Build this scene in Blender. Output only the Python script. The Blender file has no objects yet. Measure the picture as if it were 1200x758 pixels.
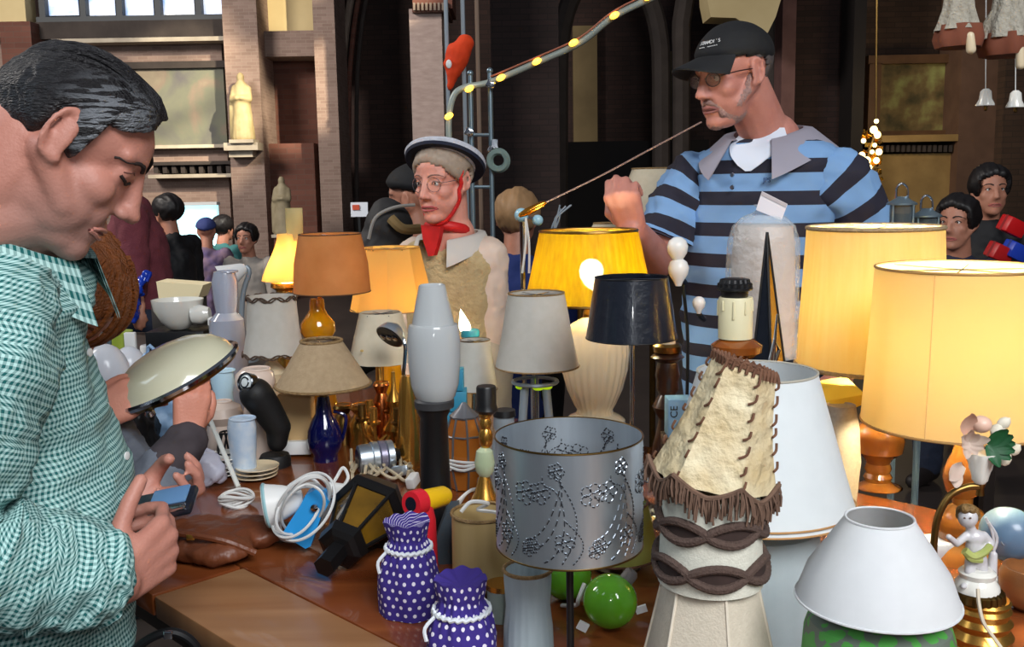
import bpy, bmesh, math, random
from mathutils import Vector, Matrix, noise, Euler
random.seed(7)
SC = bpy.context.scene
COL = SC.collection
V = Vector
PI = math.pi
def S(r, g, b):
    f = lambda c: (c/255/12.92) if c <= 10 else ((c/255+.055)/1.055)**2.4
    return (f(r), f(g), f(b))

# ------------------------------------------------------------------ camera
CAM = V((0, 0, 1.40)); F = 1152.0; TABLE = 0.80
RC = Matrix.Rotation(math.radians(90-8.1), 3, 'X') @ Matrix.Rotation(math.radians(-1.0), 3, 'Z')
cd = bpy.data.cameras.new('camera'); cd.sensor_width = 36; cd.lens = F/1200*36; cd.clip_start = .02; cd.clip_end = 200
cam = bpy.data.objects.new('camera', cd); COL.objects.link(cam)
cam.matrix_world = Matrix.Translation(CAM) @ RC.to_4x4()
SC.camera = cam
SC.view_settings.view_transform = 'Standard'; SC.view_settings.look = 'None'
SC.view_settings.gamma = 1; SC.view_settings.exposure = 0.0; SC.view_settings.use_curve_mapping = False
# ------------------------------------------------------------------ light
w = bpy.data.worlds.new('world'); SC.world = w; w.use_nodes = True
w.node_tree.nodes['Background'].inputs[0].default_value = (.74, .82, 1, 1)
w.node_tree.nodes['Background'].inputs[1].default_value = .115
def lamp(name, kind, loc, target, energy, color, size=1., size_y=None, spot=None, blend=.15):
    l = bpy.data.lights.new(name, kind); l.energy = energy; l.color = color
    if kind == 'AREA':
        l.size = size
        if size_y: l.shape = 'RECTANGLE'; l.size_y = size_y
    else: l.shadow_soft_size = size
    if spot: l.spot_size = math.radians(spot); l.spot_blend = blend
    o = bpy.data.objects.new(name, l); COL.objects.link(o)
    o.location = loc; o.rotation_euler = (V(target)-V(loc)).to_track_quat('-Z', 'Y').to_euler()
    return o
# area lamps added as assumed daylight, not real windows: behind and above the photographer, and on the left aisle
lamp('nave_daylight_fill', 'AREA', (1.5, -2.3, 4.2), (.5, 1.7, .9), 300, (.96, .98, 1), 2.6, 2.0)
lamp('aisle_daylight_fill', 'AREA', (-7.5, 4.5, 6.5), (-3.5, 13.5, 2.6), 950, (1, .92, .84), 3.0, 2.0)
lamp('side_daylight_fill', 'AREA', (-4.2, 1.2, 4.2), (-.3, 1.9, 1.0), 48, (.72, .87, 1), 1.6, 1.6)
lamp('camera_flash', 'POINT', (.05, -.01, 1.475), (0, 2, 1), 8, (.93, .97, 1), .02)  # assumed flash at the camera, inferred from highlights on glossy things
# spot lamps added to stand in for low sun: streaks on the left piers
for sl, st, sa, se in (((5, 2, 9), (-3.95, 13.5, 2.55), 5.5, 5200), ((5.6, 2, 9), (-2.62, 13.5, 2.6), 4.2, 7500), ((4.4, 2, 9), (-4.6, 13.9, 3.0), 4.4, 4200), ((4.8, 2, 9), (-3.1, 14.2, 3.9), 3.6, 5200), ((5.0, 2, 9), (-4.4, 13.9, 1.6), 4.6, 4200)):
    lamp('sun_streak_spot', 'SPOT', sl, st, se*3.0, (1, .86, .62), .12, spot=sa, blend=.35)

# ------------------------------------------------------------------ pixels to places
def ray(px, py):
    return RC @ V(((px-600)/F, -(py-379)/F, -1))
def at(px, py, Y):                      # the point seen at a pixel, Y metres into the room
    d = ray(px, py); return CAM + d*(Y/d.y)
def tab(px, py, z=TABLE):               # the point of a level surface seen at a pixel
    d = ray(px, py); return CAM + d*((z-CAM.z)/d.z)
def mpp(Y): return Y/F*1.0
def fe(py, hw):                         # row of a ring's centre from the row of its front edge
    return py - hw*math.sin(math.atan((py-215)/F))

# ------------------------------------------------------------------ materials
MATS = {}
def mat(name, col, rough=.55, metal=0., n=None, bump=None, sheen=0, trans=0, ior=1.45, emit=0, ecol=None, spec=.5, alpha=1, transl=0, coat=0, stretch=None, sss=0):
    """n = (scale, amount, colour2) noise colour; bump = (scale, strength); transl = share of light let through"""
    if name in MATS: return MATS[name]
    m = bpy.data.materials.new(name); m.use_nodes = True; MATS[name] = m
    nt = m.node_tree; N = nt.nodes; L = nt.links; b = N['Principled BSDF']
    b.inputs['Base Color'].default_value = (*col, 1); b.inputs['Roughness'].default_value = rough
    b.inputs['Metallic'].default_value = metal; b.inputs['IOR'].default_value = ior
    b.inputs['Specular IOR Level'].default_value = spec
    b.inputs['Transmission Weight'].default_value = trans; b.inputs['Alpha'].default_value = alpha
    b.inputs['Coat Weight'].default_value = coat
    if sss:
        b.inputs['Subsurface Weight'].default_value = sss; b.inputs['Subsurface Radius'].default_value = (.012, .005, .003); b.inputs['Subsurface Scale'].default_value = .6
    if emit:
        b.inputs['Emission Color'].default_value = (*(ecol or col), 1); b.inputs['Emission Strength'].default_value = emit
    tc = N.new('ShaderNodeTexCoord'); mp = N.new('ShaderNodeMapping'); L.new(tc.outputs['Object'], mp.inputs[0])
    if stretch: mp.inputs['Scale'].default_value = stretch
    cs = None
    if n:
        t = N.new('ShaderNodeTexNoise'); t.inputs['Scale'].default_value = n[0]; t.inputs['Detail'].default_value = 5
        L.new(mp.outputs[0], t.inputs[0])
        r = N.new('ShaderNodeValToRGB'); L.new(t.outputs[0], r.inputs[0])
        r.color_ramp.elements[0].position = .5-.5*n[1]; r.color_ramp.elements[1].position = .5+.5*n[1]
        r.color_ramp.elements[0].color = (*n[2], 1); r.color_ramp.elements[1].color = (*col, 1)
        L.new(r.outputs[0], b.inputs['Base Color']); cs = r.outputs[0]
    if bump:
        t = N.new('ShaderNodeTexNoise'); t.inputs['Scale'].default_value = bump[0]; t.inputs['Detail'].default_value = 4
        L.new(mp.outputs[0], t.inputs[0]); bp = N.new('ShaderNodeBump'); bp.inputs['Strength'].default_value = bump[1]; bp.inputs['Distance'].default_value = .01
        L.new(t.outputs[0], bp.inputs['Height']); L.new(bp.outputs[0], b.inputs['Normal'])
    if transl:
        tr = N.new('ShaderNodeBsdfTranslucent'); tr.inputs[0].default_value = (*col, 1)
        if cs: L.new(cs, tr.inputs[0])
        mx = N.new('ShaderNodeMixShader'); mx.inputs[0].default_value = transl
        L.new(b.outputs[0], mx.inputs[1]); L.new(tr.outputs[0], mx.inputs[2]); L.new(mx.outputs[0], N['Material Output'].inputs[0])
    return m
def brickmat(name, c1, c2, mortar, sx=4.2, rough=.85, band=None):
    if name in MATS: return MATS[name]
    m = mat(name, c1, rough); nt = m.node_tree; N = nt.nodes; L = nt.links; b = N['Principled BSDF']
    tc = N.new('ShaderNodeTexCoord'); sp = N.new('ShaderNodeSeparateXYZ'); L.new(tc.outputs['Object'], sp.inputs[0])
    ad = N.new('ShaderNodeMath'); L.new(sp.outputs[0], ad.inputs[0]); L.new(sp.outputs[1], ad.inputs[1])
    cb = N.new('ShaderNodeCombineXYZ'); L.new(ad.outputs[0], cb.inputs[0]); L.new(sp.outputs[2], cb.inputs[1])
    t = N.new('ShaderNodeTexBrick'); L.new(cb.outputs[0], t.inputs[0]); t.inputs['Scale'].default_value = sx
    t.inputs['Color1'].default_value = (*c1, 1); t.inputs['Color2'].default_value = (*c2, 1); t.inputs['Mortar'].default_value = (*mortar, 1)
    t.inputs['Mortar Size'].default_value = .02; t.inputs['Row Height'].default_value = .3; t.inputs['Brick Width'].default_value = .95
    nz = N.new('ShaderNodeTexNoise'); nz.inputs['Scale'].default_value = 1.3; nz.inputs['Detail'].default_value = 6; L.new(tc.outputs['Object'], nz.inputs[0])
    mx = N.new('ShaderNodeMix'); mx.data_type = 'RGBA'; mx.blend_type = 'MULTIPLY'; mx.inputs[0].default_value = .7
    L.new(t.outputs[0], mx.inputs[6]); L.new(nz.outputs[0], mx.inputs[7]); L.new(mx.outputs[2], b.inputs['Base Color'])
    bp = N.new('ShaderNodeBump'); bp.inputs['Strength'].default_value = .5; L.new(t.outputs['Fac'], bp.inputs['Height']); bp.invert = True; L.new(bp.outputs[0], b.inputs['Normal'])
    return m
def uvmat(name, build, rough=.8, bump=None):
    """a material whose colour is worked out from the UV map, in metres: build(nodes, links, u, v) -> colour socket"""
    if name in MATS: return MATS[name]
    m = mat(name, (.5, .5, .5), rough, bump=bump); N = m.node_tree.nodes; L = m.node_tree.links
    uv = N.new('ShaderNodeUVMap'); sp = N.new('ShaderNodeSeparateXYZ'); L.new(uv.outputs[0], sp.inputs[0])
    L.new(build(N, L, sp.outputs[0], sp.outputs[1]), N['Principled BSDF'].inputs['Base Color'])
    return m
def M_(N, L, op, a, b=None, c=None):
    x = N.new('ShaderNodeMath'); x.operation = op
    for i, q in enumerate((a, b, c)):
        if q is None: continue
        if isinstance(q, (int, float)): x.inputs[i].default_value = q
        else: L.new(q, x.inputs[i])
    return x.outputs[0]
def MixC(N, L, f, a, b):
    x = N.new('ShaderNodeMix'); x.data_type = 'RGBA'
    if isinstance(f, (int, float)): x.inputs[0].default_value = f
    else: L.new(f, x.inputs[0])
    for i, q in ((6, a), (7, b)):
        if isinstance(q, tuple): x.inputs[i].default_value = (*q, 1)
        else: L.new(q, x.inputs[i])
    return x.outputs[2]

# ------------------------------------------------------------------ things and parts
ORG = {}
def thing(name, label, cat, loc, group=None, kind=None):
    o = bpy.data.objects.new(name, None); COL.objects.link(o); o.location = loc; o.empty_display_size = .05
    o['label'] = label; o['category'] = cat
    if group: o['group'] = group
    ORG[o.name] = V(loc); return o
def tag(o, label=None, cat=None, group=None, kind=None):
    for k, q in (('label', label), ('category', cat), ('group', group), ('kind', kind)):
        if q: o[k] = q
    return o
class G:
    """collects shapes in room coordinates; build() links them as one mesh object"""
    def __init__(s): s.v = []; s.f = []; s.uv = None
    def add(s, vs, fs):
        o = len(s.v); s.v += [V(p) for p in vs]; s.f += [tuple(i+o for i in f) for f in fs]; return s
    def box(s, c, size, rot=None, bev=0):
        x, y, z = (q/2 for q in size); R = rot or Matrix.Identity(3); c = V(c)
        if bev:
            bm = bmesh.new(); bmesh.ops.create_cube(bm, size=1)
            for q in bm.verts: q.co = V((q.co.x*x*2, q.co.y*y*2, q.co.z*z*2))
            bmesh.ops.bevel(bm, geom=bm.edges[:], offset=bev, segments=2, affect='EDGES', profile=.5)
            bm.verts.index_update()
            s.add([c + R @ q.co for q in bm.verts], [[q.index for q in f.verts] for f in bm.faces]); bm.free(); return s
        P = [c + R @ V((a*x, b*y, d*z)) for a in (-1, 1) for b in (-1, 1) for d in (-1, 1)]
        return s.add(P, [(0, 1, 3, 2), (4, 6, 7, 5), (0, 4, 5, 1), (2, 3, 7, 6), (0, 2, 6, 4), (1, 5, 7, 3)])
    def lathe(s, prof, base=(0, 0, 0), axis=(0, 0, 1), seg=40, wob=None, close=True):
        """prof: (radius, height along axis)"""
        ax = V(axis).normalized(); X = ax.orthogonal().normalized()
        if abs(ax.z) > .999: X = V((1, 0, 0))
        Y = ax.cross(X); b = V(base); vs = []; fs = []
        for k, (r, h) in enumerate(prof):
            for i in range(seg):
                a = 2*PI*i/seg; rr = max(r, 1e-5)*(wob(a, k/(len(prof)-1)) if wob else 1)
                vs.append(b + ax*h + (X*math.cos(a) + Y*math.sin(a))*rr)
        for k in range(len(prof)-1):
            for i in range(seg):
                j = (i+1) % seg; fs.append((k*seg+i, k*seg+j, (k+1)*seg+j, (k+1)*seg+i))
        if close:
            if prof[0][0] > 1e-4: fs.append(tuple(range(seg-1, -1, -1)))
            if prof[-1][0] > 1e-4: fs.append(tuple((len(prof)-1)*seg+i for i in range(seg)))
        return s.add(vs, fs)
    def tube(s, pts, r, n=8, closed=False, smooth=0):
        pts = [V(p) for p in pts]
        if smooth: pts = spline(pts, smooth, closed)
        m = len(pts); R = r if isinstance(r, (list, tuple)) else [r]*m
        if len(R) != m: R = [R[0]+(R[-1]-R[0])*i/(m-1) for i in range(m)] if len(R) == 2 else [R[min(len(R)-1, int(i*len(R)/m))] for i in range(m)]
        vs = []; fs = []; X = None
        for i, p in enumerate(pts):
            t = (pts[(i+1) % m]-pts[i-1]) if closed else (pts[min(i+1, m-1)]-pts[max(i-1, 0)])
            t = t.normalized() if t.length > 1e-9 else V((0, 0, 1))
            X = t.orthogonal().normalized() if X is None else (X - t*X.dot(t)).normalized() if (X - t*X.dot(t)).length > 1e-6 else t.orthogonal().normalized()
            Y = t.cross(X)
            vs += [p + (X*math.cos(2*PI*k/n)+Y*math.sin(2*PI*k/n))*R[i] for k in range(n)]
        for i in range(m if closed else m-1):
            j = (i+1) % m
            for k in range(n): fs.append((i*n+k, i*n+(k+1) % n, j*n+(k+1) % n, j*n+k))
        if not closed: fs += [tuple(range(n-1, -1, -1)), tuple((m-1)*n+k for k in range(n))]
        return s.add(vs, fs)
    def ring(s, c, R, r, axis=(0, 0, 1), n=36, m=6):
        ax = V(axis).normalized(); X = ax.orthogonal().normalized(); Y = ax.cross(X)
        return s.tube([V(c)+(X*math.cos(2*PI*i/n)+Y*math.sin(2*PI*i/n))*R for i in range(n)], r, m, closed=True)
    def ell(s, c, r, R=None, seg=20, rings=12):
        if isinstance(r, (int, float)): r = (r, r, r)
        R = R or Matrix.Identity(3); vs = [V(c)+R @ V((0, 0, r[2]))]; fs = []
        for k in range(1, rings):
            p = PI*k/rings
            for i in range(seg):
                a = 2*PI*i/seg; vs.append(V(c)+R @ V((r[0]*math.sin(p)*math.cos(a), r[1]*math.sin(p)*math.sin(a), r[2]*math.cos(p))))
        vs.append(V(c)+R @ V((0, 0, -r[2]))); e = len(vs)-1
        for i in range(seg):
            j = (i+1) % seg; fs += [(0, 1+i, 1+j), (e, e-seg+j, e-seg+i)]
            for k in range(rings-2): fs.append((1+k*seg+i, 1+(k+1)*seg+i, 1+(k+1)*seg+j, 1+k*seg+j))
        return s.add(vs, fs)
    def cap(s, a, b, ra, rb, seg=16):
        """a limb: two balls joined by a cone"""
        a = V(a); b = V(b); ax = b-a; l = ax.length
        if l < 1e-6: return s.ell(a, ra)
        pr = [(ra*math.sin(PI/2*k/5), -ra*math.cos(PI/2*k/5)) for k in range(6)] + [(rb*math.cos(PI/2*k/5), l+rb*math.sin(PI/2*k/5)) for k in range(6)]
        return s.lathe(pr, a, ax, seg)
    def limb(s, pts, rs, seg=16):
        for i in range(len(pts)-1): s.cap(pts[i], pts[i+1], rs[i], rs[i+1], seg)
        return s
    def prism(s, poly, d):
        """flat outline pushed along d"""
        n = len(poly); d = V(d)
        s.add([V(p) for p in poly]+[V(p)+d for p in poly], [tuple(range(n)), tuple(range(2*n-1, n-1, -1))]+[(i, n+i, n+(i+1) % n, (i+1) % n) for i in range(n)]); return s
    def plathe(s, cx, Y, prof, seg=40, front=True, wob=None, close=True, zmin=None):
        """turned shape from rows and half widths in the picture, standing Y metres in"""
        py0 = sum(p for p, _ in prof)/len(prof); x = at(cx, py0, Y).x; pr = []
        for py, hw in prof:
            q = fe(py, hw) if front else py
            pr.append((hw*mpp(Y), max(at(cx, q, Y).z, zmin if zmin is not None else -9)))
        if zmin is not None: pr.append((pr[-1][0], zmin))
        if pr[0][1] > pr[-1][1]: pr = pr[::-1]
        return s.lathe(pr, (x, Y, 0), seg=seg, wob=wob, close=close)
    def build(s, name, m, parent=None, smooth=True, ang=40, uv=None):
        org = ORG[parent.name] if parent else V((0, 0, 0))
        if parent is None and s.v:
            lo = V([min(p[i] for p in s.v) for i in range(3)]); hi = V([max(p[i] for p in s.v) for i in range(3)])
            org = V(((lo.x+hi.x)/2, (lo.y+hi.y)/2, lo.z))
        me = bpy.data.meshes.new(name); me.from_pydata([p-org for p in s.v], [], s.f)
        bm = bmesh.new(); bm.from_mesh(me); bmesh.ops.recalc_face_normals(bm, faces=bm.faces[:]); bm.to_mesh(me); bm.free()
        if s.uv:
            ul = me.uv_layers.new(name='UVMap')
            for lp in me.loops: ul.data[lp.index].uv = s.uv[lp.vertex_index]
        if smooth:
            me.polygons.foreach_set('use_smooth', [True]*len(me.polygons)); me.set_sharp_from_angle(angle=math.radians(ang))
        o = bpy.data.objects.new(name, me); COL.objects.link(o); me.materials.append(m)
        if parent: o.parent = parent
        else: o.location = org
        ORG[o.name] = org; return o
def spline(pts, k=6, closed=False):
    pts = [V(p) for p in pts]; n = len(pts); out = []
    for i in range(n if closed else n-1):
        g = lambda j: pts[j % n] if closed else pts[max(0, min(n-1, j))]
        a, b, c, d = g(i-1), g(i), g(i+1), g(i+2)
        for q in range(k):
            t = q/k; out.append(.5*((2*b)+(c-a)*t+(2*a-5*b+4*c-d)*t*t+(3*b-a-3*c+d)*t**3))
    if not closed: out.append(pts[-1])
    return out
def pbox(g, x0, y0, x1, y1, Y, d):
    """a block whose front face fills a picture rectangle Y metres in, d deep"""
    a = at(x0, (y0+y1)/2, Y); b = at(x1, (y0+y1)/2, Y); xm = (x0+x1)/2; zt = at(xm, y0, Y).z; zb = at(xm, y1, Y).z
    return g.box(((a.x+b.x)/2, Y+d/2, (zt+zb)/2), (abs(b.x-a.x), d, abs(zt-zb)))
def remesh(g, name, m, parent, vox, smooth=4, noise_amp=0, noise_sc=8, fac=.5):
    """one continuous skin over overlapping shapes"""
    org = ORG[parent.name]
    me = bpy.data.meshes.new('tmp'); me.from_pydata([p-org for p in g.v], [], g.f)
    bm = bmesh.new(); bm.from_mesh(me); bmesh.ops.recalc_face_normals(bm, faces=bm.faces[:]); bm.to_mesh(me); bm.free()
    o = bpy.data.objects.new(name, me); COL.objects.link(o)
    r = o.modifiers.new('r', 'REMESH'); r.mode = 'VOXEL'; r.voxel_size = vox; r.use_smooth_shade = True
    if smooth:
        q = o.modifiers.new('s', 'SMOOTH'); q.iterations = smooth; q.factor = fac
    ev = o.evaluated_get(bpy.context.evaluated_depsgraph_get())
    nm = bpy.data.meshes.new_from_object(ev); o.modifiers.clear(); o.data = nm; bpy.data.meshes.remove(me); nm.name = name
    if noise_amp:
        ns = [v.normal.copy() for v in nm.vertices]
        for v, q in zip(nm.vertices, ns): v.co += q*noise_amp*noise.fractal((v.co+org)*noise_sc, .7, 2, 3)
    nm.polygons.foreach_set('use_smooth', [True]*len(nm.polygons))
    nm.materials.clear(); nm.materials.append(m)
    o.parent = parent; ORG[o.name] = org; return o
# ================================================================== THE CHURCH
def struct(o, label=None): o['kind'] = 'structure'; return o
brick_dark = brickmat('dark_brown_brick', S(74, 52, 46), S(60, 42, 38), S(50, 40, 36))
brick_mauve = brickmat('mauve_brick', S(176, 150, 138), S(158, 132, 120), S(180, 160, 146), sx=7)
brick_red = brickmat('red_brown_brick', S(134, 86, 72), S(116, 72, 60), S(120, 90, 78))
plaster = mat('cream_plaster', S(214, 196, 150), .9, n=(2, .6, S(196, 176, 130)))
plaster_dim = mat('shaded_cream_plaster', S(150, 130, 92), .9, n=(2, .7, S(110, 94, 66)))  # cream plaster with the dimness of the far nave put into the colour
stone = mat('pale_stone', S(196, 186, 168), .8, n=(5, .6, S(160, 148, 132)), bump=(20, .3))
dark_stone = mat('dark_stone', S(70, 62, 58), .85, n=(4, .6, S(48, 42, 40)), bump=(14, .3))
floor_m = mat('dark_tile_floor', S(58, 50, 46), .5, n=(3, .6, S(44, 38, 36)))
black_void = mat('painted_darkness', S(26, 20, 18), .8, n=(2, .6, S(16, 12, 12)))  # near-black colour stands in for the darkness of the far nave
g = G(); g.box((0, 6, -.1), (34, 36, .2)); struct(g.build('floor', floor_m))
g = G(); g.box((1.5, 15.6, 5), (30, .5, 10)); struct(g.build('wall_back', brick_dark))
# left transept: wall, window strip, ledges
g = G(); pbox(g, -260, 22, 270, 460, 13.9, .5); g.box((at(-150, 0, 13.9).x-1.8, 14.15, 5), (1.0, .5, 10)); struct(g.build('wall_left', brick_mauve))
g = G(); pbox(g, -40, -200, 22, 40, 13.6, .3); struct(g.build('trim_1', plaster))
g = G(); pbox(g, 8, 25, 44, 240, 13.5, .4); struct(g.build('trim_2', brick_red))
g = G(); pbox(g, 42, 24, 272, 44, 13.75, .15); struct(g.build('trim_3', dark_stone))
g = G(); pbox(g, 60, 44, 268, 49, 13.6, .3); struct(g.build('trim_4', stone))
sky_pane = mat('daylit_window_pane', S(225, 238, 255), .3, n=(5, .5, S(120, 160, 215)), emit=1.0, ecol=S(205, 225, 255))
# brightness of the sky behind the panes follows the pane's own glass pattern
_N = sky_pane.node_tree.nodes; _L = sky_pane.node_tree.links
for nd in list(_N):
    if nd.type == 'VALTORGB':
        nd.color_ramp.elements[0].color = (*S(120, 165, 225), 1); nd.color_ramp.elements[1].color = (1, 1, 1, 1)
        _L.new(nd.outputs[0], _N['Principled BSDF'].inputs['Emission Color'])
teal_bar = mat('dark_window_bar', S(66, 70, 74), .6)
g = G(); wx = (46, 94, 137, 182, 230, 274)
for x in wx: pbox(g, x-3.5, -75, x+3.5, 22, 13.85, .2)
pbox(g, 42, 18, 276, 25, 13.8, .25); pbox(g, 42, -80, 276, -72, 13.85, .2)
wf = struct(g.build('window_1', teal_bar))
for i in range(5):
    for y0, y1 in ((-72, -28), (-26, 18)):
        g = G(); pbox(g, wx[i]+3.5, y0, wx[i+1]-3.5, y1, 13.97, .02); g.build('pane', sky_pane, wf)
g = G(); pbox(g, -260, -260, 300, -80, 13.9, .5); struct(g.build('wall_left_upper', brick_mauve))
# pier with the saint
g = G(); pbox(g, 266, -200, 306, 440, 13.45, .8); struct(g.build('trim_5', brick_mauve))
g = G(); pbox(g, 262, 167, 302, 176, 13.15, .35); pbox(g, 268, 176, 296, 184, 13.25, .25); struct(g.build('trim_6', stone))
# corbel table under the wall painting
g = G(); pbox(g, 176, 189, 278, 193, 13.55, .35); struct(g.build('trim_7', dark_stone))
tr = g
ct = struct(G().box(at(227, 206, 13.6)+V((0, .15, 0)), (1.25, .3, .05)).build('trim_8', stone))
for i in range(9):
    g = G(); pbox(g, 180+i*10.6, 194, 185+i*10.6, 203, 13.6, .3); g.build('corbel', dark_stone, ct)
# recess between the piers
g = G(); pbox(g, 300, -220, 374, 36, 14.1, .4); struct(g.build('wall_recess_upper', plaster))
g = G(); pbox(g, 303, 36, 374, 66, 13.8, .6); struct(g.build('trim_9', brick_mauve))
g = G(); pbox(g, 303, 66, 374, 170, 14.35, .3); struct(g.build('wall_recess', brick_red))
g = G(); pbox(g, 300, 168, 374, 460, 13.75, .6); struct(g.build('trim_10', brick_red))
g = G(); pbox(g, 371, -220, 396, 460, 13.3, .9); struct(g.build('trim_11', brick_mauve))
# dark arch beside it, with its mouldings
stone_dim = mat('moulded_stone', S(140, 126, 114), .8, n=(6, .6, S(112, 98, 88)))
for k, (dx, rr) in enumerate(((0, .05), (9, .035), (18, .03))):
    pts = [at(400+dx, 400, 14.2), at(400+dx, 250, 14.2), at(400+dx, 120, 14.2), at(403+dx, 60, 14.2), at(411+dx, 0, 14.2), at(428+dx, -60, 14.2), at(455, -120+dx, 14.2)]
    struct(G().tube(pts, rr, 8, smooth=6).build('trim_%d' % (12+k), (stone_dim, brick_red, dark_stone)[k]))
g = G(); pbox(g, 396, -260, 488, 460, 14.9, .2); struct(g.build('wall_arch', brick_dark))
# pale pillar behind the woman's hat
g = G(); pbox(g, 486, 10, 523, 460, 11.5, .6); struct(g.build('pillar_pale', mat('pale_mauve_stone_pillar', S(186, 166, 158), .85, n=(9, .6, S(158, 138, 130)), bump=(30, .3), stretch=(1, 1, 3))))
g = G(); pbox(g, 481, -160, 528, 10, 11.4, .8); pbox(g, 483, 10, 526, 14, 11.4, .8)
cp = struct(g.build('trim_15', brick_red))
for i in range(9):
    g = G(); pbox(g, 484+i*4.8, 3, 486.6+i*4.8, 12, 11.36, .1); g.build('dentil', stone_dim, cp)
# dark nave: piers and arches far back
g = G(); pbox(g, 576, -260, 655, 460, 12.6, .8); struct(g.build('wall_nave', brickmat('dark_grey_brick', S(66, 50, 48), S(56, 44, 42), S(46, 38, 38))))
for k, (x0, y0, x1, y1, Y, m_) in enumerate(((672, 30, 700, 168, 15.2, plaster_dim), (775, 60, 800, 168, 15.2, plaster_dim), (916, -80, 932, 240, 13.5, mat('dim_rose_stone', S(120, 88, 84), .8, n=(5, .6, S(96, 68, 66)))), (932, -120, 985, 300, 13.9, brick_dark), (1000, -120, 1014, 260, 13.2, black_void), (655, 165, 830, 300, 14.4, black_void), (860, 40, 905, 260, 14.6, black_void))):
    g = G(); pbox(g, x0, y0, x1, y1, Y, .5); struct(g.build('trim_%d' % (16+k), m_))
for k, (x0, x1, yt, ys) in enumerate(((655, 775, -40, 90), (798, 905, -60, 60))):      # two pointed arch rings
    pts = []
    for i in range(13):
        a = PI*i/12; pts.append(at((x0+x1)/2-(x1-x0)/2*math.cos(a), ys-(ys-yt)*math.sin(a)**.8, 14.0))
    pts = [at(x0, 300, 14.0)]+pts+[at(x1, 300, 14.0)]
    struct(G().tube(pts, .13, 8, smooth=2).build('trim_%d' % (24+k), dark_stone))
sp = [at(x, y, 12.5) for x, y in ((826, -60), (829, 0), (833, 20), (862, 21), (878, 31), (890, 46), (900, 38), (909, 20), (915, 0), (919, -60))]
struct(G().prism(sp, (0, .5, 0)).build('trim_26', plaster), )
# altar wall on the right
g = G(); pbox(g, 1010, -200, 1200, 300, 14.2, .4); pbox(g, 1180, -200, 1420, 300, 13.2, .4); struct(g.build('wall_altar', brickmat('altar_brick', S(96, 72, 56), S(80, 60, 46), S(70, 56, 44))))
g = G(); pbox(g, 1128, -200, 1176, 300, 13.4, .7); struct(g.build('trim_27', mat('brown_pilaster_stone', S(112, 84, 66), .7, n=(4, .6, S(88, 64, 50)))))
g = G(); pbox(g, 1022, 158, 1128, 166, 13.4, .8); pbox(g, 1022, 180, 1124, 250, 13.6, .6)
al = struct(g.build('trim_28', mat('ochre_altar_stone', S(168, 138, 84), .7, n=(4, .6, S(134, 106, 62)))))
for i in range(16):
    g = G(); pbox(g, 1026+i*6.2, 170, 1029.5+i*6.2, 178, 13.5, .3); g.build('dentil', dark_stone, al)
lamp('assumed_altar_light', 'POINT', at(1060, 120, 12.2), (0, 0, 0), 26, (1, .75, .4), .2)  # assumed warm light on the altar; no lamp is built for it
# right aisle wall and wall behind, out of the picture, close the room
g = G(); g.box((13, 5, 5), (.4, 22, 10)); struct(g.build('wall_right', brick_dark))
# ================================================================== MATERIALS OF THE STALL
def woodmat(name, c1, c2, rough=.35, sc=(1, 1, 1), scale=3, coat=.2, rot=0):
    m = mat(name, c1, rough, coat=coat); N = m.node_tree.nodes; L = m.node_tree.links
    tc = N.new('ShaderNodeTexCoord'); mp = N.new('ShaderNodeMapping'); L.new(tc.outputs['Object'], mp.inputs[0]); mp.inputs['Scale'].default_value = sc; mp.inputs['Rotation'].default_value = (0, 0, rot)
    t = N.new('ShaderNodeTexNoise'); t.inputs['Scale'].default_value = scale; t.inputs['Detail'].default_value = 8; t.inputs['Distortion'].default_value = .6; L.new(mp.outputs[0], t.inputs[0])
    r = N.new('ShaderNodeValToRGB'); r.color_ramp.elements[0].position = .3; r.color_ramp.elements[1].position = .7
    r.color_ramp.elements[0].color = (*c2, 1); r.color_ramp.elements[1].color = (*c1, 1)
    L.new(t.outputs[0], r.inputs[0]); L.new(r.outputs[0], N['Principled BSDF'].inputs['Base Color']); return m
white_cloth = mat('white_shade_cloth', S(214, 220, 222), .85, n=(60, .8, S(204, 210, 212)), transl=.25)
ivory_cloth = mat('ivory_shade_cloth', S(222, 212, 190), .85, n=(50, .8, S(208, 196, 170)), transl=.25)
offwhite_cloth = mat('offwhite_shade_cloth', S(206, 202, 194), .85, n=(50, .8, S(192, 188, 178)), transl=.25)
lit_cloth = mat('lit_cream_shade_cloth', S(252, 236, 184), .85, n=(14, .5, S(248, 226, 160)), transl=.62, stretch=(6, 6, .4))
gold_cloth = mat('golden_pleated_cloth', S(222, 188, 10), .6, n=(16, .8, S(176, 136, 2)), transl=.5, alpha=.74, stretch=(7, 7, .25))
parch = mat('mottled_parchment', S(226, 160, 92), .7, n=(14, .8, S(196, 124, 58)), transl=.4)
beige_cloth = mat('beige_linen', S(188, 164, 132), .9, n=(90, .9, S(160, 136, 104)), transl=.15, bump=(300, .2))
black_gloss = mat('black_glossy_shade', S(24, 28, 38), .28, bump=(60, .15), coat=.3)
black_pl = mat('black_plastic', S(18, 18, 20), .4)
chrome = mat('chrome', S(200, 204, 210), .12, 1)
silver = mat('brushed_aluminium', S(220, 230, 238), .38, .92, n=(6, .7, S(184, 194, 204)), stretch=(8, 8, .6))
grey_pl = mat('grey_metal_paint', S(140, 150, 158), .4, .3)
brass = mat('polished_brass', S(226, 176, 90), .26, .9, n=(10, .6, S(196, 140, 60)))
old_brass = mat('aged_brass', S(150, 118, 66), .35, 1, n=(14, .7, S(110, 84, 44)))
white_gl = mat('white_glazed_ceramic', S(224, 222, 214), .15, coat=.4)
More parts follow.
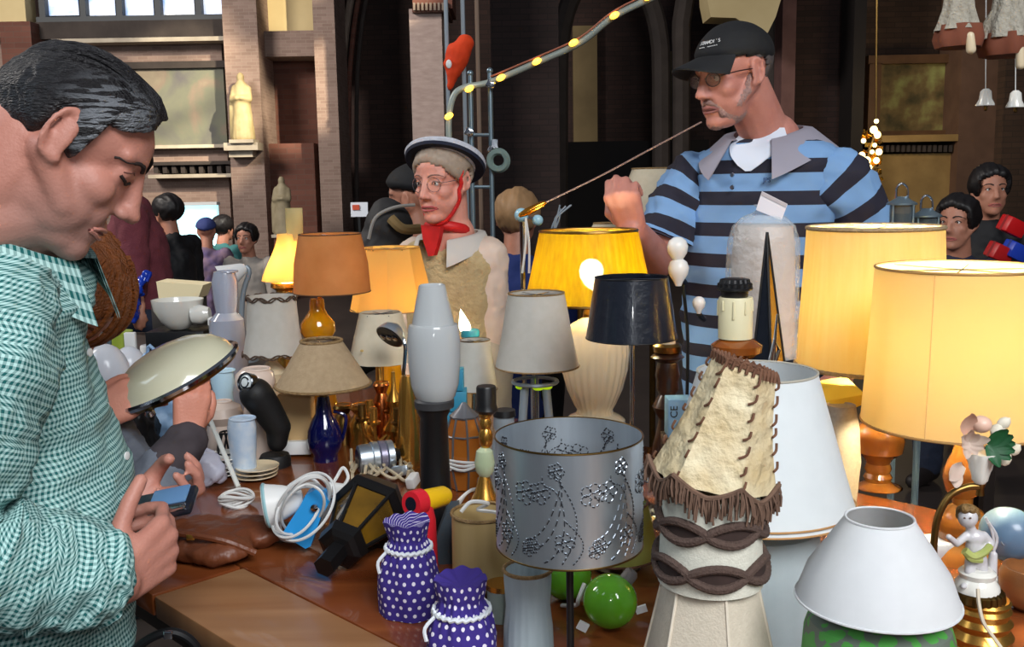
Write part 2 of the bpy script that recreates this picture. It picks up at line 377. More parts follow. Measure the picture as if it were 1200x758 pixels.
ivory_gl = mat('ivory_glazed_ceramic', S(226, 208, 176), .22, n=(6, .6, S(214, 194, 158)), coat=.4)
opal = mat('opal_glass', S(196, 200, 202), .14, transl=.25, coat=.5)
amber_gl = mat('amber_glass', S(222, 158, 16), .08, trans=.35, coat=.6, n=(6, .6, S(190, 124, 6)))
blue_gl = mat('dark_blue_glass', S(14, 20, 84), .07, coat=.6, n=(5, .6, S(6, 8, 44)))
white_pl = mat('white_plastic', S(222, 222, 220), .4)
cable_w = mat('white_cable', S(206, 206, 204), .5)
orange_wood = woodmat('turned_orange_wood', S(176, 112, 44), S(128, 72, 22), .25, (1, 1, .4), 14, .5)
dark_wood = woodmat('dark_turned_wood', S(78, 44, 28), S(40, 22, 14), .3, (1, 1, .4), 14, .4)
gold_braid = mat('gold_braid', S(170, 140, 96), .6, .2, n=(160, .8, S(110, 84, 50)), bump=(240, .6))
brown_braid = mat('brown_braid', S(96, 76, 60), .8, n=(160, .8, S(60, 44, 34)), bump=(240, .6))
bulb_lit = mat('glowing_bulb', (1, .82, .5), .3, emit=430, ecol=(1, .88, .54))
bulb_lit2 = mat('bright_bulb', (1, .82, .5), .3, emit=125, ecol=(1, .90, .58))
bulb_off = mat('frosted_bulb', S(222, 222, 220), .25)

# ================================================================== TABLE (its front edge runs away to the left)
U = V((1, -1, 0)).normalized(); W = V((1, 1, 0)).normalized()
def tb(t, s, z=TABLE): return U*t + W*s + V((0, 0, z))
table_m = woodmat('reddish_table_top', S(142, 78, 40), S(108, 52, 24), .24, (.6, 6, 1), 2.2, .5, rot=PI/4)
board_m = woodmat('pale_edge_board', S(186, 138, 96), S(158, 108, 70), .4, (.6, 8, 1), 2.4, .1, rot=PI/4)
RT = Matrix((U, W, (0, 0, 1))).transposed()
S0, S1, T0, T1, TA = .605, 1.76, -2.35, 1.35, -1.37
tbl = thing('market_table', 'long reddish wooden market table covered with lamps', 'table', tb(-.5, 1.1, 0))
G().box(tb((T0+T1)/2, (S0+S1)/2+.075, TABLE-.0175), (T1-T0, S1-S0-.15, .035), RT, .003).build('table_top', table_m, tbl)
G().box(tb((TA+T1)/2, S0+.074, TABLE-.0175), (T1-TA, .148, .035), RT, .003).build('edge_board', board_m, tbl)
G().box(tb((TA+T0)/2-.004, S0+.074, TABLE-.0175), (TA-T0-.008, .148, .035), RT, .003).build('end_board', table_m, tbl)
ap = woodmat('dark_table_apron', S(40, 28, 22), S(26, 18, 14), .5, (1, 1, 1), 3, .1)
for ss in (S0+.08, S1-.08): G().box(tb((T0+T1)/2, ss, TABLE-.08), (T1-T0-.2, .025, .09), RT).build('apron', ap, tbl)
for t in (T0+.15, -1.2, .2, T1-.15):
    for ss in (S0+.1, S1-.1): G().box(tb(t, ss, .3825), (.05, .05, .765), RT).build('leg', ap, tbl)

# ================================================================== HELPERS FOR LAMPS
def shade(parent, cx, Y, prof, m, name='lamp_shade', seg=48, wob=None, wall=.0015, trim=None, front=True, flat=False, fitter=True, cxs=None):
    """thin open shade from its front edges in the picture; trim = (material, radius); cxs shifts the axis for a tilted shade"""
    k = mpp(Y); rows = []
    for py, hw in prof:
        q = fe(py, hw) if front else py
        rows.append((hw*k, at(cx, q, Y)))
    rows.sort(key=lambda r: r[1].z)
    x = at(cx, sum(p for p, _ in prof)/len(prof), Y).x
    pr = [(r, p.z) for r, p in rows] + [(r-wall, p.z) for r, p in rows[::-1]]; pr.append(pr[0])
    o = G().lathe(pr, (x, Y, 0), seg=seg, wob=wob, close=False).build(name, m, parent, smooth=not flat)
    if trim:
        for r, p in (rows[0], rows[-1]): G().ring((x, Y, p.z), r, trim[1], n=48).build('trim', trim[0], o)
    if fitter:
        r, p = rows[-1]; gg = G()
        for a in (0, PI/3, 2*PI/3): gg.tube([(x+r*math.cos(a), Y+r*math.sin(a), p.z-.004), (x-r*math.cos(a), Y-r*math.sin(a), p.z-.004)], .0012, 5)
        gg.build('fitter', chrome, o)
    return o
def pleat(n, a): return lambda th, t: 1+a*math.cos(n*th)
def root(name, label, cx, Y, cat='lamp', z=TABLE, group=None):
    p = at(cx, 400, Y); return thing(name, label, cat, (p.x, Y, z), group)
def axis(cx, py, Y): return at(cx, py, Y)
def turned(parent, name, cx, Y, prof, m, zmin=None, seg=36, wob=None, front=True):
    return G().plathe(cx, Y, prof, seg=seg, wob=wob, zmin=zmin, front=front).build(name, m, parent)
def bulb(parent, p, r, m=None, name='bulb'):
    return G().lathe([(.3*r, -1.6*r), (.45*r, -1.2*r), (.9*r, -.5*r), (r, .1*r), (.8*r, .65*r), (.4*r, .95*r), (0.0, 1.02*r)], p, seg=16).build(name, m or bulb_off, parent)
def cord(parent, pts, r=.0028, m=None, name='cord', top=None):
    return G().tube(pts, r, 6, smooth=8).build(name, m or cable_w, parent)

# ================================================================== FRONT RIGHT OF THE TABLE
# --- pierced silver drum lamp
Y = 1.10; L = root('drum_lamp', 'table lamp with pierced silver metal drum shade on a thin black rod', 667, Y)
sh = shade(L, 667, Y, [(533, 89), (668, 89)], silver, seg=72, wall=.0012, fitter=False)
c = at(667, 590, Y); R_ = 89*mpp(Y); g = G()
zt, zb = at(667, fe(533, 89), Y).z, at(667, fe(668, 89), Y).z
G().ring((c.x, Y, zt), R_, .0012, n=72).build('rim_wire', old_brass, sh); g.ring((c.x, Y, zb), R_, .0012, n=72)
for a in (0, 2*PI/3, 4*PI/3): g.tube([(c.x, Y, zb+.004), (c.x+R_*math.cos(a), Y+R_*math.sin(a), zb+.002)], .001, 5)
g.build('rim_wire', old_brass, sh)
def dash(g, th, z, th2, z2, rr, inner=False):
    q = R_+.0003 if not inner else R_-.0018
    g.tube([(c.x+q*math.cos(a), Y+q*math.sin(a), h) for a, h in ((th, z), (th2, z2))], rr, 4)
dk = mat('punched_slot', S(48, 50, 56), .5, .6); lt = mat('bright_slot_lip', S(176, 184, 192), .4, 1)
gd, gl = G(), G()
zc = (zt+zb)/2
def curve(f, n, gap=.45):
    for i in range(n):
        (t0, z0), (t1, z1) = f(i/n), f((i+1-gap)/n)
        dash(gd, t0, z0, t1, z1, .00075); dash(gl, t0-.006, z0+.0009, t1-.006, z1+.0009, .0005)
        dash(gd, t0, z0, t1, z1, .00075, True)
for q in range(7):
    t0 = -PI/2 + q*2*PI/7 - .12
    for k, (dt, dz, rr) in enumerate(((0, -.035, .011), (-.32, .02, .012), (.36, .018, .013), (-.1, .045, .009), (.4, -.045, .008), (-.42, -.04, .008))):
        for pet in range(5):            # flowers of punched petals
            pa = 2*PI*pet/5
            curve(lambda s, pa=pa, dt=dt, dz=dz, rr=rr: (t0+dt+(rr*.62*math.cos(pa)+rr*.42*math.cos(2*PI*s))/R_, zc+dz+rr*.62*math.sin(pa)+rr*.42*math.sin(2*PI*s)), 6)
    for k in range(3):                  # leafy scrolls
        curve(lambda s, k=k: (t0-.28+.1*k+.5*s*math.sin(3.2*s+k), zc+.05-.1*s-.012*math.cos(7*s+k)), 16)
    curve(lambda s: (t0-.14+.30*math.sin(PI*s*.9), zc+.045-.105*s), 22); curve(lambda s: (t0+.02+.22*math.sin(PI*s*.9), zc-.01-.05*s), 14)
gd.build('punched_pattern', dk, sh, smooth=False)['kind'] = 'stuff'; gl.build('pattern_lip', lt, sh, smooth=False)['kind'] = 'stuff'
G().tube([(c.x, Y, TABLE+.012), (c.x, Y, zb+.02)], .0045, 12).build('rod', black_pl, L)
G().lathe([(.048, 0), (.048, .006), (.044, .010), (.008, .013)], (c.x, Y, TABLE)).build('base', black_pl, L)
G().lathe([(.012, 0), (.014, .02), (.012, .04)], (c.x, Y, zb-.002), seg=20).build('socket', black_pl, L)
bulb(L, (c.x, Y, zb+.075), .022)

# --- black shade on a chrome rod
Y = 1.72; L = root('rod_lamp', 'table lamp with glossy black tapered shade on a thin chrome rod', 742, Y)
shade(L, 740, Y, [(329, 43), (404, 54)], black_gloss, trim=(black_pl, .0012), wob=pleat(60, .004))
p = at(741, 400, Y); G().tube([(p.x, Y, TABLE+.01), (p.x, Y, at(741, 345, Y).z)], .0042, 12).build('rod', chrome, L)
G().lathe([(.055, 0), (.055, .006), (.05, .011), (.006, .014)], (p.x, Y, TABLE)).build('base', chrome, L)

# --- ivory ribbed urn with the lit golden shade
Y = 2.2; L = root('urn_lamp', 'lit table lamp with golden pleated shade on an ivory fluted urn', 697, Y)
def flute(th, t): return 1+.022*math.cos(26*th+5*t)*math.sin(PI*min(1, max(0, (t-.22)/.7)))
turned(L, 'urn', 697, Y, [(512, 36), (508, 37), (500, 36), (494, 30), (489, 22), (484, 21), (478, 25), (462, 33), (440, 39), (420, 41), (404, 40), (390, 35), (382, 26), (376, 17), (372, 12)], ivory_gl, zmin=TABLE, seg=104, wob=flute)
turned(L, 'neck', 692, Y, [(378, 9), (366, 9), (362, 6), (330, 5)], old_brass)
so = shade(L, 690, Y, [(273, 57), (361, 75)], gold_cloth, seg=150, wob=pleat(46, .008), trim=(old_brass, .003))
bulb(L, at(693, 318, Y), .028, bulb_lit2)
# --- white shade on a grey tripod
Y = 2.0; L = root('tripod_lamp', 'table lamp with plain white shade on a grey metal tripod with lime lights', 628, Y)
shade(L, 629, Y, [(347, 33), (362, 36), (400, 42), (438, 50)], offwhite_cloth, trim=(gold_braid, .0018))
p = at(627, 448, Y); rg = at(627, 447, Y)
G().ring((rg.x, Y, rg.z), .046, .004, n=36).build('ring', grey_pl, L)
for a in (PI*1.25, PI*1.75, PI*.5):
    G().tube([(rg.x+.03*math.cos(a), Y+.03*math.sin(a), rg.z), (rg.x+.052*math.cos(a), Y+.052*math.sin(a), TABLE+.004)], .009, 12).build('leg', grey_pl, L)
for i, a in enumerate((PI*1.2, PI*1.55, PI*1.72)):
    G().ell((rg.x+.036*math.cos(a), Y+.036*math.sin(a), rg.z-.006), (.012, .008, .006)).build('lime_lens', mat('lime_lens', S(190, 235, 30), .2, emit=.35), L)
G().tube([(rg.x, Y, TABLE+.035), (rg.x, Y, at(627, 380, Y).z)], .005, 10).build('rod', chrome, L)
G().lathe([(.045, 0), (.045, .008), (.02, .016), (.006, .04)], (rg.x, Y, TABLE+.001)).build('base', chrome, L)
# --- tulip lamp with black foot
Y = 1.62; L = root('tulip_lamp', 'tulip shaped opal glass lamp on a tall tapering black foot', 508, Y)
turned(L, 'glass', 508, Y, [(476, 8), (473, 17), (464, 24), (450, 28.5), (425, 31), (400, 31.5), (384, 30), (380, 28.5), (379, 25), (356, 20.5), (334, 15.5), (333, 13.5), (335, 12), (360, 17), (376, 20)], opal, front=False)
turned(L, 'foot', 509, Y, [(470, 17), (474, 20), (486, 20), (492, 16.5), (560, 18), (628, 21)], black_pl, zmin=TABLE)
turned(L, 'collar', 509, Y, [(468, 19), (474, 24), (482, 23.5)], mat('dark_grey_rubber', S(52, 52, 54), .5))
# --- laced parchment shade on a stack of two cream shades
Y = .985; k = mpp(Y)
L = root('woven_shade', 'cream woven lampshade of six flared panels at the bottom of the stack', 832, Y, 'lampshade')
p0 = at(832, 700, Y)
woven = mat('cream_basket_weave', S(206, 196, 178), .9, n=(180, .9, S(186, 176, 158)), bump=(420, .2))
HEXA = [PI/6+i*PI/3+.12 for i in range(6)]
zs = [TABLE, at(832, 790, Y).z, at(832, 740, Y).z, at(832, 695, Y).z, at(832, 660, Y).z]; rs = [r*k for r in (94, 84, 71, 60, 52)]
for i in range(6):
    g = G(); a, b = HEXA[i], HEXA[(i+1) % 6]; vs = []; fs = []
    for z, r in zip(zs, rs):
        for j in range(5):
            f = j/4; P = V((math.cos(a), math.sin(a), 0))*(1-f)+V((math.cos(b), math.sin(b), 0))*f
            vs.append(V((p0.x, Y, z))+P*r*(1.03+.05*math.sin(PI*f)))
    n = len(vs); vs2 = [v-(v-V((p0.x, Y, v.z))).normalized()*.002 for v in vs]
    for q in range(4):
        for j in range(4):
            f_ = (q*5+j, q*5+j+1, q*5+j+6, q*5+j+5); fs += [f_, tuple(n+x for x in f_[::-1])]
    g.add(vs+vs2, fs).build('panel', woven, L, ang=60)
g = G()
for a in HEXA: g.tube([(p0.x+r*1.035*math.cos(a), Y+r*1.035*math.sin(a), z) for z, r in zip(zs, rs)], .0016, 6)
g.build('seam_cord', mat('cream_cord', S(214, 204, 186), .9), L)
knit = mat('cream_knit', S(216, 214, 200), .9, n=(200, .9, S(190, 188, 174)), bump=(500, .2))
croc = mat('brown_crochet', S(92, 74, 66), .95, n=(260, .8, S(66, 50, 44)), bump=(420, .4))
croc_in = mat('dark_brown_felt', S(58, 42, 38), .95, n=(90, .6, S(44, 32, 28)))
L2 = thing('knit_shade', 'cream knitted lampshade with two wavy brown crochet bands, middle of the stack', 'lampshade', (p0.x, Y, at(832, 705, Y).z))
ZK = lambda py, hw: at(832, fe(py, hw), Y).z
def knit_r(z):
    z0, z1 = ZK(700, 66), ZK(590, 60); t = min(1.2, max(0, (z-z0)/(z1-z0))); return (64-6*t)*k
zz = [ZK(704, 66), ZK(680, 66), ZK(650, 64), ZK(620, 62), ZK(592, 60)]
pr = [(knit_r(z), z) for z in zz]; pr = pr+[(r-.002, z) for r, z in pr[::-1]]; pr.append(pr[0])
G().lathe(pr, (p0.x, Y, 0), seg=64, close=False).build('knit_cover', knit, L2)
def eye_band(yc, th0, A_):
    """two crocheted braids that cross six times round the shade, felt in the eyes between"""
    zc_ = ZK(yc, 64)
    for sg in (1, -1):
        pts = []
        for i in range(144):
            th = 2*PI*i/144; u_ = math.cos(3*(th-th0)); z = zc_+sg*A_*abs(u_)**.75; r = knit_r(z)+.0032+.0005*(i % 2)
            pts.append((p0.x+r*math.cos(th), Y+r*math.sin(th), z))
        G().tube(pts, .0046, 8, closed=True).build('crochet_braid', croc, L2)
    for q in range(6):
        vs = []; fs = []; N_ = 14; am = th0+q*PI/3
        for i in range(N_+1):
            t = -1+2*i/N_; th = am+t*.47; hh = A_*max(.05, abs(math.cos(3*(th-th0))))**.75
            for j in range(5):
                s_ = -1+2*j/4; z = zc_+hh*s_; r = knit_r(z)+.0026; vs.append((p0.x+r*math.cos(th), Y+r*math.sin(th), z))
        for i in range(N_):
            for j in range(4): fs.append((i*5+j, i*5+j+1, i*5+j+6, i*5+j+5))
        n = len(vs); vs += [(p0.x+(v[0]-p0.x)*.97, Y+(v[1]-Y)*.97, v[2]) for v in vs]; fs += [tuple(n+x for x in f[::-1]) for f in fs]
        G().add(vs, fs).build('felt_inset', croc_in, L2)
eye_band(629, -PI/2+.25, .0098); eye_band(678, -PI/2-.06, .0102)
L3 = thing('laced_shade', 'crinkled parchment lampshade laced with brown thongs and hung with brown fringe', 'lampshade', (p0.x, Y, at(832, 605, Y).z))
parch2 = mat('crinkled_parchment', S(232, 222, 190), .6, n=(26, .6, S(200, 172, 120)), bump=(45, 1.0), transl=.12)
tc, bc = at(873, 428, Y), at(835, 562, Y); ax = tc-bc; ax.y = 0
def ring6(c0, r, skew):
    out = []
    for i in range(6):
        a = PI/6+i*PI/3+.25; out.append(c0+V((r*math.cos(a), r*math.sin(a)*.9, skew*math.cos(a))))
    return out
lv = []
for f in (0, .2, .4, .6, .8, 1):
    lv.append(ring6(bc.lerp(tc, f), (76-39*f)*k-.004*math.sin(PI*f), (-.012+.0*f)))
thong = mat('brown_leather_thong', S(122, 84, 62), .8, n=(80, .6, S(84, 54, 38)))
for i in range(6):
    g = G(); vs = []; fs = []; nj = 9
    for q in range(21):
        f = q/20*5; q0 = min(4, int(f)); fr = f-q0
        a = lv[q0][i].lerp(lv[q0+1][i], fr); b = lv[q0][(i+1) % 6].lerp(lv[q0+1][(i+1) % 6], fr); cc = bc.lerp(tc, q/20)
        for j in range(nj):
            s_ = j/(nj-1); P = a.lerp(b, s_); d = (P-cc); d.normalize()
            vs.append(P+d*(.0026*noise.noise(P*70)+.0016*noise.noise(P*160))*math.sin(PI*s_)**.5)
    n = len(vs)
    for v in list(vs): vs.append(v+(bc.lerp(tc, .5)-v).normalized()*.0015)
    for q in range(20):
        for j in range(nj-1):
            f_ = (q*nj+j, q*nj+j+1, (q+1)*nj+j+1, (q+1)*nj+j); fs += [f_, tuple(n+x for x in f_[::-1])]
    g.add(vs, fs).build('parchment_panel', parch2, L3, ang=70)
    g = G()                                   # stitches across the seam
    for q in range(7):
        f = (q+.5+random.uniform(-.15, .15))/7*5; q0 = min(4, int(f)); P = lv[q0][i].lerp(lv[q0+1][i], f-q0); cc = bc.lerp(tc, (q+.5)/7)
        d = (P-cc).normalized(); s_ = V((-d.y, d.x, 0)); u_ = (tc-bc).normalized(); e = random.uniform(.005, .0075); s_ = s_*random.choice((1, 1, .5))
        g.tube([P-s_*e-u_*e*.5+d*.0005, P+d*.003, P+s_*e*.2+u_*e*1.1+d*.0015], .0014, 6, smooth=3)
    g.build('lacing', thong, L3)
g = G()
for end, rows in ((0, lv[5]), (1, [v+V((0, 0, .001)) for v in lv[5]])):
    for i in range(6):
        a, b = rows[i], rows[(i+1) % 6]
        for j in range(5):
            P = a.lerp(b, (j+.5)/5); d = (P-tc).normalized(); s_ = (b-a).normalized()
            if end == 0: g.tube([P-s_*.004-V((0, 0, .006))+d*.002, P+V((0, 0, .004))+d*.001, P+s_*.005-V((0, 0, .007))-d*.003], .0018, 6, smooth=3)
g.tube([v for v in lv[5]], .0022, 6, closed=True); g.build('top_lacing', thong, L3)
fr_m = mat('brown_fringe', S(118, 92, 76), .9, n=(90, .8, S(80, 58, 46)))
gb, gf = G(), G(); bot = lv[0]; per = []
for i in range(6):
    for j in range(26): per.append((bot[i].lerp(bot[(i+1) % 6], j/26), j/26))
crest = []
for P, s_ in per:
    d = (P-bc).normalized(); q = P+d*.002+V((0, 0, -.006+.016*abs(2*s_-1)**1.5)); crest.append(q)
gb.tube(crest, .0028, 6, closed=True); gb.build('fringe_braid', fr_m, L3)
for q in crest:
    for e in range(2):
        o_ = V((random.uniform(-.002, .002), random.uniform(-.002, .002), 0)); ln = random.uniform(.016, .027); d = (q-bc); d.z = 0; d.normalize()
        gf.tube([q+o_, q+o_*2+d*.002-V((0, 0, ln*.5)), q+o_*3+d*.0005-V((0, 0, ln))], [.0011, .0013], 5)
gf.build('fringe', fr_m, L3)['kind'] = 'stuff'

# --- white cone shade over a wrapped white drum
Y = 1.215; Lw = root('plastic_wrapped_lampshade', 'white drum lampshade still wrapped in clear plastic, under the tall cone shade', 885, Y, 'lampshade')
shade(Lw, 885, Y, [(640, 74), (700, 76), (771, 78)], mat('white_pleated_cloth', S(214, 224, 226), .7, n=(40, .8, S(200, 212, 214)), transl=.2), seg=90, wob=pleat(30, .004), fitter=False)
film = mat('clear_plastic_film', S(225, 235, 240), .12, trans=1, ior=1.12, alpha=.35, bump=(30, .6))
G().plathe(885, Y, [(636, 76.5), (660, 78.5), (700, 79), (730, 80.5), (769, 80.5)], seg=60, wob=lambda a, t: 1+.012*math.sin(11*a+9*t), close=False).build('plastic_wrap', film, Lw)
L = thing('cone_shade', 'tall white cone lampshade with thin gold rim, open top toward the viewer', 'lampshade', (at(885, 600, Y).x, Y, at(885, fe(632, 118), Y).z))
sh = shade(L, 885, Y, [(449, 70), (632, 118)], mat('white_card_shade', S(220, 226, 228), .7, n=(30, .6, S(212, 218, 220)), transl=.12), seg=64, fitter=False)
zt2, zb2 = at(885, fe(449, 70), Y).z, at(885, fe(632, 118), Y).z; cxx = at(885, 540, Y).x
G().ring((cxx, Y, zt2), 70*mpp(Y), .0016, n=60).build('trim', mat('greige_binding', S(170, 164, 150), .8), sh)
gt = mat('thin_gold_trim', S(196, 150, 98), .5, .4)
for dz in (.001, .008): G().ring((cxx, Y, zb2+dz), 118*mpp(Y)-.0001, .0013, n=64).build('trim', gt, sh)
# --- bottle lamp with candle tube and black socket
Y = 1.42; L = root('candle_lamp', 'amber wooden bottle lamp base with cream candle tube and black bulb socket', 862, Y)
turned(L, 'base', 862, Y, [(395, 8), (397, 20), (404, 30), (412, 29), (420, 18), (440, 16), (500, 20), (560, 26), (640, 28), (684, 28)], woodmat('amber_bottle_wood', S(150, 82, 28), S(96, 46, 12), .15, (1, 1, .5), 10, .6), zmin=TABLE, front=False)
turned(L, 'candle_tube', 862, Y, [(350, 19), (352, 20), (399, 20)], mat('cream_candle_tube', S(220, 212, 176), .5, n=(8, .6, S(206, 196, 156))))
g = G()
for i in range(9):
    a = 2*PI*i/9+.2; q = at(862, 352, Y); r = 20.3*mpp(Y); ln = random.uniform(.008, .024)
    g.limb([(q.x+r*math.cos(a), Y+r*math.sin(a), q.z), (q.x+r*math.cos(a), Y+r*math.sin(a), q.z-ln)], [.0013, .0018], 8)
g.build('wax_drip', MATS['cream_candle_tube'], L)
def notch(th, t): return 1+.07*(1 if math.cos(20*th) > .2 else 0)*(1 if .45 < t < .92 else 0)
turned(L, 'socket', 861, Y, [(326, 13), (327, 16), (331, 17), (332, 19), (336, 19), (337, 21), (339, 21), (341, 16), (350, 15), (352, 13)], black_pl, seg=80, wob=notch, front=False)
# --- plastic-wrapped narrow shade with price tag
Y = 1.66; L = root('bagged_lamp', 'narrow cream lamp in a clear plastic bag with white price tag on top', 894, Y)
cream_sh = mat('peach_shade_cloth', S(214, 182, 152), .8, n=(30, .6, S(196, 164, 134)), transl=.2)
shade(L, 894, Y, [(266, 33), (300, 36), (420, 38)], cream_sh, fitter=False)
turned(L, 'stem', 894, Y, [(300, 5), (440, 6), (560, 10), (600, 30)], dark_wood, zmin=TABLE)
G().plathe(894, Y, [(424, 42), (380, 42.5), (320, 42), (285, 41), (266, 36), (255, 25), (248, 10), (244, 7), (240, 12)], seg=48, wob=lambda a, t: 1+.02*math.sin(7*a+6*t)+.012*math.sin(17*a-8*t), close=False).build('plastic_bag', mat('thin_plastic_bag', S(226, 236, 242), .2, trans=.0, alpha=.34, bump=(40, .8)), L)
tg = [at(x, y, Y-.03) for x, y in ((893, 224), (923, 239), (916, 258), (886, 246))]
tgo = G().prism(tg, (0, .0015, 0)).build('price_tag', mat('white_card', S(214, 210, 216), .7), L, smooth=False)
G().prism([at(x, y, Y-.0308) for x, y in ((893, 224.5), (922.5, 239), (921, 243), (891.5, 228.5))], (0, .0005, 0)).build('tag_fold', mat('greyer_card', S(178, 170, 172), .7), tgo, smooth=False)
# --- black and gold obelisk
Y = 1.53; px_ = at(905, 400, Y).x
L = thing('obelisk_lamp', 'tall pointed black and gold pyramid lamp standing before the bagged lamp', 'lamp', (px_, Y, TABLE))
za = at(899, 272, Y).z
for i, m_ in enumerate((mat('gold_brown_glass', S(164, 112, 26), .2, n=(8, .7, S(104, 62, 10)), coat=.5), black_gloss, black_gloss, black_gloss)):
    a0 = -PI/2-.10+i*PI/2; r = .060; b0 = V((px_+.004+r*math.cos(a0), Y+r*math.sin(a0), TABLE+.012)); b1 = V((px_+.004+r*math.cos(a0+PI/2), Y+r*math.sin(a0+PI/2), TABLE+.012)); apx = V((at(899, 272, Y).x, Y, za))
    ins = V((px_, Y, TABLE+.012))
    G().add([b0, b1, apx, ins], [(0, 1, 2), (0, 3, 1), (1, 3, 2), (0, 2, 3)]).build('glass_face', m_, L, smooth=False)
    G().tube([b0, apx], .0022, 6).build('edge_bar', black_pl, L)
G().box((px_, Y, TABLE+.006), (.094, .094, .012), Matrix.Rotation(PI/4-.1, 3, 'Z'), .002).build('base', black_pl, L)
# --- little chrome figure handle seen above the cone
L = thing('chrome_bracket', 'small chrome bracket arm standing up behind the tall cone shade', 'bracket', (at(908, 500, 1.34).x, 1.34, TABLE))
g = G(); g.tube([at(904, 600, 1.34)*1, at(905, 450, 1.34), at(908, 398, 1.34), at(911, 368, 1.34)], [.004, .0015], 8); g.tube([at(902, 425, 1.34), at(908, 398, 1.34), at(913, 410, 1.34), at(908, 425, 1.34)], .0028, 8)
g.build('arm', chrome, L); G().lathe([(.018, 0), (.018, .004), (.005, .012), (.004, .1)], (at(904, 600, 1.34).x, 1.34, TABLE), seg=24).build('foot', chrome, L)

# --- two big lit lamps
Y = 1.86; L = root('pleated_lamp', 'taller lit lamp with cream pleated shade, left of the big lit drum lamp', 1030, Y)
shade(L, 1022, Y, [(270, 76), (350, 80), (443, 86)], lit_cloth, seg=160, wob=pleat(60, .005), trim=(mat('grey_beige_braid', S(176, 156, 124), .8, n=(160, .8, S(130, 110, 84)), bump=(200, .6)), .004))
turned(L, 'base', 1030, Y, [(430, 6), (446, 8), (452, 12), (458, 9), (464, 14), (478, 12), (484, 10), (492, 14), (500, 26), (514, 30), (528, 28), (536, 17), (542, 14), (548, 16), (553, 14), (558, 17), (563, 15), (567, 20), (574, 27), (578, 29), (592, 28)], orange_wood, zmin=TABLE, front=False)
bulb(L, at(1024, 345, Y), .030, bulb_lit)
Y = 1.50; L = root('big_lit_lamp', 'large lit lamp with smooth cream drum shade on turned wood, behind the flowers', 1122, Y)
shade(L, 1122, Y, [(322, 96), (420, 101), (522, 107)], mat('lit_smooth_shade', S(252, 236, 186), .8, n=(3, .5, S(250, 228, 170)), transl=.60), seg=72, trim=(mat('gold_brown_rim', S(176, 138, 84), .5, .3), .0022))
for a in (-2.28, -1.1, .1, 1.3, 2.5):
    cq = at(1122, 420, Y); zz_ = [at(1122, fe(q, h), Y).z for q, h in ((522, 107), (420, 101), (322, 96))]
    G().tube([(cq.x+(h*mpp(Y)+.0003)*math.cos(a), Y+(h*mpp(Y)+.0003)*math.sin(a), z) for h, z in zip((107, 101, 96), zz_)], .0007, 5).build('shade_rib', mat('pale_shade_rib', S(226, 190, 130), .7), L)
turned(L, 'base', 1128, Y, [(470, 6), (510, 8), (530, 14), (548, 22), (560, 24), (575, 20), (582, 12), (590, 12), (598, 24), (612, 30), (630, 26), (636, 34), (650, 46), (660, 46)], orange_wood, zmin=TABLE, front=False)
bulb(L, at(1120, 395, Y), .030, bulb_lit)
# --- little white cone lamp on a green patterned base
Y = .90; L = root('green_jar_lamp', 'small white cone shade lamp on a grey base painted with green leaves', 1028, Y)
cs = mat('plain_white_shade', S(216, 218, 220), .75, n=(40, .6, S(208, 210, 212)), transl=.12)
shade(L, 1028, Y, [(620, 40), (700, 84), (741, 97)], cs, seg=64, trim=(cs, .0013), fitter=False)
gm = mat('grey_green_leaf_glaze', S(96, 104, 92), .5)
N = gm.node_tree.nodes; Lk = gm.node_tree.links
tc_ = N.new('ShaderNodeTexCoord'); vo = N.new('ShaderNodeTexVoronoi'); vo.inputs['Scale'].default_value = 75; Lk.new(tc_.outputs['Object'], vo.inputs[0])
nz = N.new('ShaderNodeTexNoise'); nz.inputs['Scale'].default_value = 110; Lk.new(tc_.outputs['Object'], nz.inputs[0])
f_ = M_(N, Lk, 'ADD', vo.outputs[0], M_(N, Lk, 'MULTIPLY', nz.outputs[0], .5)); st = M_(N, Lk, 'LESS_THAN', f_, .78)
Lk.new(MixC(N, Lk, st, S(98, 108, 98), S(74, 152, 66)), N['Principled BSDF'].inputs['Base Color'])
turned(L, 'base', 1028, Y, [(690, 20), (715, 60), (726, 84), (740, 89), (780, 92), (850, 96), (925, 92)], gm, zmin=TABLE, front=False, seg=56)
turned(L, 'neck', 1028, Y, [(640, 8), (692, 10)], old_brass)
# --- cherub lamp with flower basket
Y = 1.12; L = root('cherub_lamp', 'porcelain cherub lamp with brass hoop, white basket and silk flowers', 1146, Y, 'figurine lamp')
turned(L, 'brass_foot', 1150, Y, [(700, 30), (703, 33), (708, 30), (712, 34), (720, 31), (726, 36), (734, 32), (742, 38), (752, 34), (760, 42), (780, 40)], brass, zmin=TABLE, front=False)
turned(L, 'lace_collar', 1146, Y, [(688, 24), (692, 30), (700, 31), (703, 28)], old_brass, front=False, wob=pleat(24, .03), seg=96)
turned(L, 'plinth', 1145, Y, [(666, 17), (670, 22), (676, 20), (684, 26), (690, 27)], white_gl, front=False)
por = mat('pale_porcelain', S(206, 204, 206), .3, n=(30, .6, S(186, 182, 186)), coat=.3)
gg = G(); A = lambda x, y, dy=0: at(x, y, Y+dy)
gg.ell(A(1142, 641), (.0105, .0095, .019)); gg.ell(A(1143, 630), (.0125, .0095, .010)); gg.ell(A(1144, 654), (.0115, .0105, .010))
gg.cap(A(1136, 612), A(1139, 624), .0052, .006)
gg.ell(A(1134, 606, -.002), (.0115, .0115, .0125))
gg.limb([A(1133, 627), A(1121, 637, -.008), A(1112, 629, -.016)], [.0050, .0042, .0036]); gg.limb([A(1153, 627), A(1162, 637), A(1156, 646, -.012)], [.0050, .0042, .0036])
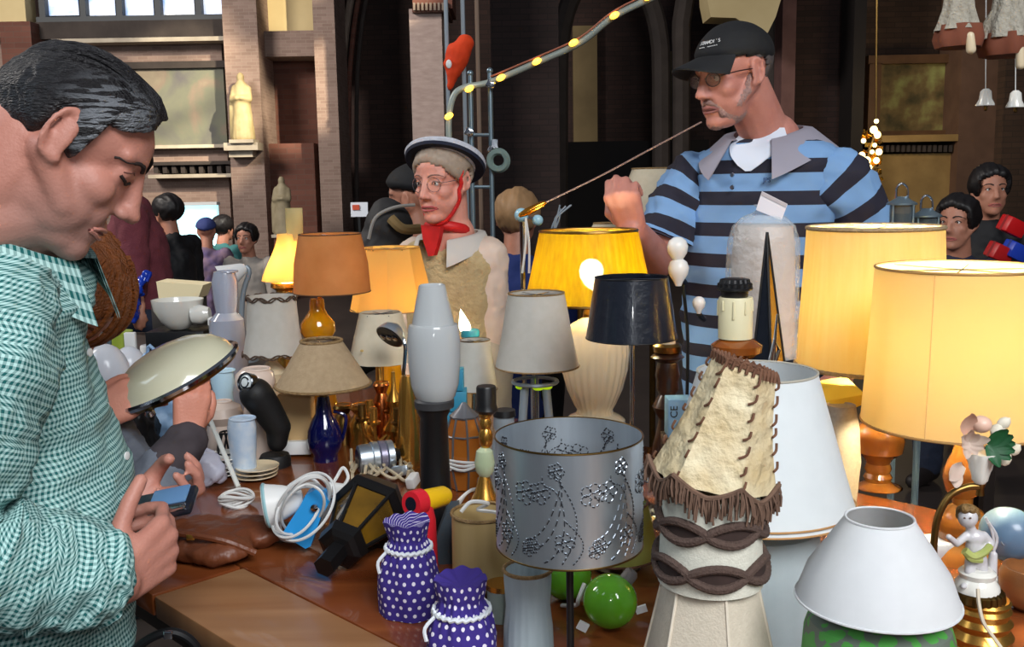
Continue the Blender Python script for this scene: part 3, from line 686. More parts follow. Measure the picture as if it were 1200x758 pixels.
gg.limb([A(1139, 655), A(1136, 670, -.006), A(1133, 684, -.002)], [.0078, .0060, .0042]); gg.limb([A(1149, 655), A(1152, 669, -.003), A(1152, 684, .002)], [.0078, .0060, .0042])
gg.cap(A(1132, 685, -.005), A(1129, 687, -.015), .0042, .0036); gg.cap(A(1152, 685, -.002), A(1150, 687, -.012), .0042, .0036)
gg.cap(A(1160, 684, .012), A(1164, 650, .012), .008, .005)
ch = remesh(gg, 'cherub', por, L, .0016, 3)
G().ell(A(1134, 600, .003), (.0135, .0125, .010)).ell(A(1126, 604, .002), .006).ell(A(1143, 605, .002), .006).ell(A(1131, 596, -.006), .006).ell(A(1138, 597, -.006), .006).build('curly_hair', mat('gilt_brown_hair', S(150, 118, 70), .5, n=(120, .8, S(96, 70, 36)), bump=(200, .8)), ch)
gg = G().tube([A(1130, 645, -.013), A(1140, 652, -.014), A(1152, 648, -.013), A(1160, 640, -.006)], [.005, .0045], 8, smooth=5).tube([A(1132, 648, -.012), A(1138, 655, -.014), A(1150, 656, -.012)], .004, 8, smooth=4)
gg.build('sash', mat('lime_sash', S(178, 186, 110), .4, n=(40, .6, S(140, 150, 80))), ch)
gg = G().tube([A(1155, 606, .012), A(1163, 625, .014), A(1165, 650, .012)], .0018, 6, smooth=4).tube([A(1158, 612, .012), A(1168, 630, .016), A(1163, 648, .014)], .0022, 6, smooth=4)
gg.build('bow', por, ch)
gg = G().limb([A(1130, 607, -.0135), A(1130.5, 607, -.0135)], [.0011, .0011], 8).limb([A(1137, 607, -.0135), A(1137.5, 607, -.0135)], [.0011, .0011], 8)
gg.build('painted_eyes', mat('painted_brown', S(84, 60, 44), .4), ch)
G().tube([A(1096, 690), A(1094, 650), A(1098, 610), A(1112, 582), A(1132, 571), A(1147, 570)], .0042, 10, smooth=6).build('brass_hoop', old_brass, L)
G().tube([A(1096, 690), A(1104, 696), A(1122, 698)], .0042, 8, smooth=3).build('hoop_foot', old_brass, L)
turned(L, 'basket', 1149, Y, [(566, 6), (562, 9), (556, 10), (548, 13), (542, 14), (536, 17), (530, 18)], white_gl, front=False, wob=lambda a, t: 1+.05*math.cos(12*a+(PI if int(t*6) % 2 else 0)), seg=72)
turned(L, 'basket_stem', 1149, Y, [(580, 5), (572, 4), (566, 6)], old_brass, front=False)
petal_m = mat('silk_petal', S(226, 214, 200), .7, transl=.3, n=(40, .6, S(206, 176, 160)))
def petal(parent, base, d, ln, wd, m_, name='petal', curl=.3):
    d = V(d).normalized(); s_ = d.cross(V((0, -1, .2))).normalized(); n_ = s_.cross(d); vs = []; fs = []
    for i in range(6):
        t = i/5; w_ = wd*math.sin(PI*min(.97, .12+.85*t))**.7*.5; c_ = V(base)+d*ln*t+n_*ln*curl*t*t
        for q in (-1, -.5, 0, .5, 1): vs.append(c_+s_*w_*q+n_*abs(q)*wd*.12)
    for i in range(5):
        for j in range(4): fs.append((i*5+j, i*5+j+1, i*5+j+6, i*5+j+5))
    n = len(vs); vs += [v-n_*.0006 for v in vs]; fs += [tuple(n+x for x in f[::-1]) for f in fs]
    return G().add(vs, fs).build(name, m_, parent, ang=70)
fc = A(1136, 518, -.01)
for i in range(8):
    a = i*PI/4+.3; petal(L, fc, (math.cos(a), -.35, math.sin(a)), (.022 if i in (0, 2, 3, 5) else .016), .012, petal_m)
petal(L, A(1133, 508, -.005), (-.1, -.2, 1), .030, .02, mat('peach_petal', S(228, 190, 168), .7, transl=.3)); petal(L, A(1128, 545, -.008), (-.8, -.3, -.5), .03, .018, petal_m); petal(L, A(1122, 552, -.008), (-.4, -.3, -1), .02, .016, petal_m)
G().ell(A(1150, 497, -.006), (.0115, .0115, .010)).build('round_bud', mat('peach_pearl', S(222, 184, 164), .35), L)
for x, y in ((1176, 496), (1167, 504), (1188, 527), (1177, 539), (1170, 508)):
    G().lathe([(.0, -.008), (.006, -.004), (.007, .001), (.005, .006), (0, .010)], A(x, y, -.004), (.5, -.3, .6), seg=12).build('rosebud', mat('white_rosebud', S(226, 220, 206), .6, n=(60, .6, S(200, 190, 160))), L)
leaf_m = mat('silk_leaf', S(22, 92, 48), .55, n=(50, .7, S(10, 58, 28)))
for d in ((1, -.2, .1), (.8, -.3, -.6), (.6, -.2, .7), (1, -.3, -.25), (.2, -.4, -.8), (.9, -.2, .45)): petal(L, A(1158, 521, -.008), d, .028, .015, leaf_m, 'leaf', .15)
cord(L, [A(1146, 690, -.034), A(1147, 706, -.038), A(1152, 728, -.043), A(1163, 745, -.046), A(1185, 775, -.06)], .0022, mat('beige_cord', S(214, 202, 180), .5))
# --- blue lamp head, papers and wooden bowl on the lit table top behind
Y = 1.36; L = root('blue_spot_lamp', 'slate blue round lamp head on a short arm behind the cherub', 1182, Y)
q = at(1181, 627, Y); ax_ = V((.55, .80, .05))
G().lathe([(.0, -.03), (.02, -.028), (.034, -.015), (.040, .004), (.040, .008), (.037, .008), (.03, -.008), (.0, -.02)], q, ax_, seg=36).build('lamp_head', mat('slate_blue_paint', S(92, 118, 144), .35, coat=.3), L)
G().tube([q-ax_.normalized()*.026, q+V((-.026, .02, -.03)), V((q.x-.02, Y+.02, TABLE+.01))], .006, 10, smooth=6).build('arm', grey_pl, L)
G().lathe([(.034, 0), (.034, .006), (.026, .011), (.007, .014)], (q.x-.02, Y+.02, TABLE)).build('base', mat('pale_blue_base', S(150, 170, 186), .4), L)
def slab(name, label, cat, px, py, sx, sy, sz, rz, m_, z=TABLE, bev=.001):
    c_ = tab(px, py, z); o = G().box(c_+V((0, 0, sz/2)), (sx, sy, sz), Matrix.Rotation(rz, 3, 'Z'), bev).build(name, m_); return tag(o, label, cat)
# bright unvarnished board under the lit lamps
tag(G().box(tab(1150, 640)+V((0.02, .03, .004)), (.50, .30, .008), Matrix.Rotation(-.5, 3, 'Z'), .002).build('pine_board', woodmat('pine_board_wood', S(214, 152, 82), S(188, 122, 58), .4, (1, 8, 1), 3, .2)), 'light pine board lying under the big lit lamp', 'board') if False else None
wp = mat('white_paper', S(226, 228, 230), .8)
slab('paper_box', 'flat white paper box left of the cherub, under the big lit lamp', 'box', 1112, 652, .085, .05, .03, .12, wp)
slab('paper_sheet', 'white card lying right of the cherub, near the frame edge', 'card', 1180, 706, .05, .035, .012, -.1, wp)
c_ = tab(1206, 712); L = thing('wooden_bowl', 'round brown wooden bowl at the right frame edge beside the cherub', 'bowl', c_)
G().lathe([(.02, 0), (.036, .012), (.041, .03), (.041, .048), (.036, .06), (.033, .06), (.035, .045), (.03, .02), (0, .012)], c_).build('bowl', woodmat('bowl_wood', S(156, 106, 66), S(122, 78, 44), .3, (1, 1, 4), 6, .4), L)
# --- grey vase and papers behind the cone shade
Y = 1.66; L = root('speckled_vase', 'tall grey speckled vase behind the tall white cone shade', 984, Y, 'vase')
turned(L, 'body', 984, Y, [(476, 16), (474, 17), (480, 18), (500, 22), (540, 25), (600, 20), (615, 20)], mat('grey_speckle_glaze', S(186, 176, 160), .4, n=(150, .9, S(150, 138, 122))), zmin=TABLE, front=False)
tag(G().prism([at(x, y, 1.68) for x, y in ((968, 470), (1014, 462), (1020, 470), (974, 490))], (.0, .10, .012)).build('yellow_booklet', mat('yellow_paper', S(236, 200, 60), .6), smooth=False), 'yellow booklet leaning on the speckled vase', 'booklet')
# --- blue CE box, dark turned lamp, bits behind black shade
Y = 1.95; L = root('blue_box', 'small pale blue carton printed with a CE mark', 796, Y, 'carton', z=TABLE)
bz0 = at(790, 512, Y).z; c_ = at(800, 490, Y)
G().box((c_.x, Y+.02, (bz0+at(800, 468, Y).z)/2), (.06, .05, at(800, 468, Y).z-bz0), None, .001).build('carton', mat('pale_blue_card', S(132, 178, 214), .6), L)
G().box((c_.x, Y+.02, (TABLE+bz0)/2), (.075, .06, bz0-TABLE), None, .001).build('lower_carton', mat('dark_card', S(70, 52, 44), .7), L)
def text(body, size, loc, rot, m_, parent, name='lettering', ext=.0006, xs=1):
    cu = bpy.data.curves.new(name, 'FONT'); cu.body = body; cu.size = size; cu.extrude = ext; cu.align_x = 'CENTER'; cu.align_y = 'CENTER'; cu.resolution_u = 3
    t = bpy.data.objects.new('t', cu); COL.objects.link(t)
    me = bpy.data.meshes.new_from_object(t.evaluated_get(bpy.context.evaluated_depsgraph_get())); bpy.data.objects.remove(t); me.name = name
    if xs != 1: me.transform(Matrix.Diagonal((xs, 1, 1, 1)))
    me.materials.clear(); me.materials.append(m_); o = bpy.data.objects.new(name, me); COL.objects.link(o); o.parent = parent
    o.matrix_local = Matrix.Translation(V(loc)-ORG[parent.name]) @ rot.to_4x4(); ORG[o.name] = ORG[parent.name]; return o
FRONT = Matrix.Rotation(PI/2, 3, 'X')
text('C€'.replace('€', 'E'), .021, (c_.x-.018, Y-.0057, at(785, 482, Y).z), FRONT @ Matrix.Rotation(PI/2, 3, 'Z'), mat('print_black', S(20, 22, 30), .7), L)
Y = 2.06; L = root('dark_turned_lamp', 'dark turned wooden lamp base without a shade, beside the blue carton', 783, Y)
turned(L, 'base', 782, Y, [(412, 12), (418, 20), (424, 12), (440, 15), (446, 13), (455, 14), (462, 10), (468, 14), (476, 18), (484, 14), (490, 10), (505, 13), (520, 17), (543, 19)], dark_wood, zmin=TABLE, front=False)
turned(L, 'brass_collar', 782, Y, [(402, 14), (405, 17), (412, 16), (414, 10)], old_brass, front=False); turned(L, 'socket', 782, Y, [(392, 9), (404, 10)], ivory_cloth, front=False)
slab('grey_pamphlet', 'grey folded pamphlet with small print on the table behind the black shade', 'pamphlet', 770, 560, .07, .04, .012, .4, mat('grey_paper', S(150, 158, 170), .6))
Y = 2.2; L = root('bulb_string', 'upright holder with three frosted pear bulbs before the striped shirt', 800, Y, 'bulb holder')
for x, y in ((794, 290), (795, 315), (819, 355)):
    bulb(L, at(x, y, Y), .024 if y < 330 else .015, bulb_off); 
G().tube([V((at(808, 300, Y).x, Y+.03, TABLE)), at(806, 400, Y+.03), at(800, 330, Y+.03), at(797, 285, Y+.03)], .004, 8, smooth=4).build('stand_rod', black_pl, L)
for x, y in ((794, 302), (797, 325), (819, 368)): G().tube([at(x, y, Y), at(x+6, y+6, Y+.03)], .006, 8).build('bulb_arm', black_pl, L)
G().lathe([(.04, 0), (.04, .008), (.006, .012)], (at(808, 300, Y).x, Y+.03, TABLE)).build('base', black_pl, L)
# ================================================================== FRONT LEFT OF THE TABLE
dot_m = uvmat('purple_dotted_cotton', lambda N, L, u, v: MixC(N, L, M_(N, L, 'LESS_THAN', M_(N, L, 'SQRT', M_(N, L, 'ADD',
    M_(N, L, 'POWER', M_(N, L, 'SUBTRACT', M_(N, L, 'FRACT', M_(N, L, 'ADD', M_(N, L, 'DIVIDE', u, .0135), M_(N, L, 'MULTIPLY', M_(N, L, 'FLOOR', M_(N, L, 'DIVIDE', v, .0115)), .5))), .5), 2),
    M_(N, L, 'POWER', M_(N, L, 'MULTIPLY', M_(N, L, 'SUBTRACT', M_(N, L, 'FRACT', M_(N, L, 'DIVIDE', v, .0115)), .5), .85), 2))), .20), S(56, 40, 128), S(226, 222, 236)), .85)
lace_m = mat('white_lace', S(220, 226, 232), .8)
def dotbag(cx, Y, prof, label, tie):
    L = root('dotted_pouch', label, cx, Y, 'pouch', group='purple dotted lavender pouches')
    x = at(cx, prof[0][0], Y).x; seg = 72; g = G(); uv = []; vs = []; fs = []; rows = [(at(cx, fe(py, hw), Y).z, hw*mpp(Y)) for py, hw in prof]
    rows.sort(); rows = [(TABLE+.001, rows[0][1]*.96)]+[r for r in rows if r[0] > TABLE+.006]
    fine = []
    for i in range(len(rows)-1):
        for q in range(4): fine.append((rows[i][0]+(rows[i+1][0]-rows[i][0])*q/4, rows[i][1]+(rows[i+1][1]-rows[i][1])*q/4))
    fine.append(rows[-1]); zt_ = fine[-1][0]; zk = at(cx, tie, Y).z
    for z, r in fine:
        for i in range(seg+1):
            a = 2*PI*i/seg; gth = math.exp(-((z-zk)/.02)**2)
            rr = r*(1+.05*math.sin(3*a+1+cx)*(1-gth)+.07*gth*math.cos(17*a)+.03*math.sin(7*a+30*z))
            vs.append((x+rr*math.cos(a), Y+rr*math.sin(a), z+(.0016*math.sin(9*a) if z > zk+.012 else 0))); uv.append((a*.045, z))
    for k_ in range(len(fine)-1):
        for i in range(seg): fs.append((k_*(seg+1)+i, k_*(seg+1)+i+1, (k_+1)*(seg+1)+i+1, (k_+1)*(seg+1)+i))
    n = len(vs); vs.append((x, Y, zt_-.012)); uv.append((.0, zt_)); vs.append((x, Y, fine[0][0])); uv.append((0, 0))
    for i in range(seg): fs.append((n, (len(fine)-1)*(seg+1)+i, (len(fine)-1)*(seg+1)+i+1)); fs.append((n+1, i+1, i))
    g.add(vs, fs); g.uv = uv; g.build('cotton_bag', dot_m, L, ang=70)
    rk = min(fine, key=lambda q: abs(q[0]-zk))[1]
    G().tube([(x+(rk*1.07)*math.cos(a), Y+rk*1.07*math.sin(a), zk+.0015*math.sin(24*a)) for a in [2*PI*i/72 for i in range(72)]], .0030, 6, closed=True).build('lace_tie', lace_m, L)
    G().tube([(x-rk*.9, Y-rk*.5, zk), (x-rk*1.35, Y-rk*.7, zk-.014), (x-rk*1.3, Y-rk*.75, zk-.03)], .0025, 6, smooth=4).build('tie_end', lace_m, L)
    return L
dotbag(481, 1.33, [(708, 38), (690, 38), (665, 32), (645, 24), (637, 22), (628, 25), (618, 28)], 'purple pouch with white dots tied with lace, standing behind the other pouch', 640)
dotbag(543, 1.16, [(790, 44), (760, 43), (735, 36), (719, 29), (711, 27), (702, 30), (688, 32)], 'purple pouch with white dots tied with lace, at the bottom frame edge', 713)
# cream drum shade with gold trim
Y = 1.40; L = root('drum_lampshade', 'small cream drum lampshade with gold braid, partly behind the silver drum', 566, Y, 'lampshade')
shade(L, 566, Y, [(612, 37), (690, 38)], mat('cream_satin', S(214, 190, 138), .45, n=(7, .7, S(186, 158, 104)), transl=.2, stretch=(5, 5, .3)), trim=(gold_braid, .0028), fitter=False)
zb_ = at(566, fe(690, 38), Y).z
turned(L, 'foot', 566, Y, [(684, 30), (690, 36), (700, 36)], old_brass, zmin=TABLE)
cord(L, [at(540, 600, 1.39), at(552, 588, 1.40), at(572, 590, 1.41), at(560, 597, 1.42), at(580, 600, 1.40), at(590, 605, 1.40)], .003, cable_w)
# pleated white shade, jar
Y = 1.19; L = root('pleated_white_shade', 'small white pleated bell lampshade with gold braid below the silver drum', 619, Y, 'lampshade')
shade(L, 619, Y, [(677, 29), (690, 29), (720, 27), (745, 30), (772, 31)], mat('bluish_white_cloth', S(206, 220, 226), .7, n=(20, .7, S(184, 202, 210)), stretch=(5, 5, .4), transl=.3), seg=80, wob=pleat(20, .012), fitter=False)
zt_ = at(619, fe(677, 29), Y).z; xx = at(619, 700, Y).x
for r in (29.6,): G().ring((xx, Y, zt_), r*mpp(Y), .0026, n=50).build('braid', gold_braid, L)
Y = 1.30; L = root('glass_jar', 'frosted glass jar with gilt rim wedged behind the small pleated shade', 588, Y, 'jar')
turned(L, 'jar', 588, Y, [(694, 17), (700, 18), (727, 18)], mat('frosted_glass', S(190, 206, 200), .3, transl=.3), zmin=TABLE); turned(L, 'gilt_rim', 588, Y, [(690, 19), (696, 19.5)], brass)
# green glass balls
gr = mat('apple_green_gloss', S(104, 176, 44), .12, n=(4, .6, S(88, 160, 36)), coat=.5)
for cx, cy, r, Y, lb in ((715, 694, 33.5, 1.265, 'glossy apple green ball lamp, the nearer and fully visible one'), (664, 688, 31, 1.36, 'glossy apple green ball lamp half hidden behind the black rod')):
    R2 = r*mpp(Y); q = at(cx, cy, Y); L = thing('ball_lamp', lb, 'lamp', (q.x, Y, TABLE), 'apple green ball lamps')
    G().ell((q.x, Y, TABLE+R2+.001), R2, seg=40, rings=24).build('ball', gr, L)
    G().lathe([(.010, 0), (.010, .012), (.007, .016)], (q.x+R2*.62, Y+.01, TABLE+R2*1.72), (.6, 0, .8), seg=16).build('socket', mat('grey_cap', S(110, 104, 104), .5), L)
    cord(L, [(q.x-R2*.9, Y+.02, TABLE+R2*1.5), (q.x-R2*1.15, Y+.01, TABLE+R2), (q.x-R2*1.2, Y+.03, TABLE+.02), (q.x-R2*1.7, Y+.06, TABLE+.006)], .003)
    G().box((q.x-R2*1.05, Y-.02, TABLE+.012), (.014, .004, .012), Matrix.Rotation(.5, 3, 'Y')).build('paper_label', wp, L)
    G().box((q.x+R2*1.25, Y+.03, TABLE+.012), (.016, .004, .010), Matrix.Rotation(-.3, 3, 'Y')).build('paper_label', wp, L)
Y = 1.48; L = root('lime_shade', 'olive lime lampshade hidden behind the silver drum above the green balls', 722, Y, 'lampshade')
shade(L, 722, Y, [(600, 38), (666, 52)], mat('lime_cloth', S(176, 178, 92), .8, transl=.3), trim=(thong, .0018))
turned(L, 'base', 722, Y, [(640, 6), (668, 8), (672, 30)], dark_wood, zmin=TABLE)
# red and yellow torch, slate box
Y = 1.46; L = thing('toy_torch', 'red and yellow plastic torch lamp lying by the black foot', 'torch', (at(505, 600, Y).x, Y, TABLE))
red = mat('red_plastic', S(206, 34, 48), .35); yel = mat('yellow_plastic', S(226, 180, 24), .35)
a_, b_ = at(488, 589, Y-.02), at(520, 581, Y+.03); d_ = (b_-a_).normalized()
G().lathe([(.019, 0), (.020, .004), (.020, .022), (.016, .022), (.0155, .024)], a_-d_*.012, d_, seg=28).lathe([(.010, 0), (.011, .03)], a_, (.2, .1, -1), seg=16).build('head', red, L)
G().lathe([(.011, 0), (.0, .0005)], a_-d_*.0128, d_, seg=20).build('lens', mat('dark_lens', S(24, 28, 40), .15), L)
G().lathe([(.016, 0), (.017, .01), (.016, .05), (.012, .058), (0, .06)], a_+d_*.012, d_, seg=28).build('barrel', yel, L)
G().lathe([(.012, 0), (.014, -.01), (.018, -.03), (.02, -(a_.z-TABLE)+.002)], V((a_.x+.01, a_.y+.01, a_.z)), (0, 0, 1), seg=20).build('stand', red, L)
Y = 1.50; L = root('slate_wedge', 'dark slate lamp foot wedged between the pouches and the cream drum', 527, Y, 'lamp base')
G().prism([at(x, y, Y) for x, y in ((522, 602), (536, 600), (542, 668), (504, 668), (508, 640))], (0, .06, 0)).build('wedge', mat('slate_grey', S(58, 68, 76), .5), L, smooth=False)
G().box((at(523, 660, Y).x, Y+.03, (TABLE+at(523, 668, Y).z)/2), (.05, .06, max(.004, at(523, 668, Y).z-TABLE))).build('foot', MATS['slate_grey'], L)
# black lantern with amber glass, lying on its side
q0, q1 = at(382, 662, 1.43), at(450, 580, 1.62)
L = thing('black_lantern', 'black hexagonal outdoor lantern with amber glass lying on its side', 'lantern', (q0.x, q0.y, TABLE))
d_ = (q1-q0); ln = d_.length; d_.normalize(); iron = mat('black_iron', S(18, 17, 18), .4, .2)
hexs = dict(seg=6)
q0 = q0+V((0, 0, 0))
G().lathe([(0.0175, -0.0063), (0.0175, 0.0375), (0.0275, 0.0400), (0.0375, 0.0450), (0.0425, 0.0625), (0.0300, 0.0675)], q0, d_, seg=6).build('bottom_cap', iron, L, smooth=False)
G().lathe([(0.0275, 0.0650), (0.0575, 0.1438)], q0, d_, seg=6).build('amber_glass', mat('smoked_amber_glass', S(150, 110, 30), .1, trans=.3, n=(18, .8, S(60, 42, 8)), coat=.6), L, smooth=False)
g = G(); axx = d_.orthogonal().normalized(); ay = d_.cross(axx)
for i in range(6):
    a = i*PI/3; e_ = axx*math.cos(a)+ay*math.sin(a); g.tube([q0+d_*.0625+e_*.0294, q0+d_*.1475+e_*.0594], .0035, 6)
g.build('frame_bars', iron, L)
G().lathe([(0.0600, 0.1425), (0.0700, 0.1475), (0.0700, 0.1550), (0.0525, 0.1875), (0.0375, 0.2000), (0.0150, 0.2075), (0.0000, 0.2088)], q0, d_, seg=6).build('roof', iron, L, smooth=False)
# blue desk lamp wrapped in white cord
Y = 1.58; L = thing('blue_clip_lamp', 'bright blue and white clip lamp wound up in its white cord', 'lamp', (at(352, 630, Y).x, Y, TABLE))
blu = mat('sky_blue_plastic', S(42, 148, 216), .35)
g = G(); pts = [(330, 626), (352, 592), (358, 580), (370, 574), (380, 580), (384, 592), (376, 606), (364, 640), (358, 643)]
g.prism([at(x, y, Y-.03) for x, y in pts], (0, .03, 0)).build('body', blu, L, ang=30)
G().lathe([(.0, -.002), (.006, 0), (.006, .006), (.0, .008)], at(369, 594, Y-.032), (0, -1, 0), seg=16).build('pivot_screw', chrome, L)
hd = at(312, 592, Y-.01); hx = V((.95, .2, .12))
G().lathe([(.034, -.004), (.036, 0), (.028, .03), (.020, .05), (.014, .06), (.0, .062), (.012, .055), (.026, .028), (.033, 0)], hd, hx, seg=32).build('lamp_head', white_pl, L)
G().ell(hd+hx*.012, (.016, .016, .016)).build('bulb', bulb_off, L); G().ring(hd, .035, .003, hx, 32).build('head_rim', mat('pale_teal_rim', S(150, 190, 196), .3), L)
for k_ in range(7):
    g = G(); pts = []; cx_, cy_ = 352+random.uniform(-6, 8), 596+random.uniform(-5, 6); rx, ry = random.uniform(26, 40), random.uniform(28, 40); ph = random.uniform(0, 6)
    for i in range(14):
        a = 2*PI*i/14; x_ = cx_+rx*math.cos(a)*.9-ry*.35*math.sin(a); y_ = cy_+ry*math.sin(a)
        z_ = at(x_, y_, Y); pts.append(at(x_, y_, Y-.012+.04*math.sin(a+ph)))
    pts = [V((p.x, p.y, max(p.z, TABLE+.004))) for p in pts]
    g.tube(spline(pts, 4, True), .0026, 6, closed=True).build('cord_loop', cable_w, L)
G().box(at(393, 573, Y+.01), (.03, .014, .02), Euler((.2, .3, .6)).to_matrix(), .003).build('plug', white_pl, L)
g = G(); g.tube([at(382, 580, Y), at(394, 560, Y+.02), at(402, 548, Y+.04), at(408, 560, Y+.03), at(398, 575, Y+.02)], .003, 6, smooth=5).build('cord_tail', cable_w, L)
# white wand and coil
L = thing('coiled_cord', 'white cord tied in a coil hanging from a thin white lamp arm', 'cord', tab(277, 592))
for k_ in range(6):
    c0 = tab(277, 592)+V((random.uniform(-.004, .004), random.uniform(-.006, .006), .006+.003*k_)); rr = .030+random.uniform(-.004, .003)
    G().tube([c0+V((rr*math.cos(a), rr*.85*math.sin(a), .004*math.sin(2*a+k_))) for a in [2*PI*i/28 for i in range(28)]], .0027, 6, closed=True).build('loop', cable_w, L)
G().tube([tab(280, 578)+V((0, 0, .012)), at(262, 530, 1.95), at(243, 484, 2.0)], .005, 8, smooth=4).build('lamp_arm', mat('white_enamel', S(210, 212, 206), .4), L)
# brown leather bag on the end of the table
c_ = tab(236, 652); L = thing('leather_bag', 'soft brown leather bag lying on the near end of the table', 'bag', c_)
g = G(); g.ell(c_+V((0, .02, .022)), (.115, .065, .026), Matrix.Rotation(-.75, 3, 'Z')).ell(c_+V((.07, .06, .02)), (.07, .05, .022)).ell(c_+V((-.05, .05, .024)), (.06, .05, .026))
remesh(g, 'bag_body', mat('brown_leather', S(116, 64, 38), .42, n=(14, .7, S(84, 42, 24)), bump=(40, .4)), L, .005, 4, .006, 22)
G().tube([c_+V((-.08, .02, .03)), c_+V((-.03, -.03, .052)), c_+V((.05, -.05, .046)), c_+V((.1, -.04, .02))], .006, 8, smooth=6).build('strap', MATS['brown_leather'], L)
G().box(c_+V((.0, -.045, .05)), (.014, .006, .010), None, .002).build('buckle', brass, L)
# ================================================================== BACK LEFT OF THE TABLE
# blue glass lamp with beige cone shade
Y = 2.12; L = root('blue_vase_lamp', 'dark blue glass vase lamp with wide beige linen cone shade', 379, Y)
shade(L, 378, Y, [(403, 24), (462, 56)], beige_cloth, trim=(gold_braid, .0035))
turned(L, 'vase', 380, Y, [(464, 7), (476, 9), (484, 10), (492, 15), (503, 20), (514, 21.5), (524, 20), (531, 15)], blue_gl, front=False, zmin=TABLE)
G().tube([at(391, 482, Y), at(405, 488, Y), at(402, 512, Y), at(396, 520, Y)], .004, 8, smooth=4).build('handle', blue_gl, L)
turned(L, 'neck', 379, Y, [(440, 5), (466, 6)], old_brass, front=False)
# parchment shade on amber glass
Y = 2.36; L = root('amber_lamp', 'amber glass oil-style lamp with mottled brown parchment shade', 376, Y)
turned(L, 'amber_font', 373, Y, [(350, 8), (356, 9), (362, 9), (368, 12), (378, 20), (388, 21), (396, 16), (402, 12), (440, 14), (486, 22)], amber_gl, front=False, zmin=TABLE)
shade(L, 388, Y, [(276, 36), (312, 43), (347, 45)], parch, trim=(MATS['brown_braid'] if False else mat('dark_brown_edge', S(92, 58, 30), .7), .0014))
bulb(L, at(388, 318, Y), .022, mat('dim_warm_bulb', (1, .8, .5), .3, emit=8, ecol=(1, .8, .5)))
G().tube([at(373, 352, Y), at(380, 335, Y), at(387, 300, Y)], .004, 8, smooth=3).build('gallery', brass, L)
# lit opal oil lamp
Y = 2.55; L = root('opal_lamp', 'lit oil-style lamp with glowing opal bell shade and tall glass chimney', 338, Y)
op_lit = mat('glowing_opal', S(255, 226, 160), .3, transl=.7)
pr = [(328, 32), (324, 31), (314, 27), (302, 21), (290, 15.5), (280, 12.5), (274, 12)]
g = G(); k_ = mpp(Y); x_ = at(338, 300, Y).x; rows = sorted([(at(338, p, Y).z, h*k_) for p, h in pr]); pl = [(r, z) for z, r in rows]
pl = pl+[(r-.002, z) for r, z in pl[::-1]]; pl.append(pl[0]); g.lathe(pl, (x_, Y, 0), close=False).build('bell_shade', op_lit, L)
G().plathe(345, Y, [(282, 9), (262, 10), (244, 10)], close=False).build('chimney', mat('pale_chimney_glass', S(196, 186, 140), .15, transl=.4, alpha=.8), L)
bulb(L, at(338, 312, Y), .024, mat('opal_bulb', (1, .8, .5), .3, emit=75, ecol=(1, .84, .52)))
turned(L, 'burner', 335, Y, [(326, 7), (331, 15), (336, 16), (340, 10), (380, 10), (420, 18), (470, 24)], brass, front=False, zmin=TABLE)
# lit cream panelled shade
Y = 2.60; L = root('panelled_lamp', 'cream card shade of flat panels, lit yellow, on a low amber base', 458, Y)
shade(L, 459, Y, [(292, 34), (368, 50)], mat('cream_lit_card', S(238, 200, 112), .8, transl=.5), seg=8, flat=True, trim=(mat('tan_edge', S(170, 128, 70), .7), .0012))
turned(L, 'base', 458, Y, [(345, 6), (354, 14), (362, 16), (372, 12), (400, 8), (440, 12), (484, 26)], amber_gl, front=False, zmin=TABLE); bulb(L, at(474, 352, Y-.02), .02, mat('small_warm_bulb', (1, .8, .5), .3, emit=80, ecol=(1, .84, .5)))
# plain ivory cone behind the spot lamp
Y = 2.28; L = root('ivory_cone_lamp', 'plain ivory cone shade with a small stain, behind the silver clip spot', 446, Y)
shade(L, 447, Y, [(369, 25), (430, 40)], ivory_cloth, seg=10); turned(L, 'stem', 446, Y, [(400, 5), (470, 5), (490, 20), (507, 24)], brass, front=False, zmin=TABLE)
G().ell(at(424, 411, Y-.068), (.004, .001, .003)).build('stain', mat('tan_stain', S(190, 160, 100), .9), L)
# silver clip spot
Y = 2.10; L = root('silver_spot', 'small silver clip spot lamp with three little reflectors on a gooseneck', 452, Y)
hc = at(457, 394, Y); hd = V((-.45, -.62, -.64)).normalized()
G().lathe([(.0, -.03), (.014, -.028), (.026, -.018), (.032, -.004), (.033, .002)], hc, hd, seg=32, close=False).lathe([(.033, .002), (.03, .002)], hc, hd, seg=32, close=False).build('dome', silver, L)
G().lathe([(.032, .001), (.030, .0035), (.0, .0035)], hc, hd, seg=32).build('face', black_gloss, L)
sx = hd.cross(V((0, 0, 1))).normalized()
for e in (-1, 0, 1): G().lathe([(.0, .003), (.0075, .0055), (.006, .007), (.0, .006)], hc+sx*e*.017, hd, seg=16).build('reflector', chrome, L)
G().tube([hc-hd*.025, at(474, 402, Y), at(474, 425, Y), at(470, 470, Y), V((at(468, 500, Y).x, Y, TABLE+.01))], .0042, 8, smooth=6).build('gooseneck', chrome, L)
G().lathe([(.035, 0), (.035, .008), (.008, .014)], (at(468, 500, Y).x, Y, TABLE)).build('base', black_pl, L)
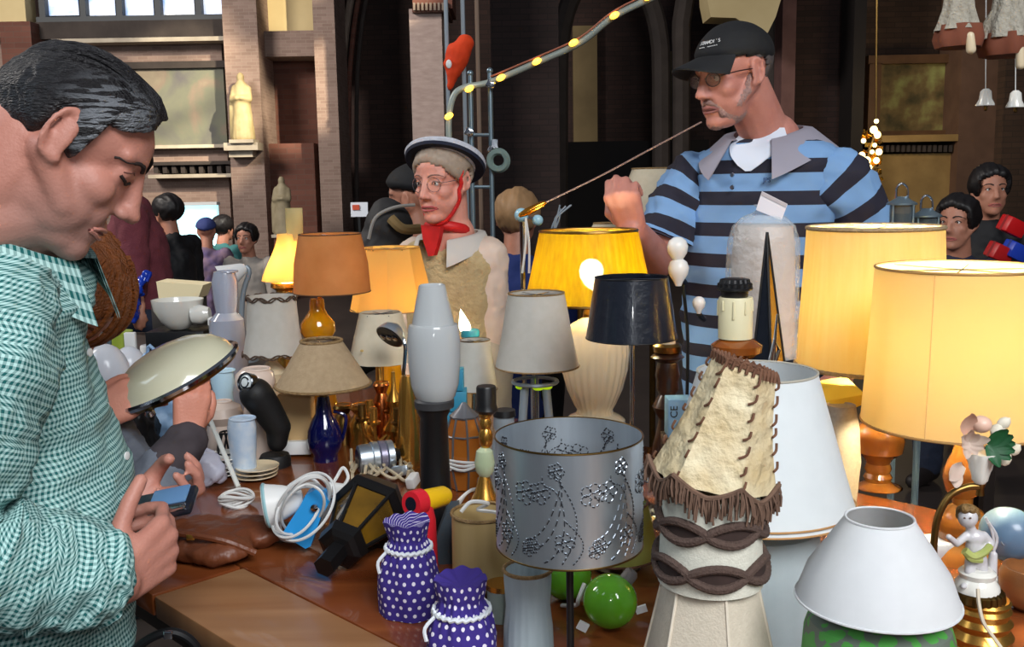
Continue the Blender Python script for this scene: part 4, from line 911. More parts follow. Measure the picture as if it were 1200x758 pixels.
# scalloped bell shade
Y = 2.30; L = root('scalloped_lamp', 'off-white fabric bell shade edged with wavy brown braid', 320, Y)
shade(L, 320, Y, [(350, 28), (370, 29), (395, 31), (420, 36)], offwhite_cloth, fitter=False, seg=60, wob=lambda a, t: 1+.02*math.cos(6*a))
for py, hw in ((352, 28.5), (420, 36)):
    zr = at(320, fe(py, hw), Y).z; xr = at(320, 385, Y).x; r_ = hw*mpp(Y)+.002
    for ph in (0, PI/6): G().tube([(xr+r_*math.cos(a), Y+r_*math.sin(a), zr+.005*math.sin(9*a+ph*9)) for a in [2*PI*i/90 for i in range(90)]], .0018, 6, closed=True).build('wavy_braid', brown_braid, L)
turned(L, 'base', 320, Y, [(400, 5), (424, 7), (436, 18), (450, 14), (470, 10), (490, 22), (506, 26)], ivory_gl, front=False, zmin=TABLE)
# black folding desk lamp
Y = 2.08; L = thing('desk_lamp', 'black bent desk lamp with a chrome-rimmed lens on a round base', 'lamp', (at(320, 530, Y).x, Y, TABLE))
a0 = at(300, 462, Y-.02); a1 = at(326, 500, Y+.0)
gg = G().limb([a0, at(312, 478, Y-.01), a1], [.036, .033, .028]).limb([a1, at(325, 518, Y)], [.027, .022])
remesh(gg, 'arm', mat('matt_black', S(12, 12, 13), .6), L, .005, 4)
G().lathe([(.034, 0), (.034, .018), (.03, .026), (.0, .028)], (at(322, 530, Y).x, Y, TABLE)).build('base', MATS['matt_black'], L)
lh = at(287, 448, Y-.04); ld = V((-.45, -.85, .25))
G().lathe([(.020, -.02), (.0215, 0), (.0195, .002), (.016, -.003)], lh, ld, seg=32).build('lens_ring', mat('dark_chrome', S(80, 84, 90), .2, 1), L)
G().lathe([(.0165, -.002), (.010, .0015), (.0, .002)], lh, ld, seg=24).build('lens', mat('pale_lens', S(206, 214, 214), .1, coat=.5), L); G().ring(lh+ld*.001, .0105, .0018, ld, 24).build('inner_ring', MATS['dark_chrome'], L)
# silver projector spot lying down
Y = 2.02; L = thing('canister_spot', 'fat silver canister spotlight lying on its side by the blue vase', 'lamp', (at(436, 530, Y).x, Y, TABLE))
q = V((at(420, 518, Y).x, Y-.02, TABLE+.034)); d_ = V((.93, .36, .0))
G().lathe([(.02, 0), (.028, .002), (.030, .01), (.030, .028)], q, d_, seg=32).build('front_rim', silver, L)
for i, (m_, r) in enumerate(((silver, .033), (mat('lilac_grey', S(150, 146, 166), .35, .6), .0335), (silver, .033))):
    G().lathe([(r-.003, .028+.016*i), (r, .030+.016*i), (r, .042+.016*i), (r-.003, .044+.016*i)], q, d_, seg=32).build('body_ring', m_, L)
G().lathe([(.016, .076), (.012, .09), (.0, .092)], q, d_, seg=24).build('cap', black_pl, L); G().lathe([(.021, -.001), (.012, .004), (0, .004)], q, d_, seg=24).build('lens', black_gloss, L)
# brass chandelier heap
Y = 2.15; c_ = at(470, 515, Y); L = thing('brass_chandelier', 'brass chandelier with curved arms and glass drops heaped on the table', 'chandelier', (at(465, 510, Y).x, Y, TABLE))
xc = at(462, 480, Y).x
G().lathe([(.018, 0), (.022, .01), (.012, .03), (.02, .05), (.026, .06), (.012, .085), (.01, .11), (.018, .125), (.006, .15), (.004, .19)], (xc, Y, TABLE), seg=24).build('column', brass, L)
for i in range(8):
    a = 2*PI*i/8+.2; e = V((math.cos(a), math.sin(a)*.8, 0)); b0 = V((xc, Y, TABLE+.05))
    ar = G().tube([b0+e*.015, b0+e*.045+V((0, 0, -.02)), b0+e*.066+V((0, 0, .0)), b0+e*.072+V((0, 0, .03))], .0038, 8, smooth=5).build('arm', brass, L)
    G().lathe([(.004, 0), (.014, .004), (.016, .01), (.009, .012), (.009, .04), (.0, .041)], b0+e*.072+V((0, 0, .03)), seg=16).build('candle_cup', brass if i % 2 else old_brass, ar)
    G().ell(b0+e*.055+V((0, 0, -.025)), (.004, .004, .009), seg=8, rings=6).build('glass_drop', mat('clear_drop', S(226, 226, 220), .05, trans=.7), ar)
# hammered brass column beside it
Y = 2.06; L = root('hammered_lamp', 'hammered brass column lamp base catching the yellow light', 478, Y)
G().plathe(478, Y, [(440, 7), (450, 9), (470, 11), (500, 13), (520, 15)], front=False, seg=40, wob=lambda a, t: 1+.07*math.sin(5*a+40*t)*math.sin(9*a-17*t), zmin=TABLE).build('column', brass, L)
# copper and lemon pots under shades
for cx, cy, Y, r, hpx, m_, nm, lb in ((425, 500, 2.2, 16, 26, brass, 'brass_pot', 'little brass pot standing by the blue glass lamp'), (447, 478, 2.24, 10, 30, mat('copper', S(190, 110, 60), .25, 1), 'copper_holder', 'slim copper candle holder under the ivory cone shade'), (402, 500, 2.26, 12, 26, old_brass, 'brass_cup', 'dull brass cup half hidden behind the blue vase lamp')):
    L = root(nm, lb, cx, Y, 'pot')
    turned(L, 'body', cx, Y, [(cy-hpx, r*.8), (cy-hpx+3, r), (cy-hpx*.6, r*.6), (cy-6, r*1.05), (cy+8, r)], m_, front=False, zmin=TABLE)
    G().ring(at(cx, cy-hpx, Y), r*.8*mpp(Y), .002).build('rim', brass, L)
# cables and sockets heap in front
L = thing('cable_bundle', 'tangle of cream flat cables with plugs between torch and chandelier', 'cable', tab(450, 560))
for k_ in range(7):
    pts = [tab(420+random.uniform(-10, 70), 552+random.uniform(-14, 18))+V((0, 0, random.uniform(.004, .03))) for _ in range(6)]; pts.sort(key=lambda p: p.x)
    G().tube(pts, .0036, 6, smooth=6).build('cable', mat('cream_cable', S(196, 180, 150), .5), L)
for px_, py_ in ((446, 556), (470, 560), (484, 572)): G().box(tab(px_, py_)+V((0, 0, .016)), (.035, .018, .022), Euler((.1, .2, px_*.1)).to_matrix(), .003).build('plug', white_pl if px_ != 470 else silver, L)
L = thing('cable_tie_bundle', 'white plug cable folded and tied, in front of the orange lantern', 'cable', tab(560, 590))
for k_ in range(5): G().tube([tab(534, 600+k_)+V((0, 0, .006+.004*k_)), tab(552, 586+2*k_)+V((0, 0, .02+.003*k_)), tab(578, 584+k_)+V((0, 0, .014+.004*k_)), tab(560, 594)+V((0, 0, .008+.004*k_))], .0032, 6, smooth=5).build('cable', cable_w, L)
# orange glass wall lantern with straps
Y = 1.9; L = thing('orange_lantern', 'orange glass wall lantern with lead strips and white cords', 'lantern', (at(545, 560, Y).x, Y, TABLE))
og = mat('orange_glass', S(206, 128, 52), .2, trans=.25, n=(10, .6, S(168, 92, 28)), coat=.5); lead = mat('grey_lead', S(120, 120, 124), .4, .6)
xo = at(545, 530, Y).x; R3 = .042; hz = [(TABLE+.002, .03), (TABLE+.045, R3), (TABLE+.11, R3*.9), (TABLE+.145, .026)]
for i in range(8):
    a, b = i*PI/4+.2, (i+1)*PI/4+.2; vs = []
    for z, r in hz: vs += [V((xo+r*math.cos(a), Y+r*math.sin(a), z)), V((xo+r*math.cos(b), Y+r*math.sin(b), z))]
    n = len(vs); vs += [v+(V((xo, Y, v.z))-v)*.06 for v in vs]
    fs = [(q, q+1, q+3, q+2) for q in (0, 2, 4)]; fs += [tuple(n+x for x in f[::-1]) for f in fs]
    G().add(vs, fs).build('glass_pane', og, L, smooth=False)
    G().tube([(xo+r*1.01*math.cos(a), Y+r*1.01*math.sin(a), z) for z, r in hz], .0022, 6).build('lead_strip', lead, L)
for z, r in hz[1:3]: G().ring((xo, Y, z), r*1.0, .0022, n=8).build('lead_ring', lead, L)
G().lathe([(.028, 0), (.03, .004), (.012, .02), (.004, .03)], (xo, Y, TABLE+.144), seg=8).build('cap', lead, L)
for k_ in range(3): G().tube([(xo-.045, Y-.03, TABLE+.06+.004*k_), (xo, Y-.05, TABLE+.05+.008*k_), (xo+.045, Y-.025, TABLE+.066-.004*k_)], .003, 6, smooth=4).build('cord', cable_w, L)
# small white shade with lit candle bulb, teal ring
Y = 2.12; L = root('small_white_lamp', 'small white cone shade lamp standing between the opal tulip and the tripod lamp', 556, Y)
shade(L, 557, Y, [(401, 18), (461, 26)], offwhite_cloth, trim=(old_brass, .0012)); turned(L, 'stem', 557, Y, [(430, 4), (466, 4), (520, 6), (530, 20)], chrome, front=False, zmin=TABLE)
Y = 2.32; L = root('flame_lamp', 'lit pointed candle bulb rising from a teal ring behind the small white shade', 546, Y)
G().lathe([(.011, 0), (.014, .008), (.013, .018), (.006, .04), (0, .055)], at(546, 388, Y), (-.22, 0, 1), seg=18).build('flame_bulb', mat('flame_glow', (1, .9, .7), .3, emit=9, ecol=(1, .84, .55)), L)
turned(L, 'teal_ring', 551, Y, [(386, 10), (388, 11), (394, 11)], mat('teal_plastic', S(48, 138, 150), .4), front=False); turned(L, 'stem', 551, Y, [(393, 9), (420, 10), (480, 12), (500, 20)], ivory_gl, front=False, zmin=TABLE)
# brass candlestick with onyx, black socket
Y = 1.74; L = root('onyx_stick', 'brass candlestick with a pale green onyx egg and black bulb socket', 569, Y)
turned(L, 'onyx_egg', 568, Y, [(524, 5), (528, 10), (542, 12.5), (552, 11), (558, 6)], mat('pale_onyx', S(190, 200, 170), .2, n=(14, .7, S(160, 176, 140)), coat=.5), front=False)
turned(L, 'brass_stem', 569, Y, [(482, 7), (486, 8), (490, 6), (496, 8), (502, 6), (508, 9), (520, 8), (524, 5)], brass, front=False)
turned(L, 'brass_foot', 568, Y, [(556, 6), (562, 8), (576, 12), (590, 20), (600, 22)], brass, front=False, zmin=TABLE); turned(L, 'socket', 570, Y, [(452, 11), (454, 12), (474, 12), (480, 14), (484, 10)], black_pl, front=False)
Y = 1.80; L = root('grey_socket', 'grey metal lamp socket with black rim, stood behind the silver drum', 591, Y, 'lamp socket')
turned(L, 'cup', 591, Y, [(486, 12), (498, 13), (508, 10), (520, 15), (560, 16), (590, 16)], grey_pl, front=False, zmin=TABLE); turned(L, 'rim', 591, Y, [(480, 13), (487, 14)], black_pl, front=False)
tag(G().lathe([(.018, 0), (.022, .002), (.022, .03), (.018, .034)], tab(555, 572)+V((0, 0, .022)), (1, .4, 0), seg=24).build('lilac_cup', mat('lilac_plastic', S(168, 176, 206), .4)), 'small lilac plastic cap lying under the orange lantern', 'cap')
# books spine heap: teal blocks
L = thing('teal_boxes', 'stack of teal cardboard boxes behind the opal tulip lamp', 'box', (at(530, 500, 2.02).x, 2.02, TABLE))
for i in range(5): G().box((at(528+3*(i % 2), 500, 2.02).x, 2.02, TABLE+.022+.044*i), (.06, .05, .042), None, .001).build('box', mat('teal_card', S(38, 122, 152), .6), L)
# white and cream clutter on the far left of the table
def vase(name, label, cx, Y, prof, m_, cat='vase', extra=None):
    L = root(name, label, cx, Y, cat); turned(L, 'body', cx, Y, prof, m_, front=False, zmin=TABLE)
    p0 = prof[0]; G().ring(at(cx, p0[0], Y), p0[1]*mpp(Y), .0022).build('rim', extra or m_, L); return L
pearl = mat('pinkish_pearl', S(210, 190, 176), .25, coat=.4); lilac_gl = mat('pale_lilac_glass', S(190, 196, 212), .12, trans=.45, coat=.4)
vase('pearl_vase', 'pinkish pearl bulb vase under the scalloped shade', 300, 2.16, [(432, 16), (437, 22), (448, 24), (458, 20), (466, 12), (490, 18), (508, 20)], pearl)
vase('shell_pot', 'squat shiny shell coloured pot left of the black desk lamp', 261, 2.16, [(470, 10), (476, 22), (486, 25), (496, 18), (520, 22), (526, 22)], pearl, 'pot')
vase('ribbed_cup', 'pale blue ribbed cup standing by the chrome-rimmed lens', 262, 2.3, [(434, 13), (446, 14), (460, 11), (480, 12), (506, 16)], mat('pale_blue_glaze', S(176, 206, 222), .25), 'cup')
vase('lilac_bottle', 'pale lilac glass bottle between plate and scalloped shade', 266, 2.5, [(318, 12), (330, 15), (350, 14), (366, 12), (374, 20), (410, 22), (480, 22)], lilac_gl, 'bottle')
vase('dotted_mug', 'white mug with pale blue print by the black lamp base', 284, 2.0, [(490, 15), (500, 17), (524, 16), (532, 15)], mat('white_blue_print', S(208, 214, 220), .3, n=(50, .7, S(150, 180, 210))), 'mug')
# wicker-like black cage
L = root('wire_cage', 'small black wire cage holder among the white pots', 266, 2.05, 'cage'); xw = at(266, 510, 2.05).x
for i in range(9):
    a = 2*PI*i/9; G().tube([(xw+.016*math.cos(a), 2.05+.016*math.sin(a), TABLE+.002), (xw+.022*math.cos(a+.4), 2.05+.022*math.sin(a+.4), TABLE+.04), (xw+.014*math.cos(a+.8), 2.05+.014*math.sin(a+.8), TABLE+.085)], .0022, 6, smooth=3).build('wire', black_pl, L)
for h, r in ((.004, .016), (.04, .0215), (.084, .014)): G().ring((xw, 2.05, TABLE+h), r, .0022).build('ring', black_pl, L)
for i in range(2):
    L = thing('saucer_stack', ('stack of thin white saucers beneath the white lamp arm', 'low stack of cream saucers beside the white pots')[i], 'saucers', tab((262, 300)[i], (556, 560)[i]))
    for k_ in range(5 if i == 0 else 3): G().lathe([(.02, 0), (.034, .005), (.045, .008), (.045, .010), (.033, .007), (.0, .003)], tab((262, 300)[i], (556, 560)[i])+V((.002*k_, 0, .0085*k_)), seg=28).build('saucer', white_gl if i == 0 else ivory_gl, L)
tag(G().box(at(340, 505, 2.3)*1+V((0, 0, 0)), (.001, .001, .001)).build('x', white_pl), 'x', 'x') if False else None
L = root('cream_box', 'cream square shade box standing behind the black desk lamp', 347, 2.18, 'box')
G().box((at(347, 490, 2.18).x, 2.19, TABLE+.07), (.075, .05, .138), None, .003).build('box', mat('tan_card', S(206, 172, 122), .7), L); G().box((at(347, 516, 2.18).x, 2.155, TABLE+.02), (.08, .02, .03), None, .002).build('label_band', white_pl, L)
G().tube([at(325, 500, 2.2), at(330, 478, 2.2), at(345, 466, 2.2), at(357, 466, 2.21)], .003, 6, smooth=4).build('wire_handle', old_brass, L)
# crumpled bags on the near left end
for nm, lb, px_, py_, sz, col in (('white_bag', 'crumpled white plastic bag by the white lamp arm', 236, 574, (.035, .03, .036), S(206, 206, 222)), ('blue_bag', 'pale blue plastic bag behind the held lamp bowl', 186, 540, (.07, .05, .11), S(150, 186, 222)), ('dark_bag', 'black cloth bag under the held lamp bowl', 158, 552, (.05, .05, .08), S(14, 13, 16))):
    c_ = tab(px_, py_); L = thing(nm, lb, 'bag', c_); g = G().ell(c_+V((0, .03, sz[2]*.95)), sz).ell(c_+V((.02, .02, sz[2]*.6)), tuple(q*.7 for q in sz)).ell(c_+V((-.015, .035, sz[2]*1.6)), tuple(q*.55 for q in sz))
    g.v = [V((p.x, p.y, max(p.z, TABLE+.001))) for p in g.v]
    remesh(g, 'bag_body', mat(nm+'_film', col, .4, transl=.2), L, .007, 2, .012, 24)
    G().tube([c_+V((-.02, .03, sz[2]*2)), c_+V((-.01, .02, sz[2]*2.35)), c_+V((.02, .03, sz[2]*1.9))], .004, 6, smooth=4).build('handle', MATS[nm+'_film'], L)

# ================================================================== STALL BEHIND ON THE LEFT
def btable(label, x0, x1, y0, y1, z, m_):
    L = thing('trestle_table', label, 'table', ((x0+x1)/2, (y0+y1)/2, 0))
    G().box(((x0+x1)/2, (y0+y1)/2, z-.015), (x1-x0, y1-y0, .03), None, .003).build('table_top', m_, L)
    for x in (x0+.08, x1-.08):
        for y in (y0+.08, y1-.08): G().box((x, y, (z-.03)/2), (.04, .04, z-.03)).build('leg', ap, L)
    return L
btable('dark trestle table of white bowls in front of the maroon sweater', -2.2, -.76, 3.25, 4.15, TABLE, woodmat('dull_stall_wood', S(94, 84, 74), S(70, 62, 54), .5))
def bg_at(px, Y): return at(px, 400, Y).x
L = thing('white_bowl', 'wide white lamp bowl lying on the stall behind, beside the lilac bottle', 'bowl', (bg_at(212, 3.4), 3.4, TABLE))
bz_ = at(211, 386, 3.4).z; G().box((bg_at(214, 3.42), 3.42, (TABLE+bz_)/2), (.2, .16, bz_-TABLE), None, .002).build('black_carton', black_pl, L)
G().lathe([(.025, 0), (.035, .004), (.06, .03), (.082, .07), (.088, .105), (.085, .105), (.078, .07), (.055, .034), (0, .02)], (bg_at(211, 3.4), 3.4, bz_+.001), seg=40).build('bowl', white_gl, L)
G().lathe([(.03, 0), (.034, .03), (.02, .06), (0, .06)], (bg_at(232, 3.4), 3.36, bz_+.055), (1, 0, .1), seg=24).build('side_socket', white_gl, L)
L = thing('glowing_tray', 'cream cardboard tray in strong light behind the white bowl', 'tray', (bg_at(208, 3.7), 3.7, TABLE)); zt_ = at(208, 350, 3.7).z
G().box((bg_at(208, 3.7), 3.75, (TABLE+zt_)/2), (.17, .14, zt_-TABLE), None, .003).build('box', mat('grey_carton', S(64, 58, 54), .7), L)
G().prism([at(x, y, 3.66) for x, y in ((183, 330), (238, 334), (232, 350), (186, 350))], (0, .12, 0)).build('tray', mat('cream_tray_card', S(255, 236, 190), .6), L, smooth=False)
L = thing('white_angle_lamp', 'white cone reading lamp bent over on a tall grey post, far left stall', 'lamp', (bg_at(282, 3.4), 3.4, TABLE))
G().lathe([(.012, 0), (.02, .01), (.05, .09), (.047, .09), (.018, .012), (0, .006)], at(288, 313, 3.4), (-.85, -.3, -.42), seg=32).build('cone_head', white_pl, L)
G().tube([at(288, 312, 3.4), at(292, 320, 3.4), at(284, 350, 3.4), V((bg_at(282, 3.4), 3.4, TABLE+.01))], .009, 10, smooth=4).build('post', grey_pl, L); G().lathe([(.06, 0), (.06, .01), (.01, .018)], (bg_at(282, 3.4), 3.4, TABLE)).build('base', grey_pl, L)
L = thing('steel_canister', 'stainless steel canister with white lid behind the white bowl', 'canister', (bg_at(255, 3.3), 3.3, TABLE))
G().lathe([(.035, 0), (.036, .14), (.034, .145)], (bg_at(258, 3.3), 3.3, TABLE), seg=28).build('can', chrome, L); G().lathe([(.037, .145), (.037, .165), (.03, .17), (0, .17)], (bg_at(258, 3.3), 3.3, TABLE), seg=28).build('lid', white_pl, L)
L = thing('paint_tin', 'yellow green tin with white side beside the blue bag', 'tin', (bg_at(146, 3.5), 3.5, TABLE))
G().lathe([(.04, 0), (.04, .09), (.042, .092), (.042, .1), (.038, .1)], (bg_at(142, 3.5), 3.5, TABLE), seg=28).build('tin', mat('lime_tin', S(150, 168, 60), .4), L); G().box((bg_at(153, 3.46), 3.46, TABLE+.055), (.04, .02, .09), None, .004).build('label', white_pl, L)
tag(G().lathe([(.03, 0), (.035, .004), (.036, .05), (.033, .055)], (bg_at(176, 3.45), 3.45, TABLE), seg=24).build('white_tub', white_pl), 'small white tub on the dark trestle table', 'tub')
# egg lamps and white globes behind the seated person's bowl
for nm, lb, cx, cy, Y, rx, rz in (('egg_lamp', 'tall white egg-shaped glass lamp behind the reddish hair', 125, 440, 2.25, 27, 38), ('round_globe', 'white globe lamp shade right of the egg lamp', 152, 432, 2.42, 20, 27), ('pink_globe', 'small pinkish globe lamp left of the egg lamp', 97, 430, 2.34, 17, 24), ('squat_globe', 'white oval globe lamp peeping over the held bowl', 190, 432, 2.5, 20, 18)):
    k_ = mpp(Y); q = at(cx, cy, Y); L = thing(nm, lb, 'lamp', (q.x, Y, TABLE))
    G().ell(q, (rx*k_, rx*k_, rz*k_), seg=28, rings=18).build('glass', mat('opal_white', S(220, 222, 228), .2, transl=.3) if 'pink' not in nm else mat('opal_pink', S(222, 200, 198), .2, transl=.3), L)
    zb_ = q.z-rz*k_*.93; G().lathe([(.03, 0), (.03, .008), (.014, .012), (.014, zb_-TABLE-.01), (.018, zb_-TABLE)], (q.x, Y, TABLE), seg=24).build('base', chrome, L)
# ================================================================== PEOPLE
def skinmat(name, c, c2, stub=None):
    m = mat(name, c, .5, n=(22, .8, c2), sss=.0, bump=(260, .12)); return m
def head_shapes(g, Mx, s=1., jaw=1., nose=1., ears=True, beard=0, cheek=1., cran=(-.012, .040, .096, .079)):
    """head in its own frame (x forward, y left, z up, centre between the ears) put in place by Mx"""
    R3 = Mx.to_3x3(); sc = Mx.to_scale().x; Rn = R3.normalized()
    P = lambda x, y, z: Mx @ V((x*s, y*s, z*s))
    E = lambda c, r, rot=None: g.ell(P(*c), tuple(q*s*sc for q in r), Rn @ rot if rot else Rn, 20, 14)
    Cp = lambda a, b, ra, rb: g.cap(P(*a), P(*b), ra*s*sc, rb*s*sc, 12)
    E((cran[0], 0, cran[1]), (cran[2], .074, cran[3])); E((.022, 0, cran[1]+.005), (.068, .064, cran[3]-.021)); E((.036, .034, -.050), (.040, .0245, .050)); E((.036, -.034, -.050), (.040, .0245, .050)); E((.03, 0, -.025), (.062, .058, .082))
    E((.034, 0, -.076), (.05*jaw, .048*jaw, .036)); E((.074, 0, -.097), (.024, .028, .021)); E((.048, 0, -.094), (.042, .040, .024)); E((.060, .022, -.046), (.031, .021, .032)); E((.060, -.022, -.046), (.031, .021, .032)); E((.066, 0, -.068), (.032, .033, .03))
    Cp((.04, .046, -.06), (-.01, .058, -.02), .018, .02); Cp((.04, -.046, -.06), (-.01, -.058, -.02), .018, .02)
    Cp((.083, 0, .028), (.104*nose, 0, -.016), .010, .0115); E((.110*nose, 0, -.026), (.0135, .0115, .0115))
    for y in (1, -1):
        E((.100, .0125*y, -.031), (.0105, .008, .0085)); Cp((.080, .012*y, .034), (.064, .050*y, .030), .0125, .010)
        E((.052, .042*y, -.022), (.029*cheek, .020, .024)); E((.0685, .0315*y, .010), (.0145, .0165, .0130))
        Cp((.0865, .018*y, .0125), (.074, .046*y, .008), .0035, .003)
        if ears:
            ro = Matrix.Rotation(.35*y, 3, 'Z')
            g.tube([P(-.004+.014*math.cos(a)-.004, (.080+.008*max(0, -math.cos(a)))*y, .006+.031*math.sin(a)) for a in [2*PI*i/16 for i in range(16)]], .0048*s*sc, 8, closed=True)
            E((-.006, .078*y, .002), (.015, .0055, .029), ro); E((.004, .079*y, -.022), (.008, .006, .009))
    Cp((.0925, .0, -.0565), (.078, .024, -.0635), .0068, .004); Cp((.0925, .0, -.0565), (.078, -.024, -.0635), .0068, .004)
    Cp((.0905, .0, -.0745), (.078, .022, -.0675), .0075, .004); Cp((.0905, .0, -.0745), (.078, -.022, -.0675), .0075, .004)
def face_parts(body, Mx, s, eyes='open', brow=None, lip=None, iris=None, browr=.0035, bdz=0):
    from mathutils.bvhtree import BVHTree
    org = ORG[body.name]; me = body.data; bv = BVHTree.FromPolygons([v.co for v in me.vertices], [p.vertices[:] for p in me.polygons]); Rx = Mx.to_3x3()
    sc = s*Mx.to_scale().x
    def P(x, y, z, lift=.0006):          # pressed on to the face
        w_ = Mx @ V((x*s, y*s, z*s)); h = bv.find_nearest(w_-org); return h[0]+org+h[1]*lift
    def line(name, pts, r, m_, lift=.0006):
        G().tube([P(*q, lift) for q in spline(pts, 6)], r if isinstance(r, list) else [r], 6).build(name, m_, body)
    lipm = lip or mat('lip', S(176, 98, 92), .45)
    for k, (z, zz) in enumerate(((-.0605, -.0645), (-.0715, -.0675))):
        line('lip', [(.0775, .023, zz+.001), (.0925, .011, z), (.0965, 0, z+.0004), (.0925, -.011, z), (.0775, -.023, zz+.001)], .0030*sc, lipm)
    line('mouth_line', [(.076, .025, -.0668), (.09, .013, -.0655), (.096, 0, -.0658), (.09, -.013, -.0655), (.076, -.025, -.0668)], .0013*sc, mat('mouth_shadow', S(96, 48, 46), .7), .0008)
    for y in (1, -1):
        line('eyebrow', [(.0905, .012*y, .0295+bdz), (.0885, .024*y, .0350+bdz), (.0810, .038*y, .0355+bdz), (.0690, .050*y, .0300+bdz), (.056, .060*y, .0225+bdz)], [browr*sc]*8+[browr*sc*.8]*8+[browr*sc*.5]*9, brow, -.0006)
        if eyes == 'open':
            g = G(); g.ell(P(.0735, .0315*y, .0095, -.0075*sc), .0100*sc, None, 14, 10); o = g.build('eye', mat('eye_white', S(220, 214, 208), .2), body)
            G().ell(P(.0822, .0318*y, .0095, -.0012*sc), (.0045*sc,)*3, None, 10, 8).build('iris', iris or mat('dark_iris', S(48, 36, 30), .15), o)
            line('upper_lid', [(.0775, .0190*y, .0105), (.0848, .0275*y, .0152), (.0838, .0370*y, .0150), (.0720, .0455*y, .0095)], .0020*sc, brow)
        else:
            line('lashes', [(.0800, .0180*y, .0065), (.0862, .0270*y, .0010), (.0845, .0380*y, .0010), (.0720, .0470*y, .0060)], .0022*sc, mat('dark_lash', S(40, 30, 28), .7), .0003)
            line('lid_crease', [(.0800, .0180*y, .0145), (.0862, .0270*y, .0185), (.0845, .0380*y, .0175), (.0720, .0470*y, .0115)], .0010*sc, mat('lid_fold', S(120, 78, 70), .7), 0)
def hair_cap(body, Mx, s, line, m_, th=.012, amp=.004, name='hair', ctr=(-.012, 0, .041), rad=(.1, .079, .083), bump=None, stretch=(12, 40, 12), res=1):
    """hair as a thick shell over the skull; line(azimuth) gives the hairline height"""
    nu, nv = 72*res, 40*res; P = lambda p: Mx @ V((p[0]*s, p[1]*s, p[2]*s)); inn = []; out = []; keep = []
    for j in range(nv+1):
        ph = PI*j/nv
        for i in range(nu):
            a = 2*PI*i/nu-PI; d = V((math.sin(ph)*math.cos(a), math.sin(ph)*math.sin(a), math.cos(ph)))
            b = V((ctr[0]+rad[0]*d.x, ctr[1]+rad[1]*d.y, ctr[2]+rad[2]*d.z)); h = b.z-line(a)
            t = th*min(1, max(.05, h/.02+.15))+amp*noise.fractal(V((b.x*stretch[0], b.y*stretch[1], b.z*stretch[2])), .8, 2, 3)
            if bump: t += bump(a, b)
            inn.append(P(b-d*.004)); out.append(P(b+d*max(.001, t))); keep.append(h > 0)
    vs = inn+out; n = len(inn); fs = []; ed = {}
    for j in range(nv):
        for i in range(nu):
            q = (j*nu+i, j*nu+(i+1) % nu, (j+1)*nu+(i+1) % nu, (j+1)*nu+i)
            if sum(keep[x] for x in q) >= 3:
                fs.append(tuple(n+x for x in q)); fs.append(q[::-1])
                for x in range(4):
                    e = (q[x], q[(x+1) % 4]); r = e[::-1]
                    if r in ed: del ed[r]
                    else: ed[e] = 1
    for a, b in ed: fs.append((a, b, n+b, n+a))
    g = G(); used = sorted({x for f in fs for x in f}); mp = {x: i for i, x in enumerate(used)}
    g.add([vs[x] for x in used], [tuple(mp[x] for x in f) for f in fs]); return g.build(name, m_, body, ang=80)
def pw(az, pts):
    """piecewise line over |azimuth| in degrees"""
    a = abs(math.degrees(az))
    for (a0, z0), (a1, z1) in zip(pts, pts[1:]):
        if a <= a1: return z0+(z1-z0)*(a-a0)/(a1-a0)
    return pts[-1][1]
def hand(g, M, side, curl, thumb, s=1., spread=.0):
    """M: wrist frame, x to the fingers, y to the index side, palm toward -z; curl: four (a1,a2,a3); thumb: points"""
    P = lambda p: M @ V((p[0]*s, p[1]*side*s, p[2]*s))
    g.cap(P((-.012, 0, 0)), P((.004, 0, 0)), .025*s, .024*s)
    base = [(.086, .031, 0), (.090, .010, .002), (.085, -.011, 0), (.076, -.030, -.003)]; ln = [(.044, .026, .021), (.048, .030, .022), (.044, .028, .021), (.034, .021, .019)]; rr = (.0098, .0100, .0094, .0084)
    for i, b in enumerate(base):
        g.cap(P((.008, b[1]*.55, 0)), P(b), .0165*s, .0125*s)
        p = V(b); a = 0; f = V((1, 0, 0)); sp = (1.5-i)*spread
        for q, l in enumerate(ln[i]):
            a += curl[i][q]; d = V((math.cos(a)*math.cos(sp), math.sin(sp), -math.sin(a))); n_ = p+d*l
            g.cap(P(p), P(n_), rr[i]*s*(1-.07*q), rr[i]*s*(1-.07*(q+1)), 10); p = n_
    g.cap(P((.02, .012, -.008)), P(thumb[1]), .017*s, .013*s)
    for a, b, r0, r1 in zip(thumb, thumb[1:], (.0165, .0125, .0112), (.0128, .0115, .0098)): g.cap(P(a), P(b), r0*s, r1*s, 12)
